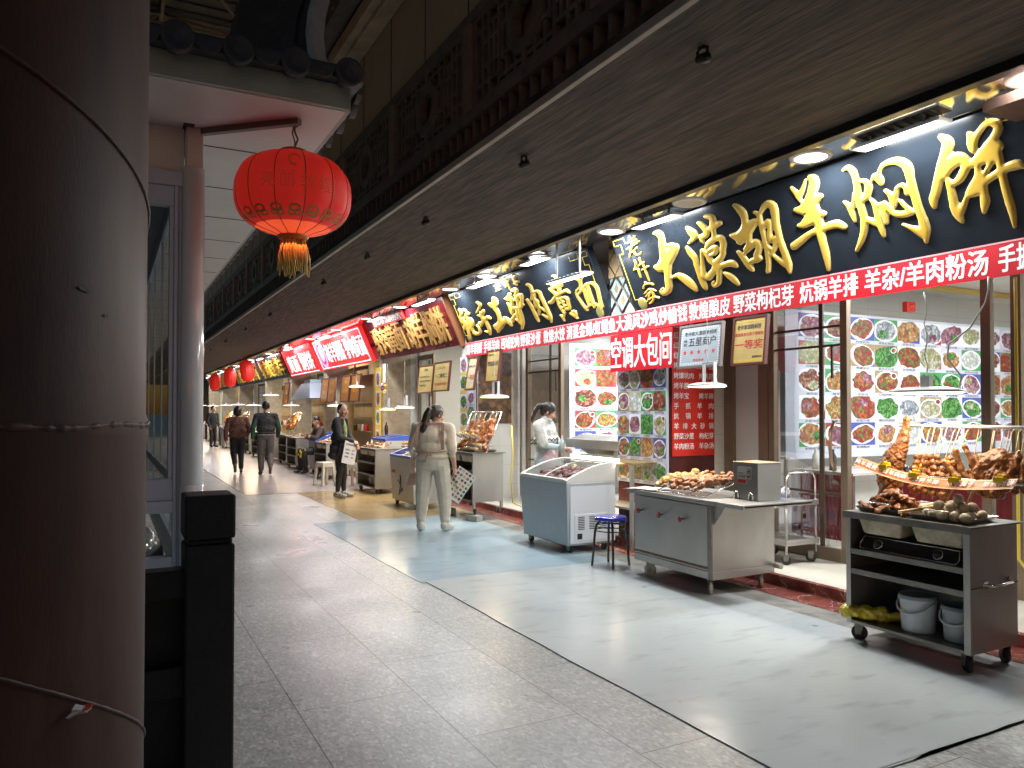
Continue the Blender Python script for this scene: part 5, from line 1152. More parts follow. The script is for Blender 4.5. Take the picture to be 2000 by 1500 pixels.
# inclined rack above it
rk = thing('skewer_rack', 'white inclined wire rack of hooks over the nearest right cart', 'rack', loc1(0, 0, CH+.012), FRONT)
TB, BB = (CD-.02, .56), (.22, .0)     # (y, z) of the top bar and the feet
mb = MB()
for x in (.06, 1.05): mb.tube([(x-.02 if x < .5 else x, BB[0], 0), (x, TB[0], TB[1])], .009, 8)
mb.tube([(.06, TB[0], TB[1]), (1.05, TB[0], TB[1])], .011, 8)
mb.build('frame', mat('white_tube', (.72, .72, .70), .3, metal=.2), rk)
MB().tube([(.03, BB[0]+.05, .24), (1.05, BB[0]+.05, .24)], .008, 8).build('cross_bar', M_WIRE, rk)
for x, y in ((.50, .30), (.60, .36)): MB().tube([(x-.05, y, .0), (x+.03, y+.10, .34)], .009, 8).build('stay', mat('wooden_stay', (.45, .30, .15), .5), rk)
# price strip with yellow clips
ps = thing('price_strip', 'curved red and white printed price strip clipped along the skewer rack', 'price strip', loc1(0, 0, CH), FRONT)
mb = MB(); n = 24; lp = []
for i in range(n+1):
    f = i/n; x = -.04+1.02*f; z = .335-.10*f+.03*f*f-.055*math.sin(math.pi*f); y = .12-.02*math.sin(math.pi*f)
    lp.append((x, y, z))
vs = []
for x, y, z in lp: vs += [(x, y, z-.028), (x+.004, y+.05, z+.028)]
mb.add(vs, [(2*i, 2*i+2, 2*i+3, 2*i+1) for i in range(n)], 0); mb.build('strip', mat('orange_red_card', (.62, .20, .07), .4), ps)
mb = MB()
cuts = ['烤','羊','腿','烤','鸡','翅','羊','肉','串','羊','排','烤','羊','蹄','鸡','爪','羊','腰','子','板','筋','烤','肉','饼']
for i in range(n):
    if i % 5 == 4: continue
    a, b = Vector(lp[i]), Vector(lp[i+1]); rt = (b-a).normalized(); up = Vector((0, .66, .75)).normalized()
    write(mb, cuts[i], a+rt*.004-up*.018+Vector((0, .024, .003))+rt.cross(up)*.003, rt, up, .034, .036, 0, .05)
mb.build('lettering', M_WHITE, ps)
mb = MB()
for i in range(n):
    a, b = Vector(lp[i]), Vector(lp[i+1]); up = Vector((0, .66, .75)).normalized(); nn = (b-a).normalized().cross(up)*.002
    for k in (0, .0625): mb.quad(*(p + up*k + Vector((0, .0, -.027)) + nn for p in (a, b, b+up*.005, a+up*.005)))
mb.build('edge_print', mat('pale_card_edge', (.8, .62, .35), .4), ps)
cl0 = None
for k, f in enumerate((.24, .43, .69, .94)):
    p = lp[int(f*n)]; q = loc1(p[0], p[1]+.05, CH+p[2]+.03)
    lb = '%s yellow plastic clip on the price strip' % ['leftmost', 'second', 'third', 'rightmost'][k]
    if cl0 is None:
        cl0 = thing('clip', lb, 'clip', q, FRONT, 'yellow clips on the price strip'); my = mat('yellow_plastic', (.78, .56, .03), .3)
        mb = MB(); mb.box(-.028, .028, -.035, -.027, -.022, .012); mb.box(-.024, .024, -.027, .02, .0, .008); mb.build('jaw', my, cl0, bevel=.002); mb = MB(); mb.box(-.018, -.004, -.01, .02, .008, .03); mb.box(.006, .022, -.01, .02, .008, .024); mb.box(-.004, .006, -.012, -.004, .008, .026); mb.build('tab', my, cl0, bevel=.002)
    else: dup(cl0, q, lb)
# gas burner
gs = thing('gas_burner', 'black two knob gas burner lying on the cart shelf', 'gas burner', loc1(.05, .03, .602), FRONT)
mb = MB(); mb.hexa([(0, 0, .0), (.69, 0, .0), (.69, .34, .0), (0, .34, .0)], [(.012, .05, .085), (.678, .05, .085), (.678, .34, .085), (.012, .34, .085)]); mb.build('body', M_BLKM, gs, bevel=.004)
mb = MB(); z = lambda y: .085*y/.05
wire_frame(mb, [(.03, -.003, .006), (.66, -.003, .006), (.675, .012, .03), (.66, .042, .082), (.03, .042, .082), (.015, .012, .03)], .004, 6, True); mb.build('chrome_edge', M_WIRE, gs)
Rk = Matrix.Rotation(R(-60)+math.pi, 3, 'X')
for x in (.14, .54):
    mb = MB(); Mk = Matrix.Rotation(R(60), 3, 'X'); mb.lathe([(.026, 0), (.026, .006), (.020, .010), (.018, .026), (.001, .028)], 18, o=(x, .022, .042), M=Mk); kb = mb.build('knob', M_RUB, gs)
    mb = MB(); mb.lathe([(.032, .001), (.03, .004), (.026, .0045)], 18, o=(x, .022, .042), M=Mk); mb.build('knob_ring', M_WIRE, gs)
for x in (.18, .50): MB().lathe([(.07, .086), (.07, .10), (.05, .104), (.001, .104)], 20, o=(x, .2, 0)).build('burner_ring', M_BLKM, gs)
# buckets
def bucket(label, loc, r, h, m, rz=0, stickers=(), lid=True, hang=True):
    t = thing('bucket', label, 'bucket', loc, rz, 'plastic buckets on cart shelves')
    mb = MB(); mb.lathe([(.001, .002), (r*.86, .002), (r*.88, .012), (r*.97, h*.86), (r*1.04, h*.87), (r*1.04, h*.92), (r, h*.93), (r*1.01, h), (r*.95, h), (r*.93, h*.9)], 36); mb.build('tub', m, t)
    if lid: MB().lathe([(.001, h*.965), (r*.9, h*.962), (r*.94, h*.975)], 36).build('lid', mat('grey_lid', (.30, .32, .34), .4), t)
    if hang:
        mb = MB(); pts = [(r*1.05*math.cos(a), -r*1.05*math.sin(a)*.95-.01, h*.86-.075*math.sin(a)) for a in [math.pi*k/10 for k in range(11)]]; mb.tube(pts, .006, 6); mb.build('bail', M_PLW, t)
    for (a0, a1, z0, z1, mm) in stickers:
        mb = MB(); n = 8; vs = []
        for k in range(n+1):
            a = a0+(a1-a0)*k/n
            for zz in (z0, z1): rr = r*(.88+.09*zz)*1.006; vs.append((rr*math.cos(a), rr*math.sin(a), h*zz*.87+.002))
        mb.add(vs, [(2*k, 2*k+2, 2*k+3, 2*k+1) for k in range(n)]); mb.build('sticker', mm, t)
    return t
M_BKT = mat('milky_plastic', (.55, .60, .64), .35, var=.05); M_BKT2 = mat('grey_plastic', (.38, .40, .42), .4, var=.06)
bucket('milky white bucket with a red and yellow sticker on the bottom shelf', loc1(.40, .14, .137), .108, .225, M_BKT, FRONT, ((3.5, 4.0, .1, .85, mat('bucket_red_label', (.55,.06,.04), .4)), (3.65, 4.02, .32, .50, M_YEL), (4.1, 4.6, .55, .72, mat('pale_label', (.6,.6,.56), .4))))
bucket('greyish bucket half in shadow at the right end of the bottom shelf', loc1(.655, .16, .137), .100, .21, M_BKT2, FRONT, ((5.6, 6.1, .2, .7, mat('bucket_red_label', (.55,.06,.04), .4)),), lid=False)
# yellow crumpled package
def crumple(seed, pts, rad, voxel, amp, freq, m, name='form'):
    mb = MB()
    for (a, b), (ra, rb) in zip(zip(pts, pts[1:]), zip(rad, rad[1:])): mb.cone(a, b, ra, rb, 12)
    return remesh(mb, voxel, 2, [m], amp, freq, seed, name=name)
t = thing('package', 'yellow crumpled plastic package sticking out of the bottom shelf', 'package', loc1(.0, .02, .137), FRONT)
put('wrapper', crumple(3, [(.0, -.03, .045), (.06, .03, .05), (.16, .10, .045), (.24, .15, .04)], [.045, .042, .045, .03], .009, .022, 22, mat('yellow_wrapper', (.50, .40, .03), .2, var=.45, vs=18)), t)

# --- food: built from lumps fused into one skin
M_MEAT = mat('glazed_roast_meat', (.20, .048, .012), .36, var=.6, vs=42, c2=(.48, .17, .032), bump=.6, bs=130, coat=.12)
M_MEATD = mat('dark_glazed_meat', (.20, .055, .018), .28, var=.4, vs=24, c2=(.34, .115, .03), bump=.6, bs=120, coat=.15)
M_MEATP = mat('pale_roast_meat', (.56, .27, .08), .4, var=.4, vs=36, c2=(.30, .09, .02), bump=.5, bs=110, coat=.1)
M_PEPPER = mat('roast_yellow_onion', (.72, .42, .06), .35, var=.2)
M_EGG = mat('spiced_egg_shell', (.42, .34, .22), .45, var=.3, vs=22, c2=(.52, .44, .32), bump=.15, bs=80)
M_BAMB = mat('bamboo_stick', (.62, .45, .24), .5, var=.15, vs=20)
# lamb leg, scored in a diamond pattern
t = thing('roast_lamb', 'large roast lamb leg scored in diamonds hanging at the left end of the rack', 'roast meat', loc1(.14, .34, CH+.62), FRONT)
mb = MB(); L = [(.035, .07, .0, .022), (.03, .05, -.08, .030), (.02, .02, -.17, .050), (-.02, -.02, -.27, .080), (-.05, -.05, -.38, .090), (-.03, -.06, -.47, .085), (.01, -.06, -.56, .06), (.04, -.05, -.62, .03)]
for a, b in zip(L, L[1:]): mb.cone(a[:3], b[:3], a[3], b[3], 14)
for v in mb.v: v.y = -.02+(v.y+.02)*.62
me = remesh(mb, .007, 3, [M_MEAT], .007, 22, 2)
for v in me.vertices:
    if v.co.z < -.14:
        for s in (1, -1):
            q = ((v.co.x*s*.8+v.co.z) % .062)/.062
            if q < .17: v.co += (Vector((0, -.03, v.co.z))-v.co)*.16
me.update(); put('meat', me, t)
MB().tube([(.035, .07, -.02), (.035, .09, .03), (.035, .11, .0)], .003, 5).build('hook', M_WIRE, t)
# skewers: stick with a run of chunks
def chunk_mesh(seed, n, r0, m2=None):
    rr = random.Random(seed); mb = MB(); z = -.20
    for k in range(n):
        r = r0*rr.uniform(.85, 1.2); mb.ball((rr.uniform(-.006, .006), rr.uniform(-.006, .006), z), r, 1 if m2 and k == seed % n else 0, (1, rr.uniform(.8, 1), rr.uniform(.75, .9)), 7); z -= r*1.52
    return remesh(mb, .0052, 1, [M_MEAT, M_PEPPER], .005, 44, seed, name='meat')
SKM = [chunk_mesh(s, 6, .0235, s in (1, 3)) for s in range(5)]
rr = random.Random(7)
def hang_skewer(x, label, me, tilt=0.0, tl=0.0, group='skewers hanging on the nearest rack', z=CH+.58, y=.44, sc=1.0, L=loc1):
    t = thing('meat_skewer', label, 'meat skewer', L(x, y, z), FRONT, group); t.rotation_euler = (tl, tilt, FRONT); t.scale = (sc, sc, sc)
    MB().tube([(0, 0, -.42), (0, 0, -.01), (0, .012, .012), (0, .02, -.005)], .0028, 5).build('stick', M_BAMB, t)
    put('meat', me, t); return t
pos = ['first', 'second', 'third', 'fourth', 'fifth', 'sixth', 'seventh', 'eighth']
for k in range(8): hang_skewer(.245+.042*k, '%s chunky meat skewer right of the scored lamb leg' % pos[k], SKM[k % 5], .05*(k-2)*.6, -.38, z=CH+.58-.03*(k % 2), sc=1.12)
for k in range(5): hang_skewer(.60+.09*k, '%s chunky skewer hanging behind the round rib slab' % pos[k], SKM[(k+2) % 5], .0, -.30, z=CH+.57, y=.46, sc=1.0)
# chicken leg pieces in the middle
def piece(label, cat, L_, m, loc, rz, rot=None, vox=.007, amp=.005, fq=30, seed=1, name='roast_piece', group=None, flat=1.0):
    t = thing(name, label, cat, loc, rz, group)
    if rot: t.rotation_euler = rot
    mb = MB()
    for a, b in zip(L_, L_[1:]): mb.cone(a[:3], b[:3], a[3], b[3], 10)
    if flat != 1:
        for v in mb.v: v.y *= flat
    put('meat', remesh(mb, vox, 2, [m], amp, fq, seed), t); return t
FOOT = [(0, 0, 0, .020), (.02, 0, -.07, .018), (.05, 0, -.14, .020), (.09, 0, -.17, .012), (.12, 0, -.18, .007)]
piece('upper grilled chicken foot between the skewers and the round meat slab', 'chicken foot', FOOT, M_MEATP, loc1(.53, .33, CH+.42), FRONT, seed=4, name='chicken_foot')
piece('lower grilled chicken foot pointing right of the skewers', 'chicken foot', [(0, 0, 0, .018), (.05, 0, -.06, .018), (.10, 0, -.11, .022), (.13, 0, -.14, .01)], M_MEATP, loc1(.47, .32, CH+.35), FRONT, seed=5, name='chicken_foot')
piece('thin grilled chicken leg hanging beside the chicken feet', 'chicken foot', [(0, 0, 0, .017), (.04, 0, -.08, .020), (.065, 0, -.15, .012)], M_MEATP, loc1(.575, .35, CH+.45), FRONT, seed=6, name='chicken_foot')
t = thing('roast_ribs', 'round glazed rib slab hanging in the middle of the rack', 'roast meat', loc1(.77, .33, CH+.30), FRONT); t.rotation_euler = (-.38, 0, FRONT)
mb = MB(); mb.ball((0, 0, 0), .15, 0, (.92, .30, 1.05), 14); mb.ball((-.03, -.02, .07), .09, 0, (1.2, .4, .7)); mb.ball((.05, -.025, -.06), .08, 0, (1, .5, 1.1))
me = remesh(mb, .007, 1, [M_MEAT], .022, 18, 9)
for v in me.vertices:
    for gx_ in (-.03, .02, .065):
        if abs(v.co.x-gx_-.02*math.sin(v.co.z*20)) < .006 and v.co.z < .03: v.co.y += .010
me.update(); put('meat', me, t)
mb = MB()
for x in (-.07, -.02, .03, .07): mb.tube([(x, .03, .12), (x, .02, .27), (x, .04, .30)], .0035, 5)
mb.build('skewer_stick', mat('white_stick', (.7, .68, .6), .4), t)
for k, (x, z) in enumerate(((.90, .40), (.935, .37), (.925, .27), (.965, .40))):
    piece('%s small sausage hanging right of the round rib slab' % ['first', 'second', 'lower', 'last'][k], 'sausage', [(0, 0, .03, .014), (.0, 0, 0, .026), (0, 0, -.05, .022), (0, 0, -.07, .01)], M_MEAT, loc1(x, .33, CH+z), FRONT, seed=k+11, name='sausage', group='sausages on the nearest rack', amp=.003)
    MB().tube([loc1(x, .34, CH+z+.02), loc1(x, .44, CH+.57)], .0025, 5).build('stick', M_BAMB, bpy.data.objects[[o.name for o in bpy.data.objects if o.name.startswith('sausage')][-1]], world=True) if False else None
piece('big glazed lamb rack at the right edge of the rack', 'roast meat', [(0, 0, .12, .05), (.02, 0, .02, .10), (.03, 0, -.10, .11), (.02, 0, -.20, .06)], M_MEATP, loc1(1.03, .34, CH+.32), FRONT, seed=17, name='lamb_rack', vox=.01, amp=.018, fq=14, flat=.4)
mb = MB()
# trays with trotters and eggs
tray('tray', 'shallow steel tray heaped with roast trotters on the nearest cart', loc1(.20, .20, CH+.014), .34, .30, .030, M_SSD, FRONT)
tray('tray', 'shallow steel tray of spiced eggs and sausage on the nearest cart', loc1(.585, .20, CH+.014), .36, .32, .028, mat('steel_tray', (.5, .48, .44), .3, metal=.8), FRONT+.08)
TROT = []
for s in range(4):
    mb = MB(); r_ = random.Random(40+s)
    for a, b in zip([(-.055, 0, 0, .017), (-.02, 0, .004, .019), (.025, 0, .0, .015), (.05, .0, .004, .019)], [(-.02, 0, .004, .019), (.025, 0, 0, .015), (.05, 0, .004, .019), (.07, .010, 0, .009)]): mb.cone(a[:3], b[:3], a[3], b[3], 9)
    mb.cone((.05, 0, .004), (.072, -.012, .0), .014, .008, 8)
    TROT.append(remesh(mb, .0065, 1, [[M_MEAT, M_MEATP, M_MEATD, M_MEAT][s]], .005, 36, s+3, name='meat'))
r_ = random.Random(5)
words = ['pointing left', 'lying flat', 'tipped up', 'turned sideways', 'half buried', 'with a dark end', 'with a pale end']
k = 0
for layer, n in ((0, 16), (1, 12), (2, 8), (3, 4)):
    for i in range(n):
        sp = (.15, .12, .08, .04)[layer]; x = .20+r_.uniform(-sp, sp); y = .19+r_.uniform(-sp*.75, sp*.75)
        t = thing('roast_trotter', 'small glazed roast trotter in the heap on the left tray of the nearest cart', 'trotter', loc1(x, y, CH+.045+.030*layer), 0, 'roast trotters heaped on the left tray')
        t.rotation_euler = (r_.uniform(-.5, .5), r_.uniform(-.5, .5), r_.uniform(0, 6.28)); put('meat', TROT[(k*3+layer) % 4], t); k += 1
eg = MB(); eg.ball((0, 0, 0), .034, 0, (1, .92, .88), 12); egm = remesh(eg, .006, 2, [M_EGG], .0035, 22, 5, name='shell')
for i, (x, y, z) in enumerate([(.55, .07, 0), (.62, .05, 0), (.69, .06, 0), (.735, .12, 0), (.66, .12, 0), (.59, .13, 0), (.53, .16, 0), (.70, .20, 0), (.74, .24, 0), (.63, .21, 0), (.64, .10, .05), (.70, .13, .05), (.66, .17, .05), (.60, .17, .05), (.72, .18, .05), (.56, .11, .05), (.67, .13, .095), (.50, .09, 0), (.76, .05, 0)]):
    t = thing('spiced_egg', 'brownish spiced egg in the heap on the right tray of the nearest cart', 'egg', loc1(x, y, CH+.052+z), i*.7, 'spiced eggs on the nearest cart'); t.rotation_euler = (i*.5, i*.9, i); put('shell', egm, t)
piece('fat grey sausage curving behind the spiced eggs', 'sausage', [(-.10, -.02, 0, .028), (-.06, .01, .012, .030), (0, .02, .014, .027), (.07, .0, .004, .022)], M_EGG, loc1(.50, .21, CH+.062), FRONT, seed=21, name='sausage')
t = thing('tongs', 'flat wooden tongs leaning between the two trays of the nearest cart', 'tongs', loc1(.40, .06, CH+.04), FRONT); MB().box(-.012, .012, -.06, .26, .0, .006, M=Matrix.Rotation(-.6, 4, 'Z') @ Matrix.Rotation(.12, 4, 'X')).build('blade', M_BAMB, t); MB().box(-.012, .012, -.06, .26, .016, .022, M=Matrix.Rotation(-.5, 4, 'Z') @ Matrix.Rotation(.16, 4, 'X')).build('blade', M_BAMB, t)

# --- the closed grill cart in the middle
GX, GY, GW, GD, GH = 4.30, 5.72, 1.03, .70, .775
gc = thing('grill_cart', 'closed stainless grill cart with three red valve knobs and cream wheels', 'grill cart', (GX, GY, 0), FRONT)
def locg(x, y, z): return (GX+y, GY-x, z)
mb = MB(); mb.box(0, GW, .012, GD, .20, GH-.02); mb.box(0.0, GW, .006, GD, .135, .1995); mb.build('body', M_SS, gc, bevel=.004)
MB().box(.035, GW-.045, -.004, .011, .235, GH-.045).build('front_panel', M_SS, gc, bevel=.003)
MB().box(.03, GW-.04, -.008, .005, .218, .2335).build('panel_track', mat('dusty_brown_gap', (.16, .10, .05), .7, var=.4, vs=30), gc)
MB().box(GW-.04, GW+.003, -.006, .0115, .137, GH-.021).build('corner_post', M_SSD, gc, bevel=.003)
mb = MB(); mb.box(-.06, GW+.38, -.03, -.018, GH-.03, GH+.004); mb.box(-.06, GW+.38, -.018, GD+.02, GH-.019, GH-.002); mb.box(GW+.372, GW+.38, -.018, GD+.02, GH-.019, GH+.006); mb.build('top_plate', M_SS, gc, bevel=.002)
mb = MB(); mb.hexa([(GW+.004, .02, GH-.19), (GW+.004, .03, GH-.19), (GW+.004, .03, GH-.02), (GW+.004, .02, GH-.02)], [(GW+.012, .02, GH-.19), (GW+.012, .03, GH-.19), (GW+.15, .03, GH-.02), (GW+.15, .02, GH-.02)]); mb.build('bracket', M_SS, gc)
Ry = Matrix.Rotation(math.pi/2, 3, 'X')
for x, z in ((.13, .60), (.42, .595), (.70, .59)):
    mb = MB(); mb.tube([(x, .0, z), (x, -.045, z)], .008, 8); mb.build('valve_stem', M_SSD, gc)
    mb = MB(); 
    for q in range(6):
        a = q*math.pi/3; mb.ball((x+.017*math.cos(a), -.048, z+.017*math.sin(a)), .009, n=6)
    mb.lathe([(.001, -.008), (.016, -.008), (.016, .008), (.001, .008)], 14, o=(x, -.048, z), M=Ry); mb.build('valve_knob', mat('red_valve_plastic', (.30, .02, .025), .3), gc)
for x, y in ((.14, .08), (GW-.08, .06), (.14, GD-.08), (GW-.10, GD-.06)): caster(gc, x, y, .058, M_WRUB, .4 if x < .5 else -.7, brake=(x > .5 and y < .2))
for (x, y) in ((GW+.05, GD+.02),): 
    mb = MB(); mb.tube([(x-.03, y-.04, .20), (x+.04, y-.04, .20)], .022, 12); mb.build('pipe_end', M_WRUB, gc)
gk = thing('grill_rack', 'bright wire rack carrying the grilled ribs on the middle cart', 'rack', locg(.25, .05, GH), FRONT)
mb = MB(); wire_frame(mb, [(.02, .0, .012), (.64, .0, .012), (.64, .46, .15), (.02, .46, .15)], .006, 6, True)
for x in (.22, .43): mb.tube([(x, .0, .012), (x, .46, .15)], .0045, 6)
for y, z in ((.10, .042), (.24, .084)): mb.tube([(.02, y, z), (.64, y, z)], .0045, 6)
for x in (.02, .64): mb.tube([(x, .46, .15), (x, .46, 0)], .006, 6)
mb.build('frame', M_WIRE, gk)
def rib(seed, l, w_, m):
    mb = MB(); r_ = random.Random(seed); n = 7
    for k in range(n):
        f = k/(n-1); mb.ball((0, -l/2+l*f, .02*math.sin(f*6)), w_*.68*(.9+.5*math.sin(math.pi*f))*r_.uniform(.85, 1.15), 0, (1, 1.2, .8), 8)
    return remesh(mb, .008, 1, [m], .018, 20, seed, name='meat')
for k, (x, l, w_, m, lb) in enumerate(((.13, .36, .055, mat('grey_gold_fish_skin', (.40, .24, .07), .35, var=.5, vs=20), 'flat grilled fish at the left end of the rack on the middle cart'), (.24, .40, .036, M_MEATP, 'first grilled rib strip beside the flat fish'), (.34, .40, .042, M_MEAT, 'wide orange rib strip second from the flat fish'), (.44, .42, .036, M_MEATP, 'third rib strip from the flat fish with pale ridges'), (.53, .42, .036, M_MEAT, 'fourth rib strip from the flat fish'), (.64, .44, .046, M_MEATD, 'darkest rib strip beside the grey control box'))):
    t = thing('grilled_rib', lb, 'grilled meat', locg(.18+x, .26, GH+.125), FRONT-.32); t.rotation_euler = (.30, 0, FRONT-.30); put('meat', rib(60+k, l, w_, m), t)
t = thing('menu_sheet', 'curled paper menu sheet on the left corner of the middle cart', 'paper', locg(-.07, -.02, GH+.006), FRONT)
mb = MB(); n = 8
vs = []
for i in range(n+1):
    for j in range(2): f = i/n; vs.append((.32*f, -.05+.26*j+.1*f, .012*math.sin(f*3)+.045*max(0, .25-f)*j+.03*max(0, f-.8)))
mb.add(vs, [(2*i, 2*i+2, 2*i+3, 2*i+1) for i in range(n)]); o = mb.build('sheet', mat('printed_paper', (.6, .58, .55), .4, var=.15, vs=60), t); o.modifiers.new('s', 'SOLIDIFY').thickness = .0015
# grey control box
cb = thing('control_box', 'grey metal control box with a printed card standing on the middle cart', 'control box', locg(.955, .31, GH+.001), FRONT)
M_GREYB = mat('grey_sheet_metal', (.30, .30, .29), .35, metal=.55, var=.06, vs=3)
MB().box(0, .27, 0, .26, 0, .30).build('case', M_GREYB, cb, bevel=.004)
MB().box(-.004, .274, -.004, .264, .3005, .306).build('lid', mat('pale_box_top', (.55, .45, .30), .4, metal=.3), cb, bevel=.002)
MB().box(.05, .15, -.003, -.0002, .13, .27).build('card', mat('grey_white_card', (.55, .57, .57), .4), cb)
mb = MB(); mb.quad((.055, -.0036, .134), (.145, -.0036, .134), (.145, -.0036, .165), (.055, -.0036, .165)); mb.build('card_stripe', M_REDINK, cb)
mb = MB(); write(mb, '刷卡取餐', (.06, -.0036, .178), (1, 0, 0), (0, 0, 1), .075, .02); write(mb, '请您自助', (.06, -.0036, .205), (1, 0, 0), (0, 0, 1), .055, .016); mb.build('lettering', M_INK, cb)
MB().box(.16, .205, -.008, -.0002, .165, .265).build('switch_plate', M_SS, cb, bevel=.002)
for z in (.195, .235): MB().lathe([(.010, -.002), (.009, .010), (.001, .011)], 12, o=(.182, -.008, z), M=Ry).build('switch', M_BLKM, cb)
for x in (.04, .20): 
    mb = MB(); mb.tube([(x-.02, -.002, .0), (x-.02, -.006, .045), (x, -.008, .06), (x+.02, -.006, .045), (x+.02, -.002, .0)], .009, 8); mb.build('magnet_hook', M_WIRE, cb)

# --- chest freezers
def freezer(label, loc, W, D, H0, H1, rim, body, side, rz=FRONT, meat=None, vent=True, deco=None):
    t = thing('chest_freezer', label, 'freezer', loc, rz, 'chest freezers along the stalls'); z0 = .085; ins = .03
    mb = MB(); mb.hexa([(ins, ins*1.2, z0), (W-ins, ins*1.2, z0), (W-ins*.6, D, z0), (ins*.6, D, z0)], [(0, 0, H0-.03), (W, 0, H0-.03), (W, D, H0-.03), (0, D, H0-.03)]); mb.build('body', body, t, bevel=.008)
    # side cheeks rise in a curve to the back
    n = 12
    def prof_(k): f = k/n; return (f*D, H0-.03+.03+(H1-H0)*math.sin(f*math.pi/2)**.9)
    for x0 in (0, W-.045):
        mb = MB(); ps = [(x, z) for x, z in (prof_(k) for k in range(n+1))]
        lo = [(D, H0-.0295), (0, H0-.0295)]; pts = ps+lo
        mb.hexa([(x0, y, z) for y, z in pts], [(x0+.045, y, z) for y, z in pts]); mb.build('cheek', rim, t, bevel=.006)
    MB().box(.0455, W-.0455, -.002, .05, H0-.0295, H0+.012).build('front_rim', rim, t, bevel=.008)
    MB().box(.0455, W-.0455, D-.05, D, H1-.06, H1).build('back_rim', rim, t, bevel=.006)
    mb = MB(); vs = []
    for k in range(1, n): y, z = prof_(k); vs += [(.046, y, z-.008), (W-.046, y, z-.008)]
    mb.add(vs, [(2*k, 2*k+1, 2*k+3, 2*k+2) for k in range(n-2)], 0, True); mb.build('curved_glass', M_GLASS, t)
    mb = MB(); vs = []
    for k in range(0, n+1): y, z = prof_(k); vs += [(W/2-.012, y, z-.004), (W/2+.012, y, z-.004)]
    mb.add(vs, [(2*k, 2*k+1, 2*k+3, 2*k+2) for k in range(n)]); mb.build('glass_divider', M_PLW, t)
    MB().box(.046, W-.046, .05, D-.05, H0-.14, H0-.135).build('inner_tray', mat('frosty_liner', (.6,.64,.66), .4), t)
    if meat:
        mb = MB(); r_ = random.Random(8)
        for k in range(80): yy = r_.uniform(.06, D-.09); mb.ball((r_.uniform(.1, W-.1), yy, H0-.03+.13*yy/D+r_.uniform(-.02, .01)), r_.uniform(.028, .045), 0, (1.2, 1, .7), 6)
        put('meat_heap', remesh(mb, .014, 1, [meat], .012, 22, 4, name='meat_heap'), t)
    if vent:
        MB().box(W-.012, W-.0005, .10, D-.12, z0+.05, z0+.33, M=Matrix.Translation((.006, 0, 0))).build('vent_panel', side, t, bevel=.003)
        mb = MB()
        for c in range(3):
            for k in range(8): mb.box(W+.002, W+.0075, .14+.14*c, .22+.14*c, z0+.17+k*.018, z0+.178+k*.018)
        mb.box(W+.002, W+.0075, .13, .19, z0+.07, z0+.13); mb.build('vent_slot', M_BLKM, t)
    if deco: deco(t)
    for x, y in ((.10, .10), (W-.10, .10), (.10, D-.08), (W-.10, D-.08)): caster(t, x, y, .036, M_RUB, .3)
    return t
M_FRB = mat('blue_grey_enamel', (.37, .42, .46), .3, var=.04, coat=.3); M_FRW = mat('white_enamel_panel', (.62, .66, .72), .3, coat=.3)
fz = freezer('white rimmed chest freezer with a blue grey front showing raw meat under curved glass', (4.22, 7.78, 0), 1.02, .62, .775, .95, M_PLW, M_FRB, M_FRW, meat=food_mat('raw_meat', [(.42,.10,.10),(.55,.26,.24),(.36,.07,.08),(.6,.42,.38)], 30))
MB().box(.985, 1.0185, .05, .62, .11, .745).build('side_panel', M_FRW, fz, bevel=.004)
M_BLUE = mat('freezer_blue_rim', (.05, .12, .52), .3); M_FRG = mat('pale_grey_enamel', (.46, .45, .42), .3, var=.04)
def deco(t):
    MB().box(.12, .24, .001, .006, .52, .56).build('badge', M_REDINK, t)
    mb = MB()
    for pts in ([(.42, .0, .18), (.48, -.0, .30), (.52, .0, .42), (.50, .0, .50)], [(.46, .0, .22), (.56, .0, .30), (.60, .0, .26)], [(.49, .0, .35), (.40, .0, .42)]): mb.tube([(x, .022-.03*(z/.7), z) for x, y, z in pts], .008, 5)
    mb.build('painted_flower', mat('violet_print', (.14, .10, .38), .5), t)
freezer('grey chest freezer with a blue rim and violet flower print beside the woman in beige', (4.05, 11.9, 0), 1.05, .62, .80, .95, M_BLUE, M_FRG, M_FRG, vent=False, deco=deco, meat=food_mat('frozen_pale_meat', [(.6,.5,.48),(.5,.3,.28),(.66,.62,.6)], 30))
freezer('small chest freezer with a blue rim behind the seated man', (4.35, 18.9, 0), .8, .6, .80, .98, M_BLUE, M_FRG, M_FRG, vent=False)
freezer('white chest freezer with a blue rim far down the walkway beside the far man', (4.1, 33.5, 0), 1.2, .7, .80, 1.0, M_BLUE, M_PLW, M_PLW, vent=False)
freezer('chest freezer with a blue rim right behind the dark bottle', (4.75, 15.1, 0), .9, .5, .95, 1.02, M_BLUE, M_FRG, M_FRG, vent=False)
# --- steel shelf with strip lights and the hood behind the nearest freezer
t = thing('steel_table', 'steel side table with two lit strip lamps behind the nearest freezer', 'table', (4.88, 7.72, 0), FRONT)
mb = MB(); mb.box(0, 1.20, 0, .40, .93, .95); mb.build('table_top', M_BRASS, t, bevel=.002)
for x, y in ((.03, .03), (1.16, .03), (.03, .36), (1.16, .36)): MB().box(x-.018, x+.018, y-.018, y+.018, .0905 if y > .3 else .0065, .9295).build('leg', M_SS, t)
MB().box(.02, 1.18, .02, .38, .45, .47).build('shelf', M_SS, t)
for x0, x1 in ((.04, .46), (.52, .98)):
    MB().box(x0, x1, -.03, .0, .952, .985).build('strip_lamp', M_LEDW, t); lamp('strip_light', ((x0+x1)/2, -.02, .945), 7, x1-x0, (1, .82, .55), t, 'RECTANGLE', .04)
hd = thing('steel_hood', 'low stainless smoker box with a sloping lid behind the lit freezer', 'smoker', (5.2, 8.35, .0), FRONT)
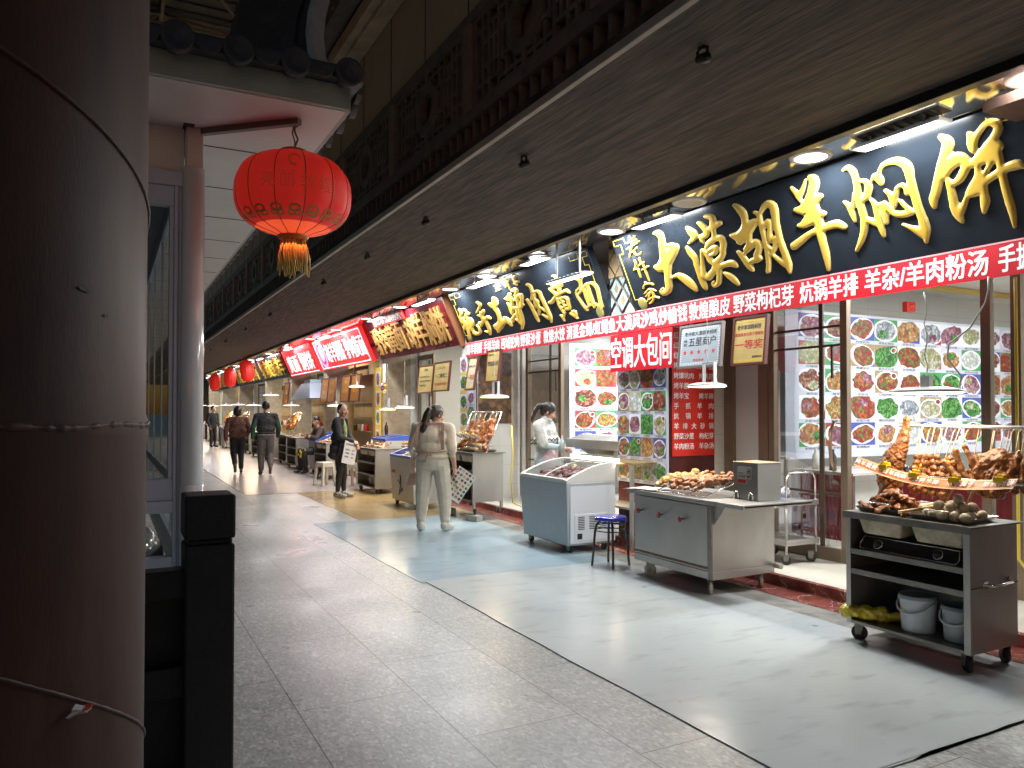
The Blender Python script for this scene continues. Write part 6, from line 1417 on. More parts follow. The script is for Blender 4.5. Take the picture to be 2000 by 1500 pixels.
mb = MB(); mb.hexa([(0, 0, 1.04), (1.15, 0, 1.04), (1.15, .45, 1.04), (0, .45, 1.04)], [(0, .0, 1.15), (1.15, 0, 1.15), (1.15, .45, 1.15), (0, .45, 1.15)]); mb.build('case', M_SS, hd, bevel=.003)
mb = MB(); mb.hexa([(.03, .06, 1.151), (1.12, .06, 1.151), (1.12, .45, 1.151), (.03, .45, 1.151)], [(.03, .20, 1.20), (1.12, .20, 1.20), (1.12, .45, 1.20), (.03, .45, 1.20)]); mb.build('lid', M_SS, hd, bevel=.002)
mb = MB(); mb.hexa([(.35, .1, .97), (.9, .1, .97), (.9, .4, .97), (.35, .4, .97)], [(.25, .05, 1.039), (1.0, .05, 1.039), (1.0, .42, 1.039), (.25, .42, 1.039)]); mb.build('base', M_SSD, hd)
for x in (.08, 1.07): MB().box(x-.02, x+.02, .38, .42, .0905, 1.0395).build('leg', M_SS, hd)
# --- stools
t = thing('bar_stool', 'round stool with a shiny blue seat and four black legs', 'stool', (4.31, 6.10, .0025), .3)
MB().lathe([(.001, .485), (.10, .488), (.145, .482), (.160, .468), (.162, .452), (.152, .444), (.001, .444)], 36).build('seat', mat('blue_vinyl_seat', (.010, .022, .36), .16, coat=.8), t)
mb = MB(); mb.lathe([(.158, .441), (.162, .441), (.162, .430), (.140, .430)], 30); mb.build('seat_ring', mat('dark_blue_ring', (.015, .02, .12), .3), t)
for k in range(4):
    a = math.pi/4+k*math.pi/2; c, s = math.cos(a), math.sin(a)
    MB().tube([(.10*c, .10*s, .432), (.135*c, .135*s, .40), (.150*c, .150*s, .34), (.165*c, .165*s, .16), (.18*c, .18*s, .004)], .012, 8).build('leg', mat('black_gloss_tube', (.012, .012, .014), .2, coat=.5), t)
for r, z in ((.148, .385), (.145, .345)):
    MB().tube([(r*math.cos(q*.2618), r*math.sin(q*.2618), z) for q in range(25)], .006, 6).build('foot_ring', mat('black_gloss_tube', (.012, .012, .014), .2, coat=.5), t)
def plastic_stool(label, loc, rz):
    t = thing('plastic_stool', label, 'stool', loc, rz, 'cream plastic stools'); m = mat('cream_plastic', (.62, .57, .45), .35, var=.04)
    MB().hexa([(-.135, -.135, .43), (.135, -.135, .43), (.135, .135, .43), (-.135, .135, .43)], [(-.125, -.125, .465), (.125, -.125, .465), (.125, .125, .465), (-.125, .125, .465)]).build('seat', m, t, bevel=.012)
    for sx, sy in ((1, 1), (1, -1), (-1, 1), (-1, -1)):
        mb = MB(); q = lambda x, y, w: [(sx*(x), sy*(y), w), (sx*(x-.05), sy*(y), w), (sx*(x-.05), sy*(y-.05), w), (sx*x, sy*(y-.05), w)]
        mb.hexa(q(.175, .175, .0), q(.133, .133, .4295)); mb.build('leg', m, t, bevel=.006)
    mb = MB()
    for k in range(4):
        M = Matrix.Rotation(k*math.pi/2, 4, 'Z'); mb.box(-.085, .085, -.136, -.128, .37, .4295, 0, M)
    mb.build('apron', m, t); return t
plastic_stool('cream plastic stool standing left of the woman in black', (3.88, 15.4, .008), .35)
plastic_stool('cream plastic stool half hidden behind the legs of the woman in black', (4.25, 15.0, .008), .1)
# --- service trolley in front of the glass door
tr = thing('trolley', 'two shelf steel service trolley with a looped push bar in front of the glass door', 'trolley', (5.45, 5.52, .09), FRONT)
for z in (.20, .56):
    mb = MB(); mb.box(0, .55, 0, .42, z, z+.012); mb.box(0, .55, -.004, .0, z-.02, z+.03); mb.box(.55, .554, 0, .42, z-.02, z+.03); mb.build('shelf', M_SS, tr, bevel=.002)
for x, y in ((.02, .02), (.53, .02), (.02, .40), (.53, .40)): MB().tube([(x, y, .10), (x, y, .60)], .011, 8).build('post', M_SS, tr)
for x in (.02, .53): MB().tube([(x, .02, .60), (x, .02, .78), (x, .06, .84), (x, .36, .84), (x, .40, .78), (x, .40, .60)], .010, 8).build('push_bar', M_WIRE, tr)
for x, y in ((.05, .05), (.50, .05), (.05, .37), (.50, .37)): caster(tr, x, y, .045, M_RUB, .8)
t = thing('plastic_bag', 'knotted white plastic bag with green print on the trolley', 'bag', (5.52, 5.42, .672), FRONT)
mb = MB(); mb.ball((0, 0, .06), .085, 0, (1.1, .9, .8), 10); mb.cone((0, 0, .10), (-.02, 0, .19), .05, .02, 10); mb.ball((-.02, 0, .20), .03, 0, (1, 1, .8), 8)
put('film', remesh(mb, .008, 1, [mat('milky_bag_film', (.55, .62, .58), .2, var=.3, vs=14, c2=(.25, .55, .42))], .016, 20, 6), t)
t = thing('plastic_bag', 'crumpled clear plastic bag right of the knotted bag', 'bag', (5.6, 5.18, .672), FRONT)
mb = MB(); mb.ball((0, 0, .05), .07, 0, (1.2, .9, .8), 10); mb.ball((.06, 0, .07), .05)
put('film', remesh(mb, .009, 1, [mat('clear_bag_film', (.48, .50, .50), .15)], .018, 22, 8), t)
t = thing('plastic_tub', 'small tub with a blue rim on the trolley below the bags', 'tub', (5.5, 5.16, .605), FRONT); MB().box(-.09, .09, -.08, .08, .0, .055).build('tub', M_PLW, t, bevel=.01); MB().box(-.094, .094, -.084, .084, .0555, .066).build('rim', M_BLUE, t)
# --- dining tables and bottles inside the nearest shop
M_CLOTH = mat('dark_red_cloth', (.20, .012, .022), .7, var=.2, vs=6)
def table(label, x, yl, W, D, H, mtop):
    t = thing('dining_table', label, 'table', (x, yl, .09), FRONT, 'tables inside the shops')
    MB().box(0, W, 0, D, H-.03, H).build('table_top', mtop, t, bevel=.003)
    mb = MB(); n = 60; vs = []
    for k in range(n+1):
        f = k/n; w_ = .012*math.sin(k*1.9); vs += [(f*W, -.012+w_*.6, H-.031), (f*W, -.014+w_, .12)]
    mb.add(vs, [(2*k, 2*k+1, 2*k+3, 2*k+2) for k in range(n)]); mb.build('table_skirt', M_CLOTH, t)
    for x0, y0 in ((.05, .05), (W-.05, .05), (.05, D-.05), (W-.05, D-.05)): MB().box(x0-.02, x0+.02, y0-.02, y0+.02, 0, H-.0305).build('leg', M_SSD, t)
    return t
table('table with a dark red skirt just inside the nearest shop', 6.5, 4.75, 1.3, .8, .78, mat('pale_table_top', (.5, .45, .42), .25))
table('second table with a dark red skirt deeper in the nearest shop', 8.1, 4.95, 1.6, .8, .78, mat('pale_table_top', (.5, .45, .42), .25))
table('table with a dark red skirt behind the glass door', 6.45, 5.80, .75, .9, .80, mat('pale_table_top', (.5, .45, .42), .25))
def bottle(label, loc, h, r, m, capm, neck=.35):
    t = thing('bottle', label, 'bottle', loc, 0, 'bottles and jars on the tables')
    MB().lathe([(.001, 0), (r, .004), (r, h*(1-neck)), (r*.45, h*(1-neck*.55)), (r*.36, h*.95), (r*.36, h*.97), (.001, h*.97)], 18).build('glass_body', m, t); MB().lathe([(r*.42, h*.93), (r*.42, h), (.001, h)], 14).build('cap', capm, t)
M_SAUCE = mat('dark_sauce', (.03, .014, .01), .15, coat=.6)
bottle('pale bottle on the table behind the glass door', (6.6, 5.62, .885), .22, .035, mat('cloudy_bottle', (.55, .52, .48), .25), M_PLW)
bottle('dark sauce bottle on the table behind the glass door', (6.62, 5.42, .885), .22, .036, M_SAUCE, M_RUB)
bottle('squat sauce jar with a green lid beside the door handle', (6.62, 4.62, .865), .13, .042, M_SAUCE, mat('pale_green_lid', (.4, .55, .45), .4), .12)
bottle('dark beer bottle standing on the blue rimmed freezer', (4.85, 14.45, 1.03), .26, .036, M_SAUCE, M_REDINK)
# ---------------------------------------------------------------- people
M_SKIN = mat('skin', (.50, .28, .19), .5, var=.06, vs=10)
M_HAIR = mat('dark_hair', (.018, .012, .010), .42, var=.4, vs=60, bump=.5, bs=140, stretch=(1, 1, .15))
M_HAIRB = mat('brown_black_hair', (.035, .022, .015), .4, var=.5, vs=60, bump=.5, bs=140, stretch=(1, 1, .12))
M_LIP = mat('lip', (.36, .07, .06), .4); M_EYE = mat('eye_dark', (.012, .010, .010), .25); M_EYEW = mat('eye_white', (.6, .58, .55), .3)
def merge(me, mb, mats):
    vs = [v.co.copy() for v in me.vertices]; fs = [tuple(p.vertices) for p in me.polygons]; mi = [p.material_index for p in me.polygons]
    k = len(vs); out = bpy.data.meshes.new(me.name); out.from_pydata([tuple(v) for v in vs]+[tuple(v) for v in mb.v], [], fs+[[k+i for i in f] for f in mb.f])
    for m in mats: out.materials.append(m)
    out.polygons.foreach_set('material_index', mi+mb.m); out.polygons.foreach_set('use_smooth', [True]*len(out.polygons)); out.update(); return out
def hand(mb, wr, d, side, palm_n, curl=.5, mi=0, s=1.0):
    """palm, four unequal bent fingers and a thumb leaving the side of the palm"""
    d = Vector(d).normalized(); n = Vector(palm_n).normalized(); n = (n-d*n.dot(d)).normalized(); x = d.cross(n)*side; wr = Vector(wr)
    for f in (.25, .5, .8): mb.ball(wr+d*.085*f*s, .036*s, mi, (1, 1, 1), 7, Matrix((x, n, d)).transposed() @ Matrix.Diagonal((1.05, .42, .9)))
    for k, (o, l) in enumerate(((-.030, .062), (-.010, .072), (.011, .068), (.030, .052))):
        a = wr+d*.080*s+x*o*s; b = a+(d*math.cos(curl*.7)+n*math.sin(curl*.7))*l*.5*s+x*o*.15; c = b+(d*math.cos(curl*1.6)+n*math.sin(curl*1.6))*l*.55*s
        mb.cone(a, b, .0088*s, .0080*s, 7, mi); mb.cone(b, c, .0080*s, .0068*s, 7, mi)
    a = wr+d*.03*s-x*.030*s; b = a-x*.026*s+d*.032*s+n*.012*s; c = b+d*.030*s+n*.012*s-x*.004*s
    mb.cone(a, b, .011*s, .0095*s, 7, mi); mb.cone(b, c, .0095*s, .0078*s, 7, mi)
STAND = dict(head=(0, .02, 1.50), pel=(0, 0, .88), waist=(0, .0, 1.02), chest=(0, .0, 1.20), neck=(0, .0, 1.36),
  shR=(.18, 0, 1.31), elR=(.22, -.03, 1.04), wrR=(.22, .06, .82), shL=(-.18, 0, 1.31), elL=(-.22, -.03, 1.04), wrL=(-.22, .06, .82),
  hipR=(.09, 0, .86), knR=(.10, .03, .47), anR=(.10, 0, .09), toR=(.12, .15, .035), hipL=(-.09, 0, .86), knL=(-.10, .03, .47), anL=(-.10, 0, .09), toL=(-.12, .15, .035))
def person(label, loc, face, J=None, hz=0.0, nod=0.0, mats=None, R_=None, sleeves=1.0, bulk=1.0, hair=None, curl=.5, palms=None, vox=.0085, group=None, hem=None, shoe=.042, sc=1.0):
    """mats: skin, top, trousers, shoes, sole, sleeve, forearm"""
    J_ = dict(STAND); J_.update(J or {}); j = {k: Vector(v) for k, v in J_.items()}
    r = dict(chest=(.165, .108), waist=(.145, .105), hip=(.165, .125), arm=(.056, .047, .034), leg=(.092, .066, .050)); r.update(R_ or {})
    t = thing('person', label, 'person', loc, math.atan2(-face[0], face[1]), group); t.scale = (sc, sc, sc)
    mb = MB()
    # trunk
    def stack(a, b, ra, rb, n, mi):
        for k in range(n+1):
            f = k/n; p = a.lerp(b, f); mb.ball(p, 1, mi, (ra[0]*(1-f)+rb[0]*f, ra[1]*(1-f)+rb[1]*f, .075), 9)
    stack(j['pel'], j['waist'], r['hip'], r['waist'], 3, 2 if hem is None else 1); stack(j['waist'], j['chest'], r['waist'], r['chest'], 4, 1)
    mb.ball(j['pel']-Vector((0, 0, .03)), 1, 2, (r['hip'][0]*.97, r['hip'][1]*.97, .08), 9)
    sm = j['shR'].lerp(j['shL'], .5); stack(j['chest'], sm-Vector((0, 0, .02)), r['chest'], (r['chest'][0]*.82, r['chest'][1]*.78), 3, 1)
    mb.cone(j['neck']-Vector((0, 0, .04)), j['head']-Vector((0, .0, .06)), .056, .050, 10, 0)
    for s in 'RL':
        mb.cone(sm+Vector((0, 0, .015)), j['sh'+s], .062, r['arm'][0]*1.06, 10, 1)
        mb.cone(j['sh'+s], j['el'+s], r['arm'][0], r['arm'][1], 10, 5)
        if sleeves >= 1: mb.cone(j['el'+s], j['wr'+s], r['arm'][1], r['arm'][2]*1.12, 10, 5)
        else: mb.cone(j['el'+s], j['wr'+s], .040, .027, 10, 0)
        d = j['wr'+s]-j['el'+s]; side = 1 if s == 'R' else -1
        pn = (palms or {}).get(s, (-side, .2, 0)); hand(mb, j['wr'+s]+d.normalized()*.01, d, side, pn, curl, 0)
        mb.cone(j['hip'+s], j['kn'+s], r['leg'][0], r['leg'][1], 11, 2); mb.cone(j['kn'+s], j['an'+s]+(j['kn'+s]-j['an'+s]).normalized()*.055, r['leg'][1], r['leg'][2], 11, 2)
        an, to = j['an'+s], j['to'+s]; dz = Vector((0, 0, -.045)); fd = (to-an); fd.z = 0
        he = an+dz*.9-(to-an).normalized()*.035
        mb.cone(he, to, shoe, shoe*.86, 9, 3); mb.cone(an+Vector((0, 0, -.01)), an.lerp(to, .5)+Vector((0, 0, -.01)), shoe*1.05, shoe*.9, 9, 3)
        up = (to-he).cross(Vector((1, 0, 0)) if True else 0).normalized()
        lo = Vector((0, 0, -shoe*.55)) if abs((to-he).normalized().z) < .5 else Vector((0, -shoe*.5, 0))
        mb.cone(he+lo, to+lo, shoe*.70, shoe*.68, 9, 4)
    # head: skull, jaw, nose, ears
    Hm = Matrix.Rotation(hz, 3, 'Z') @ Matrix.Rotation(-nod, 3, 'X'); h = j['head']; q = lambda x, y, z: h+Hm @ Vector((x, y, z))
    mb.ball(q(0, -.008, .02), 1, 0, (.076, .094, .100), 12, Hm); mb.ball(q(0, .022, -.045), 1, 0, (.058, .066, .070), 10, Hm); mb.ball(q(0, .048, -.085), .030, 0)
    mb.cone(q(0, .088, .012), q(0, .106, -.026), .010, .014, 8, 0)
    for s in (-1, 1): mb.ball(q(s*.077, -.005, -.01), 1, 0, (.012, .020, .032), 8, Hm); mb.ball(q(s*.034, .070, -.025), .026, 0)
    ml = mats
    me = remesh(mb, vox, 3, ml, 0, name='body')
    hc = h
    sv = Vector((len(label)*.37, 1.3, 0)); ns = [v.normal.copy() for v in me.vertices]
    for v, n in zip(me.vertices, ns):
        if (v.co-hc).length > .17 and v.co.z > .12: v.co += n*.0055*noise.fractal(Vector((v.co.x*9, v.co.y*9, v.co.z*14))+sv, 1, 2, 3)
    fm = MB()
    for s in (-1, 1):
        fm.ball(q(s*.031, .083, .004), 1, len(ml), (.0135, .006, .0062), 8, Hm); fm.ball(q(s*.031, .0875, .004), .0062, len(ml)+1, n=7)
        fm.tube([q(s*.016, .092, .023), q(s*.032, .0925, .029), q(s*.050, .082, .024)], .0032, 6, len(ml)+1)
    fm.tube([q(-.022, .082, -.056), q(-.008, .0935, -.053), q(.008, .0935, -.053), q(.022, .082, -.056)], [.003, .0062, .0062, .003], 7, len(ml)+2)
    fm.tube([q(-.018, .083, -.063), q(0, .0935, -.064), q(.018, .083, -.063)], [.003, .0068, .003], 7, len(ml)+2)
    put('body', merge(me, fm, ml+[M_EYEW, M_EYE, M_LIP]), t)
    t['_h'] = 0; del t['_h']
    return t, j, q, Hm
def hairpiece(t, q, Hm, kind, m, vox=.009):
    mb = MB()
    if kind == 'short':
        mb.ball(q(0, -.022, .038), 1, 0, (.084, .094, .096), 12, Hm)
        for s in (-1, 1): mb.ball(q(s*.066, -.030, -.01), 1, 0, (.018, .045, .050), 8, Hm)
        mb.ball(q(0, -.075, -.02), 1, 0, (.055, .028, .055), 8, Hm)
    elif kind == 'crop':
        mb.ball(q(0, -.018, .040), 1, 0, (.080, .094, .086), 12, Hm); mb.ball(q(0, -.07, .0), 1, 0, (.058, .03, .05), 8, Hm)
    elif kind == 'bob':
        mb.ball(q(0, -.024, .034), 1, 0, (.093, .104, .102), 12, Hm); mb.ball(q(0, -.055, -.045), 1, 0, (.080, .058, .062), 10, Hm)
        for s in (-1, 1): mb.ball(q(s*.070, -.020, -.025), 1, 0, (.024, .05, .062), 8, Hm)
    elif kind in ('pony', 'long'):
        mb.ball(q(0, -.020, .036), 1, 0, (.086, .102, .098), 12, Hm); mb.ball(q(0, -.062, -.02), 1, 0, (.066, .05, .06), 9, Hm)
        for s in (-1, 1): mb.ball(q(s*.072, .0, .0), 1, 0, (.014, .036, .045), 8, Hm)
        mb.cone(q(0, -.090, .045), q(0, -.125, .035), .034, .038, 10)
        L = [(-.125, .03, .040), (-.140, -.06, .046), (-.138, -.17, .046), (-.128, -.27, .036), (-.122, -.34, .016)] if kind == 'pony' else [(-.150, .03, .036), (-.17, -.06, .040), (-.16, -.15, .034), (-.15, -.21, .014)]
        for a, b in zip(L, L[1:]):
            for o in (-.016, .016): mb.cone(q(o, a[0], a[1]), q(o*1.5, b[0], b[1]), a[2]*.8, b[2]*.8, 9)
    elif kind == 'back':
        mb.ball(q(0, -.030, .038), 1, 0, (.0815, .094, .092), 12, Hm); mb.ball(q(0, -.07, -.01), 1, 0, (.055, .035, .055), 8, Hm); mb.ball(q(0, -.115, -.01), .035)
        for s in (-1, 1): mb.ball(q(s*.070, -.018, .0), 1, 0, (.012, .034, .05), 8, Hm)
    me = remesh(mb, vox, 2, [m], .004, 30, 2, name='hair'); put('hair', me, t)
def cloth(name, t, prims, m, vox=.0095, amp=.008, fq=10, smooth=3, seed=1):
    mb = MB()
    for p in prims:
        if p[0] == 'c': mb.cone(Vector(p[1]), Vector(p[2]), p[3], p[4], 12)
        else: mb.ball(Vector(p[1]), 1, 0, p[2], 11)
    ms = m if isinstance(m, list) else [m]
    return put(name, remesh(mb, vox, smooth, ms, amp, fq, seed, name=name), t)
M_SHOEW = mat('white_trainer', (.52, .49, .43), .5, var=.15, vs=30); M_SOLE = mat('pale_sole', (.55, .54, .50), .5); M_SHOEK = mat('black_shoe', (.02, .02, .02), .5); M_SHOEB = mat('brown_shoe', (.09, .07, .055), .5)
# 1 woman in beige, seen from behind
M_BEI = mat('pale_beige_cotton', (.62, .53, .40), .75, var=.02, vs=5, bump=.2, bs=40); M_BEIP = mat('grey_beige_trousers', (.56, .51, .41), .75, var=.02, vs=4, bump=.2, bs=40)
t, j, q, Hm = person('woman in a pale beige shirt and trousers with a long ponytail, seen from behind', (3.60, 8.92, .004), (.62, .82),
  dict(head=(.03, .065, 1.445), pel=(0, -.02, .86), waist=(0, -.01, 1.0), chest=(0, .015, 1.17), neck=(.0, .03, 1.31), shR=(.205, .02, 1.27), shL=(-.205, .02, 1.27), elR=(.250, -.02, 1.01), wrR=(.262, .08, .79), elL=(-.250, -.02, 1.01), wrL=(-.262, .06, .80),
  hipR=(.10, 0, .84), hipL=(-.10, 0, .84), knR=(.145, .03, .46), anR=(.165, -.01, .10), toR=(.20, .14, .04), knL=(-.135, .02, .46), anL=(-.15, -.02, .10), toL=(-.17, .13, .04)),
  hz=-.75, nod=.30, mats=[M_SKIN, M_BEI, M_BEIP, M_SHOEW, M_SOLE, M_BEI], sleeves=.5, R_=dict(chest=(.205, .135), waist=(.195, .14), hip=(.205, .155), arm=(.075, .062, .036), leg=(.118, .092, .066)), palms=dict(R=(-1, .3, 0), L=(1, .3, 0)), curl=.9, shoe=.050)
hairpiece(t, q, Hm, 'pony', M_HAIRB)
cloth('shirt', t, [('b', (0, .0, 1.17), (.222, .15, .14)), ('b', (0, -.01, 1.02), (.212, .155, .14)), ('b', (0, -.02, .93), (.218, .165, .05)), ('c', (.0, .02, 1.29), (.20, .02, 1.27), .075, .085), ('c', (0, .02, 1.29), (-.20, .02, 1.27), .075, .085), ('c', (.205, .02, 1.26), (.243, -.012, 1.06), .080, .078), ('c', (-.205, .02, 1.26), (-.243, -.012, 1.06), .080, .078)], M_BEI, amp=.009, fq=7)
M_STRAP = mat('dusty_pink_apron', (.36, .23, .18), .8, var=.08)
mb = MB()
def band(pts, w_, nrm=(0, -1, 0), th=.008):
    for a, b in zip(pts, pts[1:]):
        a, b = Vector(a), Vector(b); n = Vector(nrm); s = (b-a).cross(n).normalized()*w_; mb.hexa([a-s, a+s, b+s, b-s], [a-s+n*th, a+s+n*th, b+s+n*th, b-s+n*th])
band([(-.15, -.075, 1.345), (-.165, -.135, 1.24), (-.175, -.158, 1.14), (-.20, -.15, 1.02)], .022); band([(.15, -.075, 1.345), (.16, -.135, 1.24), (.16, -.158, 1.14), (.17, -.155, 1.02)], .022)
band([(-.15, -.08, 1.335), (0, -.115, 1.335), (.15, -.08, 1.335)], .020); band([(-.205, -.12, 1.0), (-.1, -.17, .985), (0, -.182, .98), (.1, -.17, .985), (.2, -.12, 1.0)], .009)
band([(.0, -.19, .985), (-.03, -.195, .93), (-.045, -.19, .86)], .008); band([(.01, -.19, .985), (.035, -.195, .94)], .008)
mb.build('apron_strap', M_STRAP, t); MB().ball((-.205, -.155, 1.03), .018, n=8).build('button', M_PLW, t)
def fold(name, pts, m):
    mb = MB(); mb.hexa([pts[0], pts[1], pts[2], pts[3]], [Vector(p)+Vector((.006, .006, 0)) for p in pts]); return mb.build(name, m, t)
fold('apron_skirt', [(-.30, -.0, .70), (-.23, .14, .72), (-.22, .16, .56), (-.36, .04, .55)], M_STRAP); fold('apron_skirt', [(.26, .0, .76), (.22, .14, .78), (.24, .16, .52), (.30, .06, .50)], M_STRAP)
pc = thing('picture_menu', 'laminated picture menu card held low by the woman in beige', 'menu card', (3.60, 8.92, 0), math.atan2(-.62, .82))
cm = Matrix.Translation((.345, .09, .80)) @ Matrix.Rotation(.45, 4, 'Z') @ Matrix.Rotation(.62, 4, 'Y')
def cardbox(mb, x0, x1, z0, z1, y0, y1, mi=0): mb.box(x0, x1, y0, y1, z0, z1, mi, cm)
mb = MB(); cardbox(mb, -.02, .24, -.40, 0, 0, .004); mb.build('card', mat('laminated_card', (.62, .62, .60), .2), pc)
mb = MB(); r_ = random.Random(2)
for a in range(5):
    for b in range(7): mb.lathe([(.001, 0), (.019, 0)], 10, r_.randrange(5), o=cm @ Vector((.010+.05*a, -.0015, -.03-.053*b)), M=(cm.to_3x3() @ Matrix.Rotation(math.pi/2, 3, 'X')))
mb.build('dish_print', [FOOD[0], FOOD[1], FOOD[5], FOOD[7], BG[4]], pc)
# 2 woman in black
M_BLKC = mat('black_cloth', (.014, .014, .016), .8, var=.25, vs=6); M_LEG = mat('black_legging', (.010, .010, .012), .6); M_GRN = mat('green_yellow_print', (.03, .15, .07), .7, var=.3, vs=16, c2=(.30, .30, .06)); M_SNK = mat('black_white_sneaker', (.04, .04, .04), .5, var=.5, vs=40, c2=(.55, .54, .5))
t, j, q, Hm = person('woman in a long black jacket holding a white price board', (3.55, 13.05, .004), (.80, -.60),
  dict(head=(0, .05, 1.50), shR=(.175, .0, 1.31), elR=(.22, .06, 1.06), wrR=(.08, .25, .98), shL=(-.175, .0, 1.31), elL=(-.22, .06, 1.06), wrL=(-.05, .27, .93), knR=(.085, .03, .47), anR=(.075, -.02, .09), toR=(.09, .13, .035), knL=(-.085, .03, .47), anL=(-.095, .03, .09), toL=(-.12, .18, .035)),
  hz=-.55, nod=.0, mats=[M_SKIN, M_GRN, M_LEG, M_SNK, M_SOLE, M_BLKC], R_=dict(chest=(.17, .115), waist=(.155, .115), hip=(.17, .13), leg=(.090, .062, .043)), palms=dict(R=(-.3, -.6, -.6), L=(.3, -.6, -.6)), curl=1.0)
hairpiece(t, q, Hm, 'back', M_HAIR)
cloth('jacket', t, [('b', (0, -.035, 1.22), (.19, .105, .13)), ('b', (0, -.03, 1.03), (.185, .115, .15)), ('b', (0, -.035, .86), (.215, .14, .13)), ('b', (-.0, -.05, .74), (.235, .15, .09)), ('c', (0, -.01, 1.33), (.18, 0, 1.31), .07, .074), ('c', (0, -.01, 1.33), (-.18, 0, 1.31), .07, .074), ('c', (.18, 0, 1.31), (.222, .06, 1.06), .073, .06), ('c', (-.18, 0, 1.31), (-.222, .06, 1.06), .073, .06), ('c', (.222, .06, 1.06), (.10, .23, .99), .06, .046), ('c', (-.222, .06, 1.06), (-.07, .25, .94), .06, .046), ('c', (.10, .06, 1.34), (.13, .09, 1.0), .04, .05), ('c', (-.10, .06, 1.34), (-.15, .09, 1.0), .04, .05), ('c', (.13, .08, 1.0), (.18, .06, .76), .05, .05), ('c', (-.15, .08, 1.0), (-.21, .04, .72), .05, .05)], M_BLKC, amp=.014, fq=8)
pb = thing('price_board', 'white printed price board held by the woman in black', 'price board', (3.55, 13.05, 0), math.atan2(-.80, -.60))
cm = Matrix.Translation((.02, .30, .95)) @ Matrix.Rotation(-.55, 4, 'Z') @ Matrix.Rotation(-.22, 4, 'Y')
mb = MB(); cardbox(mb, -.03, .24, -.38, .0, 0, .006); mb.build('board', mat('board_white', (.60, .59, .62), .4), pc if False else pb)
mb = MB()
for s_, x_, z_, w_ in (('驴肉黄面胡羊焖饼', -.01, -.07, .22), ('小份三十', .0, -.16, .07), ('中份五十', .0, -.22, .07), ('大份七十', .0, -.28, .07), ('手抓羊肉', .12, -.16, .08), ('羊杂碎汤', .12, -.22, .08), ('烤羊排骨', .12, -.28, .08)):
    o_ = cm @ Vector((x_+w_, .0075, z_)); ax = cm.to_3x3()
    write(mb, s_, o_, ax @ Vector((-1, 0, 0)), ax @ Vector((0, 0, 1)), w_, .03, 0, .02)
    o_ = cm @ Vector((x_, -.0015, z_)); write(mb, s_, o_, ax @ Vector((1, 0, 0)), ax @ Vector((0, 0, 1)), w_, .03, 0, .02)
mb.build('lettering', M_INK, pb)
# 3 woman in a knitted shawl behind the freezer
M_SHAWL = mat('cream_knit', (.50, .50, .46), .85, var=.12, vs=20, bump=.5, bs=90); M_PALEB = mat('pale_blue_trousers', (.42, .50, .54), .7, var=.1)
t, j, q, Hm = person('woman in a cream knitted shawl looking down beside the steel smoker', (5.08, 8.70, .006), (.62, -.78),
  dict(head=(0, .07, 1.48), elR=(.20, .08, 1.05), wrR=(.08, .28, 1.02), elL=(-.20, .08, 1.05), wrL=(-.08, .28, 1.02)), hz=.35, nod=.45, mats=[M_SKIN, M_SHAWL, M_PALEB, M_SHOEK, M_SHOEK, M_PALEB], palms=dict(R=(-.5, 0, -.6), L=(.5, 0, -.6)), curl=.8)
hairpiece(t, q, Hm, 'long', M_HAIR)
cloth('shawl', t, [('b', (0, .0, 1.22), (.205, .13, .13)), ('b', (0, .01, 1.10), (.22, .15, .10)), ('c', (0, 0, 1.33), (.18, 0, 1.29), .075, .085), ('c', (0, 0, 1.33), (-.18, 0, 1.29), .075, .085), ('c', (.18, 0, 1.29), (.21, .07, 1.08), .085, .08), ('c', (-.18, 0, 1.29), (-.21, .07, 1.08), .085, .08), ('c', (0, .03, 1.36), (0, .03, 1.38), .075, .07)], M_SHAWL, amp=.01, fq=12)
mb = MB(); M_DKB = mat('dark_zigzag_knit', (.05, .055, .06), .85)
for z, a_ in ((1.125, .014), (1.075, .010)):
    pts = [(.238*math.cos(k*.1745), .012+.168*math.sin(k*.1745), z+a_*(1 if k % 2 else -1)) for k in range(37)]; mb.tube(pts, .0085, 5)
mb.build('zigzag_band', M_DKB, t)
cloth('apron', t, [('b', (0, .07, .86), (.17, .10, .17))], mat('pale_pink_apron', (.60, .42, .46), .7), amp=.008)
mb = MB(); mb.ball(q(0, .045, -.085), 1, 0, (.06, .05, .035), 9, Hm); mb.build('chin_mask', mat('white_mask', (.6, .62, .63), .7), t)
bottle('clear bottle with a pink cap in front of the woman in the shawl', (5.14, 8.34, .98), .20, .035, mat('clear_bottle', (.5, .55, .55), .12), mat('pink_cap', (.65, .25, .3), .4))
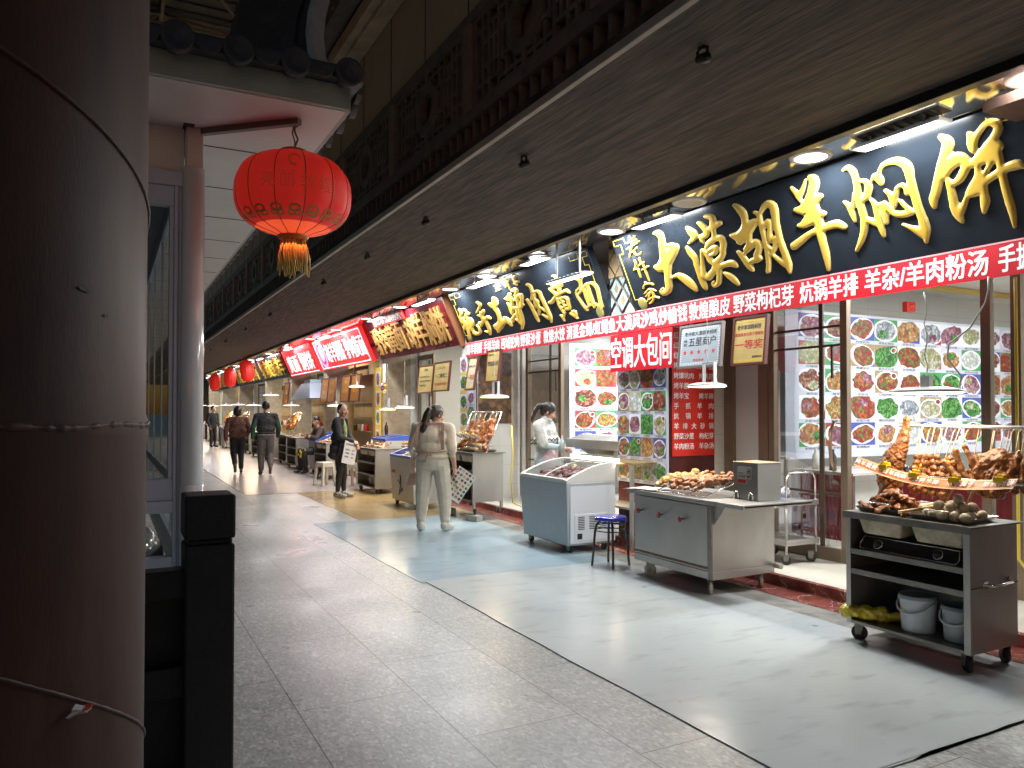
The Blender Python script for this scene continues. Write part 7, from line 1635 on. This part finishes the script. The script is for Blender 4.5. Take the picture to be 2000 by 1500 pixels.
# 4 man walking away
M_VEST = mat('black_knit_vest', (.022, .022, .024), .8, var=.2, vs=12); M_GSL = mat('dark_green_sleeve', (.012, .06, .035), .75, var=.2); M_GREYT = mat('grey_trousers', (.085, .078, .075), .75, var=.2, vs=7)
walkR = dict(hipR=(.09, 0, .87), knR=(.10, .06, .48), anR=(.09, -.22, .20), toR=(.09, -.13, .055), hipL=(-.09, 0, .87), knL=(-.10, .08, .47), anL=(-.10, .06, .09), toL=(-.12, .21, .035))
t, j, q, Hm = person('man in a black vest with dark green sleeves walking away', (3.28, 18.55, .008), (.10, 1), dict(walkR, head=(0, .03, 1.60), neck=(0, .01, 1.43), chest=(0, 0, 1.25), waist=(0, 0, 1.06), pel=(0, 0, .90), shR=(.205, 0, 1.37), shL=(-.205, 0, 1.37), elR=(.29, .02, 1.10), wrR=(.28, .14, .90), elL=(-.29, -.05, 1.10), wrL=(-.29, -.02, .88)),
  mats=[M_SKIN, M_VEST, M_GREYT, M_SHOEB, M_SHOEB, M_GSL], R_=dict(chest=(.205, .135), waist=(.20, .14), hip=(.185, .14), arm=(.075, .062, .045), leg=(.115, .085, .066)), vox=.011)
hairpiece(t, q, Hm, 'short', M_HAIR)
cloth('vest', t, [('b', (0, 0, 1.24), (.225, .15, .17)), ('b', (0, 0, 1.08), (.225, .16, .14)), ('b', (0, 0, .98), (.22, .158, .05))], M_VEST, vox=.012, amp=.012)
mb = MB(); pts = [(.218*math.cos(k*.2094), .156*math.sin(k*.2094), .935) for k in range(31)]; mb.tube(pts, .012, 6); mb.build('hem_band', mat('grey_hem', (.25, .25, .25), .7), t)
# 5 woman walking away
def plaid():
    m = bpy.data.materials.new('brown_plaid'); m.use_nodes = True; nt = m.node_tree; b = nt.nodes['Principled BSDF']; N = nt.nodes.new; L = nt.links.new
    tc = N('ShaderNodeTexCoord'); sp = N('ShaderNodeSeparateXYZ'); L(tc.outputs['Object'], sp.inputs[0]); outs = []
    for i, fq in ((0, 75), (2, 75)):
        mu = N('ShaderNodeMath'); mu.operation = 'MULTIPLY'; mu.inputs[1].default_value = fq; L(sp.outputs[i], mu.inputs[0]); s = N('ShaderNodeMath'); s.operation = 'SINE'; L(mu.outputs[0], s.inputs[0]); g = N('ShaderNodeMath'); g.operation = 'GREATER_THAN'; g.inputs[1].default_value = .62; L(s.outputs[0], g.inputs[0]); outs.append(g)
    ad = N('ShaderNodeMath'); ad.operation = 'ADD'; L(outs[0].outputs[0], ad.inputs[0]); L(outs[1].outputs[0], ad.inputs[1])
    rp = N('ShaderNodeValToRGB'); rp.color_ramp.interpolation = 'CONSTANT'; e = rp.color_ramp.elements; e[0].color = (.15, .062, .042, 1); e[1].position = .4; e[1].color = (.075, .035, .025, 1); x = rp.color_ramp.elements.new(.9); x.color = (.24, .11, .075, 1)
    d = N('ShaderNodeMath'); d.operation = 'DIVIDE'; d.inputs[1].default_value = 2; L(ad.outputs[0], d.inputs[0]); L(d.outputs[0], rp.inputs[0]); L(rp.outputs[0], b.inputs['Base Color']); b.inputs['Roughness'].default_value = .85; return m
M_PLD = plaid()
walkL = dict(hipR=(.085, 0, .83), knR=(.09, .07, .46), anR=(.09, .05, .09), toR=(.11, .19, .035), hipL=(-.085, 0, .83), knL=(-.08, .05, .46), anL=(-.07, -.24, .22), toL=(-.06, -.17, .07))
t, j, q, Hm = person('woman in a brown plaid jacket with a thin shoulder strap walking away', (2.74, 19.2, .008), (.05, 1), dict(walkL, head=(0, .03, 1.475), shR=(.185, 0, 1.28), shL=(-.185, 0, 1.28), neck=(0, .01, 1.33), elR=(.27, .03, 1.05), wrR=(.24, .17, .93), elL=(-.265, -.05, 1.03), wrL=(-.26, -.03, .82)),
  mats=[M_SKIN, M_PLD, M_LEG, M_SHOEB, M_SHOEB, M_PLD], R_=dict(chest=(.185, .125), waist=(.185, .13), hip=(.18, .14), arm=(.072, .06, .044), leg=(.10, .075, .06)), vox=.011)
hairpiece(t, q, Hm, 'bob', M_HAIR)
cloth('jacket', t, [('b', (0, 0, 1.20), (.205, .14, .15)), ('b', (0, 0, 1.02), (.21, .15, .16)), ('b', (0, 0, .90), (.215, .158, .08))], M_PLD, vox=.012, amp=.012)
mb = MB(); mb.tube([(-.10, -.13, 1.33), (-.02, -.155, 1.20), (.08, -.16, 1.06), (.19, -.12, .95), (.22, .02, .93)], .008, 6); mb.build('bag_strap', M_SHOEK, t)
# 6 seated man
M_GRYB = mat('grey_brown_jacket', (.075, .060, .052), .75, var=.2); M_BLKT = mat('black_track_trousers', (.018, .018, .018), .7)
t, j, q, Hm = person('man sitting with folded arms and yellow patches on his knees', (4.48, 18.55, .008), (-1, -.05),
  dict(head=(0, .03, 1.245), neck=(0, -.04, 1.10), chest=(0, -.08, .94), waist=(0, -.10, .76), pel=(0, -.10, .60), shR=(.18, -.06, 1.05), shL=(-.18, -.06, 1.05), elR=(.24, .08, .84), wrR=(.02, .20, .90), elL=(-.24, .08, .84), wrL=(-.02, .22, .86),
  hipR=(.10, -.08, .53), knR=(.15, .36, .53), anR=(.13, .36, .09), toR=(.14, .50, .035), hipL=(-.10, -.08, .53), knL=(-.15, .36, .53), anL=(-.13, .30, .09), toL=(-.14, .45, .035)),
  hz=.1, nod=.25, mats=[M_SKIN, M_GRYB, M_BLKT, M_SHOEK, M_SOLE, M_GRYB], R_=dict(chest=(.20, .14), waist=(.20, .15), hip=(.19, .15), arm=(.075, .062, .048), leg=(.10, .08, .06)), palms=dict(R=(0, -1, 0), L=(0, -1, 0)), vox=.011)
hairpiece(t, q, Hm, 'crop', M_HAIR)
mb = MB()
r_ = random.Random(3)
for s in (-1, 1):
    for k in range(16):
        a = r_.uniform(-1.2, 1.6); z = r_.uniform(-.10, .10); p = Vector((s*.15+.079*math.sin(a), .36+.079*math.cos(a)-(.05 if z > .05 else 0)+.01, .50+z)); mb.ball(p, .017, 0, (1, 1, 1.8), 6)
mb.build('knee_print', mat('yellow_knee_print', (.50, .38, .03), .6), t)
t = thing('folding_chair', 'low dark chair under the seated man', 'chair', (4.60, 18.55, .008), math.pi/2)
MB().box(-.20, .20, -.2, .18, .40, .43).build('seat', M_BLKM, t, bevel=.01)
for x, y in ((-.18, -.18), (.18, -.18), (-.18, .16), (.18, .16)): MB().tube([(x, y, 0), (x, y, .40)], .012, 6).build('leg', M_BLKM, t)
MB().box(-.2, .2, -.24, -.215, .5, .85).build('backrest', M_BLKM, t, bevel=.01)
# 7 man far away by the post
t, j, q, Hm = person('far man in black half hidden by the kiosk post', (3.86, 33.9, .008), (.5, -.86), dict(head=(0, .02, 1.58), neck=(0, 0, 1.42), shR=(.19, 0, 1.36), shL=(-.19, 0, 1.36), elR=(.25, -.02, 1.10), wrR=(.23, .08, .88), elL=(-.25, -.02, 1.10), wrL=(-.23, .08, .88)), mats=[M_SKIN, M_BLKC, M_LEG, M_SHOEK, M_SHOEK, M_BLKC], R_=dict(chest=(.20, .13), waist=(.19, .13), arm=(.07, .06, .045)), vox=.014)
hairpiece(t, q, Hm, 'short', M_HAIR)
# ---------------------------------------------------------------- brown flowered print beside the second shop
fw = thing('flowered_panel', 'brown panel printed with swirling flowers behind the hanging meat', 'wall panel', (5.26, 11.085, 1.30), 0.0)
MB().box(0, .60, 0, .012, 0, 1.15).build('panel', food_mat('brown_flower_print', [(.16,.08,.035),(.26,.13,.05),(.36,.19,.08),(.10,.05,.025)], 9), fw)
# ---------------------------------------------------------------- second shop: cart with hanging meat
def local(loc): return lambda x, y, z: (loc[0]+y, loc[1]-x, loc[2]+z)
L2o = (4.40, 10.42, .085); L2 = local(L2o)
c2 = open_cart('steel cart on bricks with hanging roast meat behind the woman in beige', L2o, .98, .46, .83, (.60, .50), wheel=.035, hdl=False, z0=.17)
br0 = thing('brick', 'grey brick under the near front wheel of the cart with hanging meat', 'brick', (4.42, 9.46, .045), .3, 'bricks under the cart wheels')
MB().box(-.055, .055, -.12, .12, -.04, .038).build('block', mat('grey_brick', (.30, .30, .27), .8, var=.2, vs=20), br0, bevel=.006)
dup(br0, (4.44, 10.36, .045), 'grey brick under the far front wheel of the cart with hanging meat', .1)
def rack(label, L, W, loc, th=.56):
    t = thing('skewer_rack', label, 'rack', loc, FRONT); mb = MB()
    for x in (0, W): mb.tube([(x, .20, 0), (x, .44, th)], .008, 7)
    mb.tube([(0, .44, th), (W, .44, th)], .009, 7); mb.build('frame', M_WIRE, t)
    MB().tube([(0, .26, .16), (W, .26, .16)], .007, 6).build('cross_bar', M_WIRE, t); return t
rack('wire rack of roast meat behind the woman in beige', L2, .98, L2(0, 0, .842))
SLAB = []
for s in range(3):
    mb = MB(); r_ = random.Random(70+s)
    for k in range(7): mb.ball((r_.uniform(-.05, .05), r_.uniform(-.015, .015), -.04-.05*k), r_.uniform(.05, .075), 0, (1, .45, 1), 8)
    SLAB.append(remesh(mb, .011, 1, [[M_MEAT, M_MEATP, M_MEATD][s]], .018, 18, s, name='meat'))
def hang(L, x, z, y, k, label, group, sc=1.0, name='roast_meat'):
    t = thing(name, label, 'roast meat', L(x, y, z), FRONT, group); t.rotation_euler = (-.38, .0, FRONT); t.scale = (sc,)*3
    put('meat', SLAB[k % 3], t); MB().tube([(0, 0, -.04), (0, .01, .10), (0, .03, .11)], .004, 5).build('hook', M_WIRE, t); return t
ords = ['leftmost', 'second', 'third', 'fourth', 'fifth', 'sixth']
for k in range(5): hang(L2, .16+.17*k, 1.28, .38, (0, 1, 1, 0, 2)[k], '%s roast slab on the rack behind the woman in beige' % ords[k], 'roast slabs behind the woman in beige', 1.0 if k < 4 else 1.25)
for k in range(5): hang_skewer(.10+.19*k, 'thin meat skewer between the roast slabs behind the woman in beige', SKM[k], .0, -.38, 'skewers between the roast slabs', 1.38, .43, .9, L2)
for k in range(4):
    t = thing('price_card', '%s white price card clipped under the hanging meat' % ords[k], 'price card', L2(.16+.21*k, .14, 1.06), FRONT, 'white price cards under the hanging meat'); t.rotation_euler = (.9, 0, FRONT-.1)
    MB().box(-.085, .085, -.002, .002, -.05, .05).build('card', M_WHITE, t); MB().box(-.02, .02, -.012, .008, .05, .08).build('clip', mat('yellow_plastic', (.78, .56, .03), .3), t)
tray('tray', 'steel tray of eggs on the cart behind the woman in beige', L2(.70, .22, .845), .44, .34, .03, M_SSD, FRONT)
for i in range(15):
    a, b = i % 5, i//5; t = thing('spiced_egg', 'grey brown egg heaped on the cart behind the woman in beige', 'egg', L2(.56+.07*a+(.03 if b == 2 else 0), .12+.075*(b % 2)+.03*(b == 2), .885+.05*(b == 2)), i, 'eggs on the second cart'); t.scale = (1.1,)*3; put('shell', egm, t)
for i in range(16):
    t = thing('roast_trotter', 'small roast trotter heaped at the left of the eggs on the second cart', 'trotter', L2(.20+rr.uniform(-.12, .14), .20+rr.uniform(-.1, .1), .87+.028*(i//7)), i, 'roast trotters on the second cart'); t.rotation_euler = (rr.uniform(-.4, .4), rr.uniform(-.5, .5), i*1.3); put('meat', TROT[i % 4], t)
t = thing('gas_hose', 'yellow gas hose hanging behind the cart with hanging meat', 'hose', (4.95, 9.36, .1)); mb = MB(); mb.tube([(0, 0, 1.2), (.02, .0, .8), (-.02, -.02, .45), (.05, .06, .12), (.3, .1, .02)], .009, 7); mb.build('tube', mat('yellow_hose', (.62, .48, .05), .4), t)
t = thing('gas_hose', 'yellow gas hose along the frame at the right edge', 'hose', (5.98, 3.28, .1)); mb = MB(); mb.tube([(0, -.02, 2.4), (0, -.02, 1.2), (0, -.02, .30), (.0, -.10, .2), (-.1, -.5, .2)], .012, 7); mb.build('tube', mat('yellow_hose', (.62, .48, .05), .4), t)
# ---------------------------------------------------------------- third shop
L3o = (4.25, 14.36, .004); L3 = local(L3o)
c3 = open_cart('steel cart with a gas burner and tubs beside the woman in black', L3o, 1.10, .50, .80, (.56, .34), wheel=.04, hdl=False)
g3 = copy_tree(gs); g3.location = L3(.12, .02, .562); g3['label'] = 'black gas burner on the cart beside the woman in black'
bucket('unlabelled milky tub on the shelf beside the woman in black', L3(.38, .2, .12), .10, .18, M_BKT2, FRONT); bucket('milky tub with a red label on the shelf beside the woman in black', L3(.68, .2, .12), .11, .20, M_BKT, FRONT, ((3.6, 4.4, .3, .7, M_REDINK),))
STK = []
for s in range(3):
    mb = MB(); r_ = random.Random(90+s)
    for k in range(5): mb.ball((-.12+.06*k, r_.uniform(-.006, .006), .004*math.sin(k*2)), r_.uniform(.016, .024), 0, (1.5, 1, .8), 7)
    STK.append(remesh(mb, .008, 1, [[M_MEATP, M_MEAT, M_EGG][s]], .006, 30, s, name='meat'))
def heap(L, x0, y0, z, n, w_, label, group, ang=.6):
    for i in range(n):
        f = rr.uniform(-1, 1); g_ = rr.uniform(-1, 1); t = thing('grilled_meat', label, 'grilled meat', L(x0+w_*f, y0+.11*g_, z+.03+.075*rr.random()*(1-abs(f))), 0, group)
        t.rotation_euler = (rr.uniform(-.2, .2), rr.uniform(-.5, .2), ang+rr.uniform(-.8, .8)); put('meat', STK[i % 3], t)
heap(L3, .45, .22, .80, 24, .30, 'grilled strip in the heap on the cart beside the woman in black', 'strips heaped on the third cart')
L4o = (4.62, 12.95, .004); L4 = local(L4o)
t = thing('side_table', 'steel table carrying a leaning slab of orange roast meat', 'table', L4o, FRONT)
MB().box(0, .95, 0, .45, .86, .88).build('table_top', M_SS, t, bevel=.003)
for x, y in ((.03, .03), (.92, .03), (.03, .42), (.92, .42)): MB().box(x-.015, x+.015, y-.015, y+.015, 0, .8595).build('leg', M_SS, t)
MB().box(.02, .93, .02, .43, .35, .365).build('shelf', M_SSD, t)
for k in range(9):
    t = thing('roast_meat', 'orange roast slab leaning in the row on the steel table', 'roast meat', L4(.22+.075*k, .30, .90), FRONT, 'orange roast slabs leaning on the table'); t.rotation_euler = (-.50, .22, FRONT)
    if k == 0: orm = remesh(MB().cone((0, 0, .03), (0, 0, .42), .045, .03, 10), .01, 1, [mat('orange_glaze_meat', (.42, .13, .035), .3, var=.3, vs=14, c2=(.52, .20, .06), coat=.3)], .016, 16, 3, name='meat')
    put('meat', orm, t)
heap(L4, .25, .1, .88, 12, .18, 'pale roast strip before the leaning slabs', 'strips before the leaning slabs')
t = thing('paper_stack', 'bundle of printed papers and charms hanging on the wall of the third shop', 'papers', (5.2, 15.75, 1.75), FRONT)
for k in range(4): MB().box(.0+.07*k, .06+.07*k, -.01*k, -.01*k+.004, .35, .75).build('sheet', M_WHITE, t)
mb = MB()
for k in range(16): mb.ball((.02+.26*rr.random(), -.03, .12+.2*rr.random()), .032, k % 4, n=6)
mb.build('charm', [M_REDINK, M_WHITE, M_BLUE, M_YEL], t)
# ---------------------------------------------------------------- fourth shop and the range hood
L5 = local((4.2, 17.6, .008)); open_cart('low steel cart with grilled strips beside the seated man', (4.2, 17.6, .008), 1.05, .5, .78, (.55, .35), wheel=.04, hdl=False)
heap(L5, .5, .22, .78, 14, .3, 'grilled strip on the low cart beside the seated man', 'strips beside the seated man')
hd = thing('range_hood', 'blue grey steel range hood with a square duct above the far kitchen', 'range hood', (4.75, 22.9, 1.85), FRONT); M_HOOD = mat('blue_grey_steel', (.34, .44, .52), .3, metal=.5)
mb = MB(); mb.hexa([(0, 0, 0), (2.4, 0, 0), (2.4, .6, 0), (0, .6, 0)], [(.85, .12, .42), (1.9, .12, .42), (1.9, .5, .42), (.85, .5, .42)]); mb.build('canopy', M_HOOD, hd); MB().box(1.05, 1.75, .16, .46, .4205, .52).build('duct', M_HOOD, hd)
for (y, x0, m, lb) in ((19.3, 5.6, M_GOLDW, 'gold steel wall panel behind the seated man'), (23.4, 5.5, M_GOLDW, 'gold steel wall panel under the range hood'), (28.0, 5.5, mat('bronze_panel', (.30, .19, .08), .35, metal=.4, var=.2), 'bronze wall panel behind the walking man')):
    t = thing('metal_panel', lb, 'wall panel', (x0, y, .09), FRONT, 'metal wall panels in the far shops'); MB().box(0, 1.6, 0, .03, 0, 2.3).build('panel', m, t)
    mb = MB()
    for k in range(4): mb.box(.1, 1.5, -.06, 0, .55+.35*k, .57+.35*k)
    mb.build('shelf', M_BRASS, t)
    for k in range(4): MB().lathe([(.04, 0), (.045, .10), (.03, .16), (.001, .17)], 10, o=(.3+.3*k, -.04, .92)).build('canister', [M_SAUCE, M_BRASS, M_PLW, M_REDINK][k], t)
t = thing('triangle_bag', 'white triangular bag hanging on the gold wall behind the seated man', 'bag', (5.25, 19.75, 1.25), FRONT); MB().hexa([(-.16, 0, 0), (.16, 0, 0), (.16, .05, 0), (-.16, .05, 0)], [(-.01, .02, .42), (.01, .02, .42), (.01, .03, .42), (-.01, .03, .42)]).build('bag_body', M_WHITE, t)
# ---------------------------------------------------------------- the far stalls, each its own cart with a rack of meat
who = ['just beyond the seated man', 'under the blue grey hood', 'under the white letter blocks', 'beside the walking man', 'beyond the walking man', 'beside the walking woman', 'near the small lanterns', 'beyond the small lanterns', 'near the far man', 'behind the far man', 'at the far end']
cart0 = None
for k, (y, x) in enumerate(((20.9, 4.25), (22.6, 4.35), (24.6, 4.3), (26.6, 4.25), (28.6, 4.3), (30.8, 4.25), (32, 4.35), (35.6, 4.3), (38, 4.25), (41, 4.3), (45, 4.3))):
    o = (x, y, .008); L = local(o)
    if cart0 is None: cart0 = open_cart('steel food cart %s' % who[k], o, 1.1, .5, .80, (.55, .35), wheel=.04, hdl=False, pans=False, group='steel carts of the far stalls')
    else: dup(cart0, o, 'steel food cart %s' % who[k])
    if k in (1, 3, 5, 7):
        rack('upright wire rack of meat %s' % who[k], L, .9, L(.1, 0, .82), .62)
        for q in range(5): hang(L, .18+.17*q, 1.38, .38, q, 'orange roast slab on the rack %s' % who[k], 'roast slabs on the rack %s' % who[k], 1.1)
    else: heap(L, .5, .22, .80, 9, .3, 'roast strip heaped on the cart %s' % who[k], 'strips on the cart %s' % who[k])
    if k % 2 == 0: bucket('pale bucket under the cart %s' % who[k], L(.5, .2, .125), .11, .2, M_PLW, FRONT)
for k, (y, x, m, lb) in enumerate(((16.1, 5.9, M_SS, 'grey counter appliance with a dark top behind the woman in black'), (26.0, 5.3, M_PLW, 'white microwave oven in the stall behind the walking woman'))):
    t = thing('microwave', lb, 'microwave', (x, y, .95), FRONT, 'counter appliances'); MB().box(0, .6, 0, .4, 0, .30).build('case', m, t, bevel=.01); MB().box(.05, .42, -.006, 0, .05, .25).build('door_window', M_BLKM, t); MB().box(.46, .56, -.006, 0, .04, .26).build('control_panel', M_SSD, t)
    MB().box(-.05, .65, -.02, .45, -.03, -.0005).build('counter_slab', M_SSD, t); MB().box(0, .6, .05, .4, -.86, -.0305).build('counter_body', M_WALLG, t)
